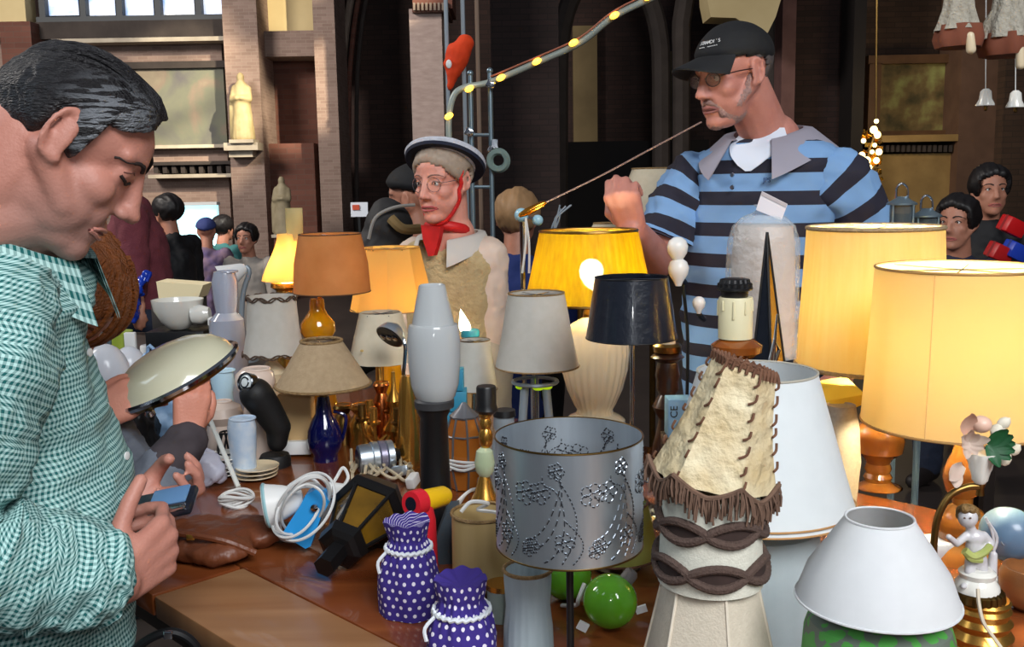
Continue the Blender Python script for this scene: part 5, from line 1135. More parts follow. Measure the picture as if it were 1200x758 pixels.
def loft(keys, m_, name, parent, n=64, sub=5, wr=0., wsc=(14, 26), seed=0, capends=True, uvs=1.0, open_top=False, fold=None):
    """clothing: keys = (centre, side vector, front vector, half side, half front[, power]); UV in metres"""
    ks = []
    cs = spline([k[0] for k in keys], sub); A = spline([V(k[1])*k[3] for k in keys], sub); B = spline([V(k[2])*k[4] for k in keys], sub)
    g = G(); uv = []; fs = []; vs = []; vl = 0
    for i, c in enumerate(cs):
        if i: vl += (c-cs[i-1]).length
        a, b = A[i], B[i]; pr = 0; last = None; ul = 0
        for j in range(n+1):
            t = 2*PI*j/n; ct, st = math.cos(t), math.sin(t); pw_ = .84
            p = c+a*(abs(ct)**pw_*(1 if ct >= 0 else -1))+b*(abs(st)**pw_*(1 if st >= 0 else -1))
            d = (p-c).normalized()
            if wr: 
                w_ = noise.fractal(V((math.cos(t)*1.3+seed, math.sin(t)*1.3+vl*wsc[0]*.5, vl*wsc[0])), .6, 2, 3)
                p = p+d*wr*w_
            if fold: p = p+d*fold(t, vl)
            if last: ul += (p-last).length
            last = p; vs.append(p); uv.append((ul*uvs, vl*uvs))
    for i in range(len(cs)-1):
        for j in range(n): fs.append((i*(n+1)+j, i*(n+1)+j+1, (i+1)*(n+1)+j+1, (i+1)*(n+1)+j))
    if capends:
        for i in (0, len(cs)-1):
            vs.append(cs[i]); uv.append((0, 0)); e = len(vs)-1
            for j in range(n): fs.append((e, i*(n+1)+j, i*(n+1)+j+1))
    g.add(vs, fs); g.uv = uv; return g.build(name, m_, parent, ang=75)
def frame(x, z):
    """rotation with local x along x and z as near as can be to z"""
    x = V(x).normalized(); z = V(z); z = (z-x*z.dot(x)).normalized(); y = z.cross(x); return Matrix((x, y, z)).transposed()
def tubeclothes(parent, name, m_, pts, rs, vox=.009, amp=.006, sc=14, smooth=5):
    return remesh(G().limb(pts, rs, 18), name, m_, parent, vox, smooth, amp, sc)
def legs(person, hip, m_, shoe_m, s=1., fwd=(1, 0, 0), g=None):
    f = V(fwd).normalized(); l = V((-f.y, f.x, 0))
    for y in (1, -1):
        h = V(hip)+l*.095*y; k = V((h.x, h.y, .48*s))+f*.015; a = V((h.x, h.y, .085))-f*.01
        tubeclothes(person, 'trouser_leg', m_, [h+V((0, 0, .02)), k, a], [.1, .075, .062], .012, .006, 9)
        remesh(G().cap(a-V((0, 0, .04))-f*.03, a-V((0, 0, .045))+f*.16, .042, .036).box(a+f*.06-V((0, 0, .077)), (.06, .06, .012)), 'shoe', shoe_m, person, .008, 3)
        if g: g.limb([h, k, a], [.07, .05, .04])
denim = mat('dark_denim', S(38, 46, 66), .85, n=(60, .8, S(28, 34, 50))); black_cloth = mat('black_cloth', S(20, 19, 22), .85, n=(20, .6, S(12, 12, 14))); shoe_m = mat('dark_shoe', S(30, 24, 22), .5)
# ------------------------------------------------------------------ man in the green checked shirt
skinA = skinmat('ruddy_skin', S(194, 136, 120), S(174, 114, 98))
# shaved-stubble tone on jaw and upper lip, placed in the head's own frame
pit = math.radians(39); YA = 1.20
yw = math.radians(23); fA = V((math.cos(pit)*math.cos(yw), math.cos(pit)*math.sin(yw), -math.sin(pit))).normalized(); lA = V((-math.sin(yw), math.cos(yw), 0)); lA = (lA-fA*lA.dot(fA)).normalized(); uA = fA.cross(lA)
CA = at(74, 164, 1.13)+lA*.078; MA = Matrix.Translation(CA) @ Matrix((fA, lA, uA)).transposed().to_4x4(); sA = .99
man = thing('person', 'man with short dark greying hair in a green checked shirt, looking down at a phone', 'person', (CA.x-.1, 1.24, 0))
b = G(); head_shapes(b, MA, sA, jaw=1.06, cran=(.000, .035, .088, .073))
nb = at(-2, 292, 1.235)
HP = lambda x, y, z: MA @ V((x*sA, y*sA, z*sA))
b.limb([HP(-.028, 0, -.02), HP(-.035, 0, -.085), nb, nb+V((-.02, 0, -.08))], [.060, .058, .062, .066]); b.cap(HP(.02, 0, -.085), HP(-.02, 0, -.125), .045, .05); b.cap(HP(.01, 0, -.06), nb, .056, .062)
torso = [(-22, 350), (-18, 440), (5, 540), (25, 640), (25, 760)]
tp = [at(x, y, 1.235) for x, y in torso]; b.limb([nb]+tp, [.07, .085, .085, .09, .09, .09])
shR, elR, wrR = at(-20, 345, 1.04), at(-62, 640, .97), at(138, 684, 1.075)
b.limb([shR, elR, wrR], [.045, .028, .026])
MR = Matrix.Translation(wrR) @ frame((.42, .84, .25), (.82, -.55, .0)).to_4x4()
hand(b, MR, 1, [(.75, 1.1, .7), (.8, 1.15, .7), (.85, 1.15, .7), (.85, 1.1, .7)], [(.016, .022, -.010), (.040, .052, -.016), (.064, .076, -.014), (.086, .092, -.012)], .95)
shL, elL, wrL = at(-20, 345, 1.43), at(10, 600, 1.42), at(146, 598, 1.30)
b.limb([shL, elL, wrL], [.055, .042, .030])
ML = Matrix.Translation(wrL) @ frame((.93, -.22, .12), (.05, .45, -.88)).to_4x4()
hand(b, ML, -1, [(.55, .8, .5), (.5, .8, .5), (.55, .75, .5), (.6, .8, .5)], [(.016, .022, -.010), (.042, .050, -.026), (.066, .050, -.046), (.086, .038, -.060)], .92)
hipA = at(15, 770, 1.235); b.limb([tp[-1], hipA], [.11, .11]); legs(man, V((hipA.x, hipA.y, .84)), denim, shoe_m, 1, g=b)
bA = remesh(b, 'body', skinA, man, .0036, 12)
# stubble: greyer skin low on the face
N = skinA.node_tree.nodes; Lk = skinA.node_tree.links; pb = N['Principled BSDF']; src = pb.inputs['Base Color'].links[0].from_socket
tc_ = N.new('ShaderNodeTexCoord'); vm = N.new('ShaderNodeVectorMath'); vm.operation = 'DISTANCE'; Lk.new(tc_.outputs['Object'], vm.inputs[0]); jp = HP(.05, 0, -.085)-ORG[man.name]; vm.inputs[1].default_value = jp
mr = N.new('ShaderNodeMapRange'); mr.inputs[1].default_value = .045; mr.inputs[2].default_value = .095; mr.inputs[3].default_value = .55; mr.inputs[4].default_value = 0; Lk.new(vm.outputs['Value'], mr.inputs[0])
Lk.new(MixC(N, Lk, mr.outputs[0], src, S(132, 110, 104)), pb.inputs['Base Color'])
dark_brow = mat('dark_brow', S(44, 34, 32), .8)
face_parts(bA, MA, sA, 'closed', dark_brow, mat('muted_lip', S(184, 126, 114), .5), bdz=-.005)
hairA = mat('dark_greying_hair', S(30, 28, 32), .42, n=(70, .75, S(12, 11, 13)), bump=(160, .6), stretch=(.5, 3, 3))
N = hairA.node_tree.nodes; Lk = hairA.node_tree.links; pb = N['Principled BSDF']; src = pb.inputs['Base Color'].links[0].from_socket
tc_ = N.new('ShaderNodeTexCoord'); vm = N.new('ShaderNodeVectorMath'); vm.operation = 'DISTANCE'; Lk.new(tc_.outputs['Object'], vm.inputs[0]); vm.inputs[1].default_value = HP(.03, -.08, .045)-ORG[man.name]
mr = N.new('ShaderNodeMapRange'); mr.inputs[1].default_value = .02; mr.inputs[2].default_value = .07; mr.inputs[3].default_value = 1; mr.inputs[4].default_value = 0; Lk.new(vm.outputs['Value'], mr.inputs[0])
mp = N.new('ShaderNodeMapping'); mp.inputs['Rotation'].default_value = (0, .6, 0); mp.inputs['Scale'].default_value = (8, 60, 200); Lk.new(tc_.outputs['Object'], mp.inputs[0]); nz = N.new('ShaderNodeTexNoise'); nz.inputs['Scale'].default_value = 1; nz.inputs['Detail'].default_value = 3; Lk.new(mp.outputs[0], nz.inputs[0])
ft = M_(N, Lk, 'MULTIPLY', mr.outputs[0], M_(N, Lk, 'GREATER_THAN', nz.outputs[0], .50)); Lk.new(MixC(N, Lk, M_(N, Lk, 'MULTIPLY', ft, .8), src, S(128, 132, 138)), pb.inputs['Base Color'])
hl = [(0, .088), (28, .084), (42, .066), (60, .050), (72, .044), (77, -.016), (88, -.010), (94, .036), (104, .026), (113, -.02), (130, -.06), (150, -.078), (180, -.084)]
hair_cap(man, MA, sA, lambda a: pw(a, hl), hairA, .009, .004, ctr=(.000, 0, .036), rad=(.091, .077, .074), bump=lambda a, q: .015*math.exp(-((q.x-.075)/.035)**2)*math.exp(-((q.z-.10)/.05)**2), stretch=(14, 70, 30), res=3)
g = G()          # combed locks over temple and crown
for i in range(70):
    y = random.uniform(-1, .6); a0 = random.uniform(.85, 2.3); pts = []
    for q in range(6):
        t = a0+(random.uniform(.08, .13))*q-.2; rr = (.101, .087, .084); el_ = y*.9
        d = V((math.cos(t)*math.cos(el_), math.sin(el_), math.sin(t)*math.cos(el_))); pts.append(HP(rr[0]*d.x, rr[1]*d.y, .036+rr[2]*d.z))
    g.tube(pts, [.0026, .0012], 5, smooth=2)
g.build('hair_locks', hairA, man)
ging = uvmat('green_gingham', lambda N, L, u, v: MixC(N, L, M_(N, L, 'MULTIPLY', M_(N, L, 'ADD', M_(N, L, 'GREATER_THAN', M_(N, L, 'FRACT', M_(N, L, 'DIVIDE', u, .0066)), .5), M_(N, L, 'GREATER_THAN', M_(N, L, 'FRACT', M_(N, L, 'DIVIDE', v, .0066)), .5)), .5), S(180, 216, 212), S(12, 92, 92)), .85)
X_, Y_ = V((-.31, .95, 0)), V((.95, .31, 0))
keys = [(at(-4, 306, 1.235), X_, Y_, .095, .085), (at(-14, 326, 1.235), X_, Y_, .165, .112), (at(-30, 362, 1.235), X_, Y_, .205, .133), (at(-32, 420, 1.235), X_, Y_, .20, .136), (at(-16, 485, 1.235), X_, Y_, .195, .141), (at(4, 545, 1.235), X_, Y_, .195, .147), (at(16, 605, 1.235), X_, Y_, .195, .152), (at(18, 670, 1.235), X_, Y_, .19, .150), (at(14, 758, 1.235), X_, Y_, .185, .145)]
sh_ = loft(keys, ging, 'shirt', man, 120, 8, .012, (16, 26), 1.7, fold=lambda t, v: .004*math.sin(30*v+3*math.sin(2*t)))
def arm_keys(pts, rs, up):
    ks = []
    for i, (p, r) in enumerate(zip(pts, rs)):
        t = (pts[min(i+1, len(pts)-1)]-pts[max(i-1, 0)]).normalized(); a = t.cross(V(up)).normalized(); ks.append((p, a, a.cross(t), r, r*1.05))
    return ks
loft(arm_keys([shR+V((.0, .03, .025)), shR+V((-.008, -.005, -.05)), shR.lerp(elR, .55), elR+V((-.012, 0, .03)), elR+V((.022, .003, -.022)), elR.lerp(wrR, .45)+V((0, 0, -.002)), elR.lerp(wrR, .80), wrR+V((-.012, 0, .003))], [.060, .078, .072, .066, .064, .062, .054, .046], (0, 1, .1)), ging, 'sleeve', man, 96, 8, .010, (40, 40), 3.1, fold=lambda t, v: .004*math.sin(55*v+2*math.cos(t)))
loft(arm_keys([wrR+V((-.016, -.001, .002)), wrR+V((-.004, 0, 0))], [.0475, .0455], (0, 1, .1)), ging, 'cuff', man, 60, 4, 0)
loft(arm_keys([shL, shL.lerp(elL, .55), elL, elL.lerp(wrL, .5), wrL+V((-.02, 0, 0))], [.075, .068, .06, .052, .044], (0, 1, .1)), ging, 'sleeve', man, 60, 6, .009, (40, 40), 5.1)
# collar: a standing band folded over, open at the throat
def collar(parent, c, fwd, side, rx, ry, h, drop, m_, tips=.05, gap=.35, tilt=0, flare=1.3):
    vs = []; fs = []; uv = []; n = 40; f = V(fwd); s_ = V(side)
    for i in range(n+1):
        t = gap+(2*PI-2*gap)*i/n; ct, st = math.cos(t), math.sin(t); w_ = max(0, ct)**2
        top = V(c)+f*ry*ct*.92+s_*rx*st*.92+V((0, 0, h-w_*h*.6-tilt*ct)); out = V(c)+f*(ry*1.12*ct+.012*w_)+s_*rx*1.14*st+V((0, 0, h*.9-w_*h*.6-tilt*ct)); low = V(c)+f*(ry*flare*ct+tips*w_*.4)+s_*rx*(flare+.06)*st+V((0, 0, -drop-tips*w_-tilt*ct))
        base = V(c)+f*ry*ct+s_*rx*st+V((0, 0, -.02-tilt*ct))
        for q, p in enumerate((base, top, out, low)): vs.append(p); uv.append((i*.0125, q*.025))
    for i in range(n):
        for q in range(3): fs.append((i*4+q, i*4+q+1, i*4+q+5, i*4+q+4))
    k = len(vs); vs += [p*1 for p in vs]
    for i in range(k):
        d = (vs[i]-V(c)); d.z *= .2; vs[k+i] = vs[i]-d.normalized()*.003 if i % 4 in (0, 1) else vs[i]-d.normalized()*.0025
        uv.append(uv[i])
    fs += [tuple(k+x for x in f_[::-1]) for f_ in fs]
    g = G().add(vs, fs); g.uv = uv; return g.build('collar', m_, parent, ang=80)
collar(man, at(14, 283, 1.235), (1, 0, 0), (0, 1, 0), .086, .076, .022, .022, ging, .055, .30, .034)
for i in range(4): G().lathe([(.0055, 0), (.0055, .002), (.002, .0026)], keys[3+i][0]+Y_*(keys[3+i][4]+.006)+V((0, -.012, 0)), (1, -.2, 0), seg=14).build('shirt_button', white_pl, man)
G().tube([at(10, 772, 1.235)+V((.128*math.cos(a), .18*math.sin(a), 0)) for a in [2*PI*i/40 for i in range(40)]], .017, 8, closed=True).build('belt', mat('brown_belt', S(74, 40, 26), .45), man)
# phone in his hands
pc = at(190, 592, 1.205); RP = frame((.96, -.08, .2), (-.15, -.45, .9))
ph = thing('phone', 'black slider phone with a silver bar held in both hands', 'phone', pc)
G().box(pc, (.088, .046, .011), RP, .004).build('body', black_gloss, ph); G().box(pc+RP @ V((.014, -.018, .0075)), (.052, .010, .006), RP, .0025).build('silver_bar', chrome, ph)
G().box(pc+RP @ V((.012, .006, .0070)), (.05, .030, .004), RP, .002).build('slide_screen', mat('dim_blue_screen', S(92, 128, 168), .15), ph)
# shoulder bag strap behind the wrist
ps = at(214, 722, 1.27)
sb = thing('wrist_strap_bag', 'dark bag with a shiny clasp hanging at the front edge of the table', 'bag', V((ps.x-.06, ps.y, .45)))
remesh(G().ell(ps+V((.0, -.06, -.16)), (.065, .04, .12)).ell(ps+V((.0, -.06, -.25)), (.07, .045, .06)), 'bag_body', black_cloth, sb, .01, 3, .008, 14)
G().tube([ps+V((-.07, -.06, -.08)), ps+V((-.045, -.06, -.02)), ps+V((.0, -.06, .006)), ps+V((.03, -.055, -.01)), ps+V((.04, -.05, -.05)), ps+V((.03, -.05, -.1))], .006, 8, smooth=6).build('strap', black_pl, sb); G().box(ps+V((.004, -.068, .006)), (.012, .005, .012), None, .002).build('clasp', chrome, sb)

# ------------------------------------------------------------------ bending person with the lamp bowl
YD = 1.70; CD = at(66, 352, YD); fD = V((.58, -.10, -.80)).normalized(); lD = V((.1, 1, 0)); lD = (lD-fD*lD.dot(fD)).normalized(); MD = Matrix.Translation(CD) @ Matrix((fD, lD, fD.cross(lD))).transposed().to_4x4(); sD = .98
skinD = skinmat('pink_skin', S(212, 146, 124), S(192, 120, 98))
per = thing('person', 'person with reddish brown hair bending down, holding a cream glass lamp bowl', 'person', (CD.x-.38, YD-.04, 0))
b = G(); head_shapes(b, MD, sD); nbD = CD+V((-.14, -.02, -.06)); b.limb([CD+V((-.03, 0, -.02)), nbD], [.055, .06])
pelD = V((CD.x-.40, YD-.04, .92)); b.limb([nbD, nbD.lerp(pelD, .4), pelD], [.09, .12, .12])
bw = at(206, 441, 1.72)
wL = at(220, 514, 1.62); wR = at(104, 492, 1.62)
shD = (nbD+V((.03, .16, -.05)), nbD+V((.03, -.14, -.05)))
elD = (at(168, 590, 1.60), at(60, 540, 1.54))
b.limb([shD[0], elD[0], wL], [.05, .04, .028]); b.limb([shD[1], elD[1], wR], [.05, .04, .028])
hand(b, Matrix.Translation(wL+V((0, 0, .008))) @ frame((.15, .15, .97), (.45, -.88, .0)).to_4x4(), -1, [(.5, .9, .5), (.5, .9, .5), (.55, .9, .5), (.6, .9, .5)], [(.016, .020, -.010), (.045, .046, -.022), (.070, .052, -.03), (.092, .046, -.034)], .76)
hand(b, Matrix.Translation(wR) @ frame((.82, .25, .42), (.1, -.80, .5)).to_4x4(), 1, [(.25, .4, .3), (.25, .4, .3), (.3, .4, .3), (.3, .4, .3)], [(.016, .022, -.010), (.045, .046, -.012), (.070, .052, -.014), (.092, .05, -.014)], .88)
legs(per, V((pelD.x, pelD.y, .88)), black_cloth, shoe_m, 1, (1, .2, 0), b)
bD = remesh(b, 'body', skinD, per, .005, 4); face_parts(bD, MD, sD, 'closed', mat('auburn_brow', S(104, 62, 34), .8))
hairD = mat('reddish_brown_hair', S(140, 76, 26), .45, n=(50, .8, S(84, 42, 14)), bump=(120, .7), stretch=(.6, 3, 2))
hair_cap(per, MD, sD, lambda a: pw(a, [(0, .07), (40, .045), (60, -.035), (100, -.05), (150, -.085), (180, -.09)]), hairD, .022, .012, stretch=(10, 60, 14))
g = G()
for i in range(60):
    a = random.uniform(-2.7, 2.7); pts = []
    for q in range(5):
        e = 1.1-q*.42; d = V((math.cos(e)*math.cos(a), math.cos(e)*math.sin(a), math.sin(e))); pts.append(MD @ V((-.012+.122*d.x, .1*d.y, .041+.104*d.z)))
    g.tube(pts, [.006, .003], 5, smooth=3)
g.build('hair_locks', hairD, per)
greyk = mat('grey_checked_wool', S(122, 128, 138), .9, n=(40, .9, S(78, 82, 94)), stretch=(1, .2, 1)); dgrey = mat('dark_grey_cuff', S(70, 62, 66), .9, n=(30, .6, S(54, 48, 52)))
tubeclothes(per, 'jacket', greyk, [nbD+V((-.01, 0, -.02)), nbD.lerp(pelD, .4), pelD], [.115, .15, .15], .01, .008, 12)
tubeclothes(per, 'sleeve', greyk, [shD[0], elD[0], elD[0].lerp(wL, .5)], [.072, .058, .05], .008, .008, 22); tubeclothes(per, 'sleeve', greyk, [shD[1], elD[1], elD[1].lerp(wR, .8)], [.07, .055, .045], .008, .008, 22)
tubeclothes(per, 'cuff', dgrey, [elD[0].lerp(wL, .42), elD[0].lerp(wL, .96)], [.050, .038], .007, .004, 22)
nB = V((-.38, -.17, .90)).normalized(); bowl = thing('lamp_bowl', 'round cream glass ceiling lamp bowl with chrome rim held up in two hands', 'lamp shade', bw)
G().lathe([(.112, .002), (.106, .018), (.09, .036), (.062, .050), (.03, .057), (0, .059), (0, .054), (.06, .046), (.088, .031), (.104, .012)], bw, nB, seg=48).build('glass', mat('cream_glass', S(214, 210, 184), .2, n=(5, .5, S(196, 192, 160)), coat=.4), bowl)
G().ring(bw, .116, .006, nB, 48).build('chrome_rim', chrome, bowl); G().lathe([(.11, -.012), (.116, -.006), (.118, .0), (.06, -.016), (.0, -.018)], bw, nB, seg=40).build('metal_back', old_brass, bowl); G().lathe([(.004, 0), (.009, .004), (.006, .012), (0, .013)], bw+nB*.004+V((-.01, -.10, -.05)), (0, -.6, .8), seg=12).build('clip', chrome, bowl)

# ------------------------------------------------------------------ stallholder in cap and striped polo shirt
YB = 2.46; a_ = math.radians(27); fB = V((-math.cos(a_), -math.sin(a_), 0)); lB = V((-fB.y, fB.x, 0)); pb_ = math.radians(12); fh = (fB*math.cos(pb_)+V((0, 0, -math.sin(pb_)))).normalized()
earB = at(884, 86, YB-.07); sB = .98; CB = earB-lB*.078*sB; MB_ = Matrix.Translation(CB) @ Matrix((fh, lB, fh.cross(lB))).transposed().to_4x4(); HB = lambda x, y, z: MB_ @ V((x*sB, y*sB, z*sB))
skinB = skinmat('weathered_skin', S(196, 138, 124), S(172, 108, 94))
mB = thing('person', 'bearded man in black cap, glasses and blue striped polo shirt behind the lamps', 'person', (CB.x+.06, YB+.12, 0))
tf = V((-.62, -.78, 0)).normalized(); tl = V((-tf.y, tf.x, 0)); YT = YB+.09
b = G(); head_shapes(b, MB_, sB, jaw=1.05); nbB = at(902, 168, YT); b.limb([HB(-.03, 0, -.03), nbB, nbB+V((0, 0, -.1))], [.06, .062, .08])
tpB = [at(x, y, YT) for x, y in ((898, 215), (888, 300), (888, 400), (892, 500), (895, 600))]; b.limb([nbB]+tpB, [.08, .11, .115, .12, .12, .12])
sRb, eRb, wRb = at(812, 208, YT+.10), at(772, 305, YT+.04), at(742, 268, YT-.18)
sLb, eLb, wLb = at(982, 208, YT-.10), at(1040, 335, YT-.06), at(985, 440, YT-.20)
b.limb([sRb, eRb, wRb], [.058, .046, .031]); b.limb([sLb, eLb, wLb], [.058, .046, .031])
hand(b, Matrix.Translation(wRb) @ frame((-.34, -.22, .90), (-.35, -.92, -.12)).to_4x4(), 1, [(1.0, 1.2, .7), (1.0, 1.25, .7), (1.05, 1.25, .7), (1.1, 1.2, .7)], [(.016, .022, -.010), (.042, .048, -.024), (.066, .044, -.046), (.080, .026, -.058)], 1.05)
hand(b, Matrix.Translation(wLb) @ frame((-.3, -.6, -.74), (.3, -.74, .5)).to_4x4(), -1, [(.4, .5, .3)]*4, [(.016, .022, -.010), (.045, .046, -.022), (.070, .052, -.03), (.092, .046, -.034)], 1.0)
legs(mB, V((tpB[-1].x, YT, .88)), denim, shoe_m, 1.02, tf, b)
bB = remesh(b, 'body', skinB, mB, .005, 3)
face_parts(bB, MB_, sB, 'open', mat('grey_brow', S(120, 104, 100), .8), mat('pale_lip', S(150, 96, 92), .5), browr=.003)
beard = mat('grey_stubble', S(182, 150, 144), .9, n=(120, .9, S(154, 120, 112)), bump=(300, .8))
g = G(); Rn = MB_.to_3x3().normalized()
g.ell(HB(.036, 0, -.078), (.052*sB, .0505*sB, .038*sB), Rn).ell(HB(.073, 0, -.099), (.024*sB, .026*sB, .020*sB), Rn)
for y in (1, -1): g.limb([HB(.040, .049*y, -.06), HB(.012, .060*y, -.035), HB(.002, .066*y, -.005)], [.0150*sB, .0130*sB, .008*sB]); g.limb([HB(.090, .004*y, -.047), HB(.082, .025*y, -.055), HB(.074, .030*y, -.08)], [.0085*sB, .0075*sB, .008*sB])
remesh(g, 'beard', beard, mB, .003, 2, .0012, 160)
hair_cap(mB, MB_, sB, lambda a: pw(a, [(0, .14), (60, .12), (85, .045), (95, .03), (112, .03), (125, -.03), (180, -.05)]), mat('short_grey_hair', S(96, 88, 86), .7, n=(80, .8, S(60, 54, 54))), .004, .002)
capm = mat('black_cap_cotton', S(19, 20, 23), .8, n=(40, .6, S(13, 13, 16)))
hair_cap(mB, MB_, sB, lambda a: pw(a, [(0, .052), (60, .046), (90, .038), (130, .022), (180, .012)]), capm, .009, .0015, 'cap', ctr=(-.012, 0, .042), rad=(.098, .078, .081), stretch=(20, 20, 20))
vs = []; fs = []
for i in range(17):
    a = -1.15+2.3*i/16
    for q in range(6):
        f = q/5; vs.append(HB(-.006+(.094+.082*f*math.cos(a*.8)**.7)*math.cos(a*.86), (.083+.006*f)*math.sin(a), .060-.014*f-.030*f*math.sin(abs(a))**2*1.0-.012*math.sin(abs(a))**2))
for i in range(16):
    for q in range(5): fs.append((i*6+q, i*6+q+1, i*6+q+7, i*6+q+6))
n = len(vs); up_ = MB_.to_3x3() @ V((0, 0, 1)); vs += [v+up_*.004 for v in vs]; fs += [tuple(n+x for x in f[::-1]) for f in fs]
edge = [i*6+5 for i in range(17)]
for x, y in zip(edge, edge[1:]): fs.append((x, y, n+y, n+x))
G().add(vs, fs).build('cap_brim', capm, mB)
cpo = [o for o in mB.children if o.name.startswith('cap') and 'brim' not in o.name][0]
# white lettering across the cap front
def on_cap(az, el, off=.0105):
    d = V((math.cos(el)*math.cos(az), math.cos(el)*math.sin(az), math.sin(el))); return HB(-.012+(.098+off)*d.x, (.078+off)*d.y, .042+(.081+off)*d.z)
def cap_text(body, size, az0, az1, el, m_):
    n = len(body)
    for i, chh in enumerate(body):
        if chh == ' ': continue
        az = az0+(az1-az0)*(i+.5)/n; p = on_cap(az, el); du = (on_cap(az+.03, el)-on_cap(az-.03, el)).normalized(); dv = (on_cap(az, el+.03)-on_cap(az, el-.03)).normalized(); nn = du.cross(dv)
        text(chh, size, p, Matrix((du, dv, nn)).transposed(), m_, mB, 'cap_lettering', .0004)
lw = mat('white_thread', S(206, 206, 206), .7)
cap_text("STRAADI'S", .0135, -.12, .66, .60, lw)
for a0_, a1_ in ((-.12, .14), (.24, .58)):      # second row, too blurred to read
    for q in range(5): G().tube([on_cap(a0_+(a1_-a0_)*(q+.1)/5, .475, .0100), on_cap(a0_+(a1_-a0_)*(q+.5)/5, .49, .0100), on_cap(a0_+(a1_-a0_)*(q+.9)/5, .472, .0100)], .0008, 5).build('cap_stitching', lw, mB)
fr = mat('dark_glasses_frame', S(46, 26, 28), .3); gl = G()
lens = mat('spectacle_lens', S(150, 130, 130), .05, alpha=.25)
gls = thing('x', 'x', 'x', (0, 0, 0)) if False else None
go = None
for y in (1, -1):
    ring = [HB(.094-.010*abs(math.sin(a)*0)-.28*abs(.034+.023*math.cos(a)-.012)**1.25, (.034+.0235*math.cos(a))*y, .006+.0155*math.sin(a)*(1 if math.sin(a) > 0 else 1.05)) for a in [2*PI*i/28 for i in range(28)]]
    gl.tube(ring, .0013, 6, closed=True); gl.tube([HB(.083, .0575*y, .012), HB(.072, .066*y, .013), HB(.04, .076*y, .014), HB(-.002, .082*y, .012)], .0014, 6, smooth=4)
    if y == 1: lring = ring
    else: rring = ring
gl.tube([HB(.094, .011, .010), HB(.098, 0, .013), HB(.094, -.011, .010)], .0013, 6, smooth=4)
go = gl.build('glasses', fr, mB)
for r_ in (lring, rring): G().prism(r_, MB_.to_3x3() @ V((-.0008, 0, 0))).build('lens', lens, go)
stripe = uvmat('blue_striped_jersey', lambda N, L, u, v: MixC(N, L, M_(N, L, 'GREATER_THAN', M_(N, L, 'FRACT', M_(N, L, 'DIVIDE', M_(N, L, 'ADD', v, .058), .078)), .56), S(118, 156, 200), S(34, 32, 46)), .85)
tk = [(at(908, 160, YT+.01), tl, tf, .10, .085), (at(904, 172, YT), tl, tf, .155, .10), (at(900, 190, YT), tl, tf, .195, .115), (at(896, 225, YT), tl, tf, .205, .128), (at(888, 280, YT), tl, tf, .195, .135), (at(884, 340, YT), tl, tf, .19, .138), (at(886, 420, YT), tl, tf, .195, .14), (at(890, 520, YT), tl, tf, .195, .14)]
loft(tk, stripe, 'polo_shirt', mB, 96, 8, .010, (14, 20), .6)
loft(arm_keys([sRb+V((.07, -.03, .012)), sRb+V((.01, 0, -.005)), sRb.lerp(eRb, .40), sRb.lerp(eRb, .78)], [.060, .080, .080, .080], (0, 1, .1)), stripe, 'sleeve', mB, 64, 8, .012, (26, 26), 2.2)
loft(arm_keys([sLb+V((-.07, .03, .012)), sLb+V((-.01, 0, -.005)), sLb.lerp(eLb, .45), sLb.lerp(eLb, .95)], [.060, .082, .082, .078], (0, 1, .1)), stripe, 'sleeve', mB, 64, 8, .012, (26, 26), 4.2)
colm = mat('grey_blue_collar', S(150, 146, 158), .85)
collar(mB, at(900, 163, YT), tf, tl, .098, .092, .022, .030, colm, .075, .50, .016, 1.72)
# white undershirt at the open neck
ctr = at(888, 170, YT); vs = []; fs = []; rows_ = 12
for i in range(rows_+1):
    v = i/rows_; f_ = v*2.3; q = min(2, int(f_)); e_ = f_-q; c0 = tk[q][0].lerp(tk[q+1][0], e_); a0 = tk[q][3]+(tk[q+1][3]-tk[q][3])*e_; b0 = tk[q][4]+(tk[q+1][4]-tk[q][4])*e_
    if i == 0: c0 = c0+V((0, 0, .018)); a0 *= .8; b0 *= .85
    for j in range(9):
        th = PI/2+(j/8*2-1)*(.56*(1-v)**.8+.02)-.02; vs.append(c0+tl*(a0+.006)*(abs(math.cos(th))**.84*(1 if math.cos(th) > 0 else -1))+tf*(b0+.009)*abs(math.sin(th))**.84)
for i in range(rows_):
    for j in range(8): fs.append((i*9+j, i*9+j+1, i*9+j+10, i*9+j+9))
n = len(vs); vs += [p-tf*.004 for p in vs]; fs += [tuple(n+x for x in f_[::-1]) for f_ in fs]
g = G().add(vs, fs)
g.build('undershirt', mat('white_cotton', S(214, 222, 236), .85), mB)
dv_ = V((0, 0, 1)); text('JPS', .016, at(908, 211, YT)+tf*.150+tl*.045, Matrix((tl, dv_, tl.cross(dv_))).transposed(), mat('dark_blue_thread', S(40, 64, 110), .8), mB, 'chest_lettering', .001)
for z in (0, .03): G().lathe([(.006, 0), (.005, .003)], ctr+tf*.135+tl*(-.004)+V((0, 0, -.075-z)), tf, seg=14).build('button', chrome, mB)
# cable he is holding
w0 = wRb+V((-.035, -.05, .085))
cb = thing('lamp_cable', 'thin cable stretched through the hand of the man in the cap', 'cable', at(700, 205, YT-.22))
p0_, p1_ = at(822, 143, YT-.16), at(640, 237, YT-.24)
G().tube([p0_, at(760, 176, YT-.19), at(702, 207, YT-.22), p1_], .0022, 6, smooth=5).build('wire', mat('brown_wire', S(130, 104, 96), .5), cb)
G().lathe([(.003, 0), (.008, .01), (.009, .05), (.005, .07), (0, .072)], p1_, at(622, 246, YT-.24)-p1_, seg=14).build('brass_fitting', mat('orange_brass', S(200, 130, 40), .25, .9), cb)

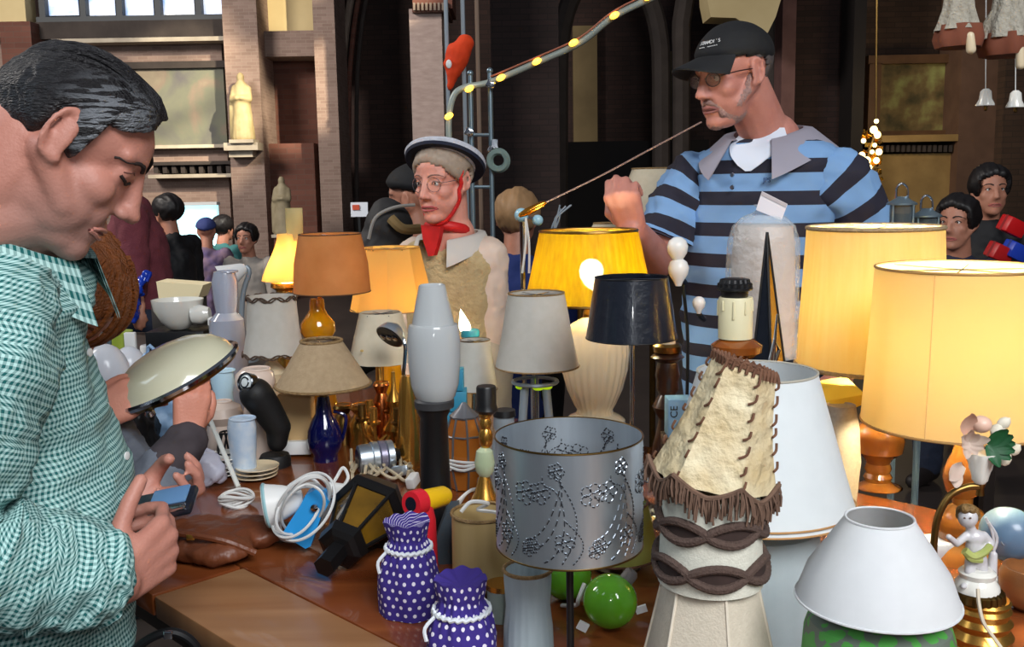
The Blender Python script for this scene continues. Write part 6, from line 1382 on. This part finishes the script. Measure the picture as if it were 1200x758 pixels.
# ------------------------------------------------------------------ woman in the straw hat
YC = 2.95; a_ = math.radians(58); fC = V((-math.cos(a_), -math.sin(a_), 0)); lC = V((-fC.y, fC.x, 0)); pc_ = math.radians(8); fh = (fC*math.cos(pc_)+V((0, 0, -math.sin(pc_)))).normalized(); sC = .95
CC = at(519, 214, YC); MC = Matrix.Translation(CC) @ Matrix((fh, lC, fh.cross(lC))).transposed().to_4x4(); HC = lambda x, y, z: MC @ V((x*sC, y*sC, z*sC))
skinC = skinmat('fair_flushed_skin', S(222, 160, 142), S(204, 132, 114)); wo = thing('person', 'woman in white brimmed hat, red scarf and cream jacket watching from behind the lamps', 'person', (CC.x+.03, YC+.12, 0))
b = G(); head_shapes(b, MC, sC, jaw=.95, cheek=1.1); nbC = at(530, 275, YC+.05); b.limb([HC(-.03, 0, -.03), nbC, nbC+V((0, 0, -.08))], [.052, .052, .07])
tC = [at(x, y, YC+.08) for x, y in ((532, 320), (534, 400), (536, 470), (538, 540))]; b.limb([nbC]+tC, [.07, .1, .1, .11, .12])
sLc, eLc, wLc = at(572, 305, YC+.02), at(576, 405, YC+.02), at(560, 480, YC-.05); sRc, eRc, wRc = at(487, 305, YC+.14), at(482, 400, YC+.12), at(492, 480, YC+.0)
for t_ in ((sLc, eLc, wLc), (sRc, eRc, wRc)):
    b.limb(t_, [.05, .04, .028]); hand(b, Matrix.Translation(t_[2]) @ frame((.2, -.3, -.9), (.2, -.8, .3)).to_4x4(), 1, [(.3, .4, .3)]*4, [(.016, .022, -.010), (.045, .046, -.022), (.070, .052, -.03), (.092, .046, -.034)], .88)
cream_tr = mat('cream_trousers', S(180, 168, 150), .9); legs(wo, V((tC[-1].x, YC+.08, .84)), cream_tr, shoe_m, .94, fC, b)
bC = remesh(b, 'body', skinC, wo, .005, 3); face_parts(bC, MC, sC, 'open', mat('fair_brow', S(128, 96, 84), .8), mat('rose_lip', S(178, 86, 88), .5), browr=.0026)
hair_cap(wo, MC, sC, lambda a: pw(a, [(0, .075), (40, .055), (62, .02), (80, .0), (95, .03), (112, .03), (125, -.03), (180, -.06)]), mat('grey_blond_hair', S(176, 158, 140), .6, n=(70, .8, S(140, 122, 106))), .010, .004)
# hat: navy lining under a white brim
hn = (MC.to_3x3() @ V((-.62, -.12, .80))).normalized(); hc_ = HC(-.022, 0, .056)
hat = G().lathe([(.112, .000), (.120, .004), (.123, .012), (.119, .020), (.104, .022), (.092, .024), (.086, .038), (.074, .048), (.04, .054), (0, .056), (0, .048), (.066, .042), (.080, .03), (.084, .014)], hc_, hn, seg=56, wob=lambda a, t: 1+.012*math.sin(3*a)).build('hat', mat('white_straw', S(206, 208, 216), .85, n=(60, .8, S(178, 180, 190)), bump=(140, .5)), wo)
G().lathe([(.070, .010), (.098, -.003), (.118, -.0055), (.1215, .004)], hc_, hn, seg=56, close=False).build('hat_lining', mat('navy_lining', S(20, 26, 46), .8), hat); G().lathe([(.0935, .024), (.0925, .026), (.088, .036), (.0865, .038)], hc_, hn, seg=48, close=False).build('hat_ribbon', mat('pale_ribbon', S(190, 192, 202), .6), hat)
redm = mat('red_scarf_silk', S(214, 34, 34), .55, n=(20, .6, S(176, 18, 20)))
from mathutils.bvhtree import BVHTree
bvC = BVHTree.FromPolygons([v.co for v in bC.data.vertices], [p.vertices[:] for p in bC.data.polygons])
def onC(x, y, z):
    p = HC(x, y, z)-ORG[wo.name]; h = bvC.find_nearest(p); return h[0]+h[1]*.004+ORG[wo.name]
sp_ = spline([HC(*q) for q in ((-.002, .083, .05), (.016, .076, .0), (.022, .066, -.05), (.042, .044, -.092), (.060, 0, -.118), (.042, -.044, -.092), (.022, -.066, -.05), (.016, -.076, .0), (-.002, -.083, .05))], 5)
inv = MC.inverted(); sp_ = [onC(*(inv @ p)/sC) for p in sp_]
G().tube(sp_, .0058, 8).build('chin_strap', redm, wo)
nk = at(524, 268, YC+.03); g = G().ring(nk, .056, .016, (fC*-.25+V((0, 0, 1))), 30, 10)
k0 = nk+fC*.065; g.prism([k0+lC*x+V((0, 0, z)) for x, z in ((-.036, .014), (.036, .010), (.026, -.03), (.008, -.075), (-.012, -.078), (-.030, -.03))], fC*.018); g.build('scarf', redm, wo)
jm = mat('cream_tweed', S(196, 176, 134), .9, n=(55, .9, S(166, 142, 100)), bump=(90, .6)); sm = mat('pale_peach_sleeve', S(222, 200, 184), .85, n=(14, .6, S(206, 184, 166)))
kC = [(at(528, 276, YC+.07), lC, fC, .085, .07), (at(530, 290, YC+.08), lC, fC, .15, .09), (at(532, 312, YC+.08), lC, fC, .165, .11), (at(532, 360, YC+.08), lC, fC, .155, .12), (at(534, 420, YC+.08), lC, fC, .15, .12), (at(536, 520, YC+.08), lC, fC, .165, .13)]
loft(kC, jm, 'waistcoat', wo, 72, 6, .010, (18, 18), 2.9)
for t_ in ((sLc, eLc, wLc), (sRc, eRc, wRc)): tubeclothes(wo, 'sleeve', sm, [t_[0]+V((0, 0, .01)), t_[0].lerp(t_[1], .5), t_[1], t_[1].lerp(t_[2], .85)], [.062, .062, .056, .045], .008, .006, 18)
collar(wo, at(529, 278, YC+.06), fC, lC, .094, .088, .012, .035, mat('pale_grey_collar', S(196, 190, 182), .85), .05, .5, .01)
G().box(kC[2][0]+fC*.122+lC*-.035+V((0, 0, -.01)), (.028, .006, .014), frame(lC, (0, 0, 1)), .002).build('badge', chrome, wo)
g = G()
for y in (1, -1): g.ring(HC(.091, .032*y, .006), .0205, .0009, MC.to_3x3() @ V((1, .25*y, 0)), 24, 5); g.tube([HC(.084, .053*y, .010), HC(.04, .076*y, .012), HC(.0, .082*y, .010)], .001, 5)
g.tube([HC(.096, .012, .008), HC(.098, 0, .011), HC(.096, -.012, .008)], .001, 5); g.build('glasses', chrome, wo)
# ================================================================== PEOPLE FARTHER BACK
def bystander(label, px, py, Y, fdeg, skin, hair, top, legs_m, h=None, hat=None, hairlen=-.05, hold=None, s=1., extra=None, sleeves=True):
    """standing figure whose head centre is seen at (px, py), Y metres in, facing fdeg"""
    a = math.radians(fdeg); f = V((math.cos(a), math.sin(a), 0)); l = V((-f.y, f.x, 0)); C = at(px, py, Y); M = Matrix.Translation(C) @ Matrix((f, l, V((0, 0, 1)))).transposed().to_4x4(); H = lambda x, y, z: M @ V((x*s, y*s, z*s))
    pr = thing('person', label, 'person', (C.x, C.y, 0)); b = G(); head_shapes(b, M, s); nb = C+V((0, 0, -.17*s))-f*.03; ch = nb+V((0, 0, -.18*s)); pl = nb+V((0, 0, -.55*s)); hipz = max(.45, pl.z)
    b.limb([C+V((0, 0, -.03)), nb, ch, pl], [.055*s, .058*s, .1*s, .11*s]); k = .86
    for y in (1, -1):
        sh = nb+l*.17*s*y+V((0, 0, -.06*s)); el = sh+l*.04*y+V((0, 0, -.27*s))+f*.02; wr = el+f*.17*s+l*-.03*y+V((0, 0, -.10*s))
        if hold and y == hold[0]: wr = V(hold[1]); el = sh.lerp(wr, .5)+V((0, 0, -.08))
        b.limb([sh, el, wr], [.05*s, .04*s, .028*s]); hand(b, Matrix.Translation(wr) @ frame(wr-el, (f.x*.2, f.y*.2, 1)).to_4x4(), -y, [(.4, .5, .3)]*4, [(.016, .022, -.010), (.045, .046, -.022), (.070, .052, -.03), (.092, .046, -.034)], .9*s)
        if sleeves: tubeclothes(pr, 'sleeve', top, [sh+V((0, 0, .01)), el, el.lerp(wr, .85)], [.072*s, .056*s, .045*s], .013, .007, 16, 3)
    legs(pr, V((pl.x, pl.y, hipz)), legs_m, shoe_m, min(1, hipz/.9), f, b)
    bo = remesh(b, 'body', skin, pr, .009 if Y > 4 else .007, 2); face_parts(bo, M, s, 'open', mat('dark_brow', S(44, 34, 32), .8))
    if hair: hair_cap(pr, M, s, lambda q: pw(q, [(0, .08), (45, .055), (62, hairlen+.03), (100, hairlen), (180, hairlen-.03)]), hair, .018, .008)
    if hat: hair_cap(pr, M, s, lambda q: pw(q, [(0, .055), (90, .04), (180, .015)]), hat, .02, .002, 'cap')
    remesh(G().limb([nb+V((0, 0, -.03)), ch], [.085*s, .15*s]).limb([nb+l*.13*s+V((0, 0, -.06)), nb-l*.13*s+V((0, 0, -.06))], [.075*s, .075*s]).limb([ch, pl+V((0, 0, -.04))], [.15*s, .155*s]), 'top', top, pr, .013, 4, .009, 12)
    return pr
sk1 = skinmat('tan_skin', S(190, 134, 110), S(164, 106, 84)); dhair = mat('black_brown_hair', S(28, 22, 22), .5, n=(60, .8, S(14, 11, 11)))
maroon = mat('maroon_knit', S(122, 58, 66), .9, n=(16, .7, S(98, 42, 52)), bump=(160, .4)); blackj = mat('black_jacket', S(18, 17, 22), .7, n=(14, .6, S(10, 10, 12)))
bystander('person in a maroon sweater holding a blue plastic bag, behind the checked shirt', 143, 196, 4.45, 200, sk1, dhair, maroon, denim, hold=(1, at(160, 345, 4.2)))
L = thing('blue_plastic_bag', 'shiny bright blue plastic bag held in front of the maroon sweater', 'bag', at(155, 345, 4.1))
g = G().limb([at(170, 325, 4.1), at(155, 340, 4.1), at(142, 352, 4.1)], [.02, .045, .05]).limb([at(150, 345, 4.1), at(152, 368, 4.1)], [.045, .04])
remesh(g, 'bag_body', mat('blue_film', S(24, 72, 196), .22, n=(20, .7, S(10, 40, 150)), coat=.4), L, .008, 2, .022, 22); G().tube([at(168, 326, 4.1), at(176, 320, 4.1), at(172, 330, 4.08)], .006, 6, smooth=4).build('handle', MATS['blue_film'], L)
bystander('person in a black jacket and red trousers, right of the maroon sweater', 196, 250, 6.8, 150, sk1, dhair, blackj, mat('red_trousers', S(150, 40, 28), .8))
bystander('child in a blue cap and purple top before the turquoise screen', 242, 272, 7.6, 100, sk1, None, mat('purple_top', S(92, 84, 140), .8, n=(14, .7, S(150, 120, 120))), denim, hat=mat('blue_cap', S(52, 64, 120), .8), s=.8)
bystander('person in a teal jacket with lowered head beside the turquoise screen', 262, 268, 8.2, 60, sk1, dhair, mat('teal_jacket', S(56, 112, 112), .8), denim, s=.85)
bystander('person with dark hair and white collar near the second saint statue', 289, 280, 7.0, 260, sk1, dhair, mat('light_shirt', S(170, 160, 150), .8), black_cloth, s=.85)
bystander('man in black cap and dark coat just behind the woman in the hat', 484, 236, 3.7, 160, sk1, None, mat('dark_olive_coat', S(44, 42, 40), .85, n=(16, .6, S(30, 28, 28))), black_cloth, hat=capm)
bystander('smiling dark-haired woman in black far right behind the lit lamps', 1160, 224, 4.9, 262, sk1, dhair, blackj, black_cloth, hairlen=-.09)
bystander('person in a navy jacket with pale blue collar beside the smiling woman', 1122, 262, 4.3, 225, sk1, dhair, mat('navy_jacket', S(34, 38, 60), .8), denim, s=.95)
L = thing('rucksack', 'dark grey rucksack with tan strap beside the man in black cap', 'rucksack', at(455, 420, 3.45))
g = G().ell(at(455, 275, 3.45), (.085, .08, .13)).ell(at(448, 300, 3.45), (.10, .09, .12)); remesh(g, 'bag_body', mat('dark_grey_nylon', S(52, 50, 50), .7, n=(14, .7, S(30, 29, 30))), L, .01, 3, .008, 12); G().tube([at(432, 280, 3.36), at(440, 255, 3.36), at(462, 243, 3.37), at(486, 240, 3.4)], .006, 6, smooth=5).build('strap', mat('pale_grey_strap', S(150, 146, 140), .7), L); G().tube([at(458, 256, 3.36), at(472, 268, 3.35), at(492, 268, 3.38)], .018, 8, smooth=5).build('tan_strap', mat('tan_webbing', S(150, 124, 80), .8), L)
# navy cloth and red coat seen behind the woman's shoulder
bystander('person in a bright navy top bending away behind the hat woman', 606, 258, 4.0, 80, sk1, mat('sandy_hair', S(150, 116, 80), .6), mat('navy_top', S(24, 44, 104), .8), black_cloth, s=.95)

# ================================================================== THINGS IN THE BACKGROUND
def statue(label, cx, ytop, ybot, Y, m_, base_m, pedz=None):
    k = mpp(Y); H_ = (ybot-ytop)*k; p = at(cx, ybot, Y); L = thing('saint_statue', label, 'statue', p, 'saint statues'); z0 = p.z; P = lambda x, y, z: V((p.x+x*H_, Y+y*H_, z0+z*H_))
    g = G(); g.limb([P(0, 0, .06), P(0, 0, .35), P(.0, 0, .62), P(0, 0, .78)], [.15*H_, .135*H_, .13*H_, .10*H_]).limb([P(0, 0, .78), P(0, -.01, .86)], [.06*H_, .045*H_]).ell(P(0, -.015, .92), (.058*H_, .062*H_, .078*H_))
    for s_ in (1, -1): g.limb([P(.10*s_, 0, .76), P(.13*s_, -.06, .60), P(.03*s_, -.15, .62)], [.05*H_, .045*H_, .035*H_])
    for i in range(9): a = PI+PI*i/8; g.limb([P(.15*math.cos(a), .13*math.sin(a), .03), P(.11*math.cos(a), .11*math.sin(a), .55)], [.03*H_, .018*H_])
    g.limb([P(-.16, .02, .06), P(-.15, .02, .5), P(-.1, .03, .78)], [.05*H_, .055*H_, .05*H_])
    remesh(g, 'figure', m_, L, .018, 2); G().box(P(0, 0, -.0)+V((0, 0, -.01)), (.36*H_, .34*H_, .05*H_)).build('plinth', base_m, L)
    if pedz is not None: G().box((p.x, Y+.05, (z0+pedz)/2-.02), (.32*H_, .32*H_, z0-pedz-.04)).build('pedestal', brick_red, L)
    return L
ps_ = mat('painted_cream_plaster', S(200, 184, 140), .6, n=(8, .7, S(158, 138, 96)))
statue('painted plaster saint in a long cloak on the corbel of the left pier', 286, 88, 165, 13.25, ps_, stone)
statue('dim robed saint statue standing lower, above the lit opal lamp', 333, 207, 275, 12.4, mat('grey_plaster', S(170, 158, 130), .6, n=(8, .7, S(120, 108, 84))), stone, 0)
# wall painting
mural = mat('faded_mural', S(150, 146, 120), .8); N = mural.node_tree.nodes; Lk = mural.node_tree.links; tc_ = N.new('ShaderNodeTexCoord'); nz = N.new('ShaderNodeTexNoise'); nz.inputs['Scale'].default_value = 1.6; nz.inputs['Detail'].default_value = 6; nz.inputs['Distortion'].default_value = .4; Lk.new(tc_.outputs['Object'], nz.inputs[0])
r = N.new('ShaderNodeValToRGB'); Lk.new(nz.outputs[0], r.inputs[0]); e = r.color_ramp.elements; e[0].position = .32; e[0].color = (*S(92, 90, 92), 1); e[1].position = .7; e[1].color = (*S(150, 142, 120), 1); q = e.new(.5); q.color = (*S(112, 114, 98), 1); q = e.new(.58); q.color = (*S(130, 116, 102), 1); Lk.new(r.outputs[0], N['Principled BSDF'].inputs['Base Color'])
L = thing('wall_painting', 'large faded wall painting in grey and green left of the saint statue', 'painting', at(220, 172, 13.8)); g = G(); pbox(g, 120, 80, 264, 171, 13.78, .1); g.build('panel', mural, L)
for n_, r_ in (('frame_top', (116, 72, 266, 80)), ('frame_bottom', (116, 170, 266, 174))): g = G(); pbox(g, *r_, 13.72, .16); g.build(n_, dark_stone if n_ == 'frame_top' else stone, L)
# altar painting
gp = mat('dim_altar_canvas', S(110, 108, 60), .6); N = gp.node_tree.nodes; Lk = gp.node_tree.links; tc_ = N.new('ShaderNodeTexCoord'); nz = N.new('ShaderNodeTexNoise'); nz.inputs['Scale'].default_value = 3; nz.inputs['Detail'].default_value = 5; Lk.new(tc_.outputs['Object'], nz.inputs[0]); r = N.new('ShaderNodeValToRGB'); Lk.new(nz.outputs[0], r.inputs[0]); e = r.color_ramp.elements; e[0].position = .35; e[0].color = (*S(70, 64, 36), 1); e[1].position = .68; e[1].color = (*S(160, 164, 96), 1); q = e.new(.5); q.color = (*S(120, 100, 60), 1); Lk.new(r.outputs[0], N['Principled BSDF'].inputs['Base Color'])
L = thing('altar_painting', 'dim olive altar painting in a brown frame on the right altar', 'painting', at(1072, 158, 13.9)); g = G(); pbox(g, 1032, 74, 1112, 153, 13.9, .1); g.build('canvas', gp, L)
fm = woodmat('brown_altar_frame', S(110, 78, 48), S(78, 52, 30), .5)
for r_ in ((1018, 64, 1120, 74), (1018, 153, 1120, 158), (1018, 74, 1032, 153), (1112, 74, 1120, 153)): g = G(); pbox(g, *r_, 13.8, .2); g.build('frame_rail', fm, L)
# turquoise poster screen; emission is added so that it looks bright
scr = mat('turquoise_screen', S(70, 200, 220), .4, n=(1.6, .8, S(220, 248, 250)), emit=1.6, ecol=S(120, 215, 230)); N = scr.node_tree.nodes
L = thing('poster_screen', 'turquoise poster screen with added glow standing far left behind the crowd', 'screen', V((at(222, 290, 9).x, 9, 0))); g = G(); pbox(g, 186, 238, 256, 322, 9, .06)
for nd in N:
    if nd.type == 'VALTORGB': scr.node_tree.links.new(nd.outputs[0], N['Principled BSDF'].inputs['Emission Color'])
g.build('panel', scr, L); g = G(); pbox(g, 186, 237, 254, 241, 8.97, .1); g.build('top_rail', white_pl, L)
for x in (196, 246): q = at(x, 322, 9.05); G().box((q.x, 9.03, q.z/2), (.04, .04, q.z)).build('stand_leg', grey_pl, L)
# bright table top beneath it
L = thing('spotlit_counter', 'white counter beneath the turquoise screen, lit by an added spot lamp', 'counter', V((at(225, 322, 8.7).x, 8.72, 0))); q = at(228, 315, 8.7); G().box((q.x, 8.72, q.z/2), (.55, .25, q.z)).build('body', white_pl, L); G().box((q.x, 8.72, q.z+.01), (.6, .3, .02)).build('top', white_pl, L)
lamp('counter_spot', 'SPOT', (3, 3, 8), q, 6500, (1, .93, .8), .1, spot=4.2, blend=.3)  # spot lamp added to brighten the counter, in place of sun
# notice on the dark wall
L = thing('notice', 'small white notice with a red picture on the dark arch wall', 'sign', at(421, 254, 12.5)); g = G(); pbox(g, 411, 237, 431, 254, 12.5, .03); g.build('sheet', mat('pale_blue_notice', S(226, 234, 246), .6), L); g = G(); pbox(g, 413, 240, 421, 246, 12.48, .02); g.build('red_picture', mat('red_print', S(206, 84, 56), .6), L); G().box((at(421, 254, 12.53).x, 12.53, at(421, 254, 12.5).z/2), (.03, .03, at(421, 254, 12.5).z)).build('post', black_pl, L)
# red-green garland bit on the pier
# metal stand with ladder rungs behind the hat
steel = mat('galvanised_steel', S(120, 138, 148), .35, .7); YS = 3.4
L = thing('tube_stand', 'tall stand of two grey steel tubes with clamps behind the hat', 'stand', V((at(565, 300, YS).x, YS, 0)))
for x, yt in ((551, 86), (574, 83)): q = at(x, yt, YS); G().tube([(at(x+1, 200, YS).x, YS, 0), q], .0085, 10).build('tube', steel, L); G().ell(q, .011).build('tube_cap', steel, L)
for y in (158, 219, 300): G().tube([at(551, y, YS), at(575, y, YS)], .006, 8).build('rung', steel, L)
for x, y in ((550, 155), (577, 176), (575, 99)): G().box(at(x, y, YS-.015), (.03, .03, .025), Matrix.Rotation(.5, 3, 'Y'), .004).build('clamp', chrome, L)
for i, (x0, x1, Y2, lb) in enumerate(((533, 530, 4.2, 'thin tall grey pole left of the tube stand'), (548, 549, 4.25, 'thin tall grey pole in the middle, rising out of the picture'), (561, 565, 4.3, 'thin tall tan pole right of the others, rising out of the picture'))):
    L = thing('tall_pole', lb, 'pole', V((at(x1, 300, Y2).x, Y2, 0))); G().tube([(at(x1, 300, Y2).x, Y2, 0), (at(x1, 300, Y2).x, Y2, at(x0, -60, Y2).z)], .009, 8).build('pole', grey_pl if i < 2 else mat('tan_pole', S(120, 100, 84), .5), L); G().lathe([(.022, 0), (.022, .02), (.012, .03)], (at(x1, 300, Y2).x, Y2, 0)).build('foot', black_pl, L)
# thin pole in front of the maroon sweater
L = thing('grey_post', 'thin grey metal post in front of the maroon sweater', 'pole', V((at(122, 400, 3.15).x, 3.15, 0))); G().tube([(at(122, 400, 3.15).x, 3.15, 0), at(121, 278, 3.15)], .0075, 10).build('post', steel, L); G().lathe([(.1, 0), (.1, .015), (.01, .02)], (at(122, 400, 3.15).x, 3.15, 0)).build('foot', steel, L)
# light tube with little bulbs
L = thing('light_tube', 'bent grey tube wound with a string of amber lights, rising to the right', 'light string', at(527, 200, YS)); tb_ = mat('milky_tube', S(150, 158, 150), .4, .2)
tp_ = [at(x, y, YS-.02-dy) for x, y, dy in ((529, 215, 0), (527, 180, 0), (526, 140, 0), (532, 112, 0), (546, 102, 0), (575, 96, 0), (630, 73, .05), (680, 50, .1), (722, 18, .15), (790, -14, .2))]
G().tube(tp_, .0105, 10, smooth=8).build('tube', tb_, L); G().tube([p+V((.0, -.012, .016)) for p in tp_[5:]], .003, 6, smooth=6).build('wire', mat('copper_wire', S(150, 90, 70), .5), L)
am = mat('amber_light', (1, .6, .1), .3, emit=4.5, ecol=(1, .50, .04))
for x, y, dy in ((526, 136, 0), (550, 104, 0), (587, 91, .02), (629, 72, .05), (672, 50, .1), (720, 18, .15), (760, -4, .18)): G().ell(at(x, y, YS-.035-dy), (.016, .012, .010), Matrix.Rotation(-.5, 3, 'Y')).build('bulb', am, L)
L = thing('orange_cloth', 'orange felt cap hung on the pole above the light tube', 'cap', at(530, 100, 4.19))
remesh(G().limb([at(545, 50, 4.19), at(538, 62, 4.19), at(532, 84, 4.19), at(527, 102, 4.19)], [.035, .05, .035, .012]).limb([at(532, 58, 4.19), at(528, 74, 4.19)], [.03, .03]), 'felt', mat('orange_felt', S(226, 70, 20), .85, n=(12, .6, S(196, 50, 10))), L, .008, 2, .006, 16); G().ell(at(526, 75, 4.15), (.012, .006, .018)).build('patch', white_pl, L)
L = thing('teal_ring_tool', 'grey and teal round clamp hanging on the tube stand', 'clamp', at(580, 195, YS)); G().ring(at(584, 188, YS-.03), .03, .012, (.2, 1, .1), 24).build('ring', mat('grey_teal', S(110, 128, 122), .5), L); G().box(at(580, 172, YS-.02), (.02, .02, .05)).build('hook', chrome, L)
# floor lamps with empire shades behind the man's hand
for cx, Y, pr, lb, m_ in ((680, 3.0, [(272, 20), (322, 56)], 'off-white empire floor lamp shade behind the golden shade', ivory_cloth), (765, 3.3, [(197, 24), (250, 44)], 'dim cream floor lamp shade beside the striped sleeve', ivory_cloth), (708, 3.2, [(262, 12), (315, 44)], 'cream floor lamp shade peeping out under the raised hand', ivory_cloth)):
    L = thing('floor_lamp', lb, 'lamp', V((at(cx, 300, Y).x, Y, 0)), 'floor lamps behind the stall'); shade(L, cx, Y, pr, m_, trim=(gold_braid, .003)); z_ = at(cx, pr[0][0], Y).z; x_ = at(cx, 300, Y).x
    G().tube([(x_, Y, .02), (x_, Y, z_)], .011, 10).build('pole', old_brass, L); G().lathe([(.14, 0), (.14, .015), (.03, .03), (.012, .06)], (x_, Y, 0)).build('base', old_brass, L)
L = thing('cut_bird_hook', 'dark wire hook ornament tangled on the off-white floor lamp shade', 'ornament', at(655, 265, 2.9))
for k_ in range(5): G().tube([at(648+random.uniform(-3, 3), 270, 2.9), at(655+random.uniform(-8, 8), 256, 2.9), at(662+random.uniform(-8, 8), 244+random.uniform(-4, 6), 2.9)], .0025, 6, smooth=4).build('wire', grey_pl, L)
L = thing('chrome_stand', 'chrome stand with hanging cords behind the white tripod lamp', 'stand', V((at(612, 320, 2.5).x, 2.5, 0))); x_ = at(612, 320, 2.5).x
G().tube([(x_, 2.5, .02), at(612, 250, 2.5)], .007, 8).build('post', chrome, L); G().lathe([(.08, 0), (.08, .012), (.01, .02)], (x_, 2.5, 0)).build('foot', chrome, L); G().ell(at(611, 252, 2.5), .018).build('knob', mat('pale_blue_knob', S(150, 190, 205), .3), L); G().ell(at(630, 258, 2.5), .014).build('knob', MATS['pale_blue_knob'], L); G().tube([at(611, 252, 2.5), at(630, 258, 2.5)], .004, 6).build('arm', chrome, L)
for dx in (2, 6): G().tube([at(616, 255, 2.48), at(614+dx, 285, 2.48), at(608+dx*2, 320, 2.48)], .003, 6, smooth=4).build('cord', cable_w, L)
# golden lights at the striped shoulder
L = thing('gold_garland', 'sparkling gold light garland hanging right of the striped shoulder', 'light string', at(1018, 235, 3.0)); gm_ = mat('gold_spark', (1, .8, .4), .3, emit=5, ecol=(1, .72, .28)); gp_ = [(1027, 142), (1024, 152), (1028, 158), (1012, 165), (1025, 170), (1022, 178), (1010, 182), (1027, 188), (1019, 196), (1024, 206), (1021, 216), (1026, 226), (1016, 188), (1030, 178)]
G().tube([at(1028, -60, 3.0), at(1027, 60, 3.0), at(1026, 150, 3.0), at(1018, 180, 3.0), at(1024, 226, 3.0)], .003, 6, smooth=5).build('string', old_brass, L)
for i, (x, y) in enumerate(gp_): G().ell(at(x, y, 3.0), random.uniform(.006, .013), None, 10, 8).build('bulb', gm_, L)
g = G()
for i in range(60): x, y = random.uniform(1012, 1032), random.uniform(150, 232); g.box(at(x, y, 3.02), (.012, .002, .02), Euler((random.random()*3, random.random()*3, 0)).to_matrix())
g.build('tinsel', mat('gold_tinsel', S(190, 140, 50), .25, .9), L, smooth=False)['kind'] = 'stuff'
# white bell shades hanging top right
lacem = mat('white_lace_cloth', S(190, 184, 170), .85, n=(60, .9, S(140, 132, 116)), bump=(120, .8)); bwn = mat('rust_brown_cloth', S(120, 66, 46), .85)
for i, (cx, y1, lb) in enumerate(((1124, 40, 'white lace pinafore lamp bell with brown hem hanging top right, left one'), (1182, 50, 'white lace pinafore lamp bell with brown hem hanging at the right edge'))):
    Yh = 2.6; L = thing('lace_bell_ornament', lb, 'hanging ornament', at(cx, y1+20, Yh), 'hanging lace bell shades'); sc_ = 1+.2*i
    G().plathe(cx, Yh, [(-70, 6), (-45, 16), (-10, 15), (10, 17), (28, 22*sc_), (y1-4, 25*sc_)], front=False, wob=lambda a, t: 1+.08*math.cos(8*a)*(1-t)**.5, seg=64).build('lace_bell', lacem, L); G().plathe(cx, Yh, [(y1-10, 24*sc_), (y1+6, 27*sc_), (y1+16, 24*sc_)], front=False, wob=lambda a, t: 1+.06*math.cos(7*a), seg=56).build('brown_hem', bwn, L)
    G().cap(at(cx+13, y1+2, Yh-.06), at(cx+14, y1+18+8*i, Yh-.06), .010, .012).build('clapper', ivory_gl, L); G().tube([at(cx, -64, Yh), at(cx, -200, Yh)], .003, 6).build('string', cable_w, L)
for cx, y0, lb in ((1155, 104, 'small white porcelain bell hanging, left of the pair'), (1190, 106, 'small white porcelain bell hanging at the frame edge')):
    L = thing('hanging_bell', lb, 'bell', at(cx, y0+22, 2.8), 'small hanging bells'); G().plathe(cx, 2.8, [(y0, 3), (y0+3, 6), (y0+12, 7), (y0+18, 10), (y0+20, 10)], front=False).build('bell', white_gl, L); G().tube([at(cx, y0+1, 2.8), at(cx+1, -100, 2.8)], .0015, 5).build('string', cable_w, L); G().cap(at(cx, y0+18, 2.8), at(cx, y0+24, 2.8), .004, .005).build('clapper', old_brass, L)
# little silver lanterns behind the pleated shade
for cx, y0, lb in ((1057, 232, 'small silver hanging lantern above the pleated lit shade, left one'), (1086, 246, 'small silver hanging lantern beside the pleated lit shade, right one')):
    Yh = 2.16; L = thing('silver_lantern', lb, 'lantern', at(cx, y0+40, Yh), 'small silver lanterns'); z_ = at(cx, y0+40, Yh).z
    G().plathe(cx, Yh, [(y0-2, 5), (y0+2, 10), (y0+6, 17), (y0+8, 17)], front=False).build('roof', steel, L); G().plathe(cx, Yh, [(y0+8, 14), (y0+40, 14)], front=False).build('glass', mat('dim_glass', S(90, 100, 104), .15, alpha=.5), L)
    for i in range(4): a = i*PI/2+.5; q = at(cx, y0+24, Yh); G().tube([(q.x+.029*math.cos(a), Yh+.029*math.sin(a), at(cx, y0+8, Yh).z), (q.x+.029*math.cos(a), Yh+.029*math.sin(a), z_)], .0025, 6).build('corner_post', steel, L)
    G().tube([at(cx-7, y0+2, Yh), at(cx-6, y0-12, Yh), at(cx, y0-17, Yh), at(cx+6, y0-12, Yh), at(cx+7, y0+2, Yh)], .0025, 6, smooth=5).build('handle', chrome, L); G().lathe([(.034, 0), (.034, .008), (.02, .012)], (at(cx, y0+40, Yh).x, Yh, z_-.004)).build('base', steel, L)
    G().tube([(at(cx, y0, Yh).x, Yh, TABLE-.8), (at(cx, y0, Yh).x, Yh, z_-.004)], .008, 8).build('post', steel, L)
# red and blue wrapped gifts held at the far right
for x, y, c_, lb in ((1186, 265, S(190, 20, 24), 'red wrapped parcel at the right edge behind the lit shade'), (1171, 296, S(170, 24, 26), 'small red wrapped parcel above the big lit shade'), (1190, 294, S(30, 60, 170), 'small blue wrapped parcel at the right edge')):
    L = thing('wrapped_parcel', lb, 'parcel', V((at(x, y, 3.72).x, 3.72, at(x, y+10, 3.72).z)), 'wrapped parcels'); G().box(at(x, y, 3.72), (.085, .06, .06), Euler((.2, .4, .3)).to_matrix(), .006).build('parcel', mat('wrap_%d' % x, c_, .4), L)
    G().box(at(x, y, 3.72), (.0852, .012, .062), Euler((.2, .4, .3)).to_matrix()).build('ribbon', mat('ribbon_%d' % x, tuple(q*.5 for q in c_), .4), L)
btable('low dark stall table at the far right carrying wrapped parcels', 1.75, 2.9, 3.6, 3.85, at(1180, 310, 3.72).z, ap)
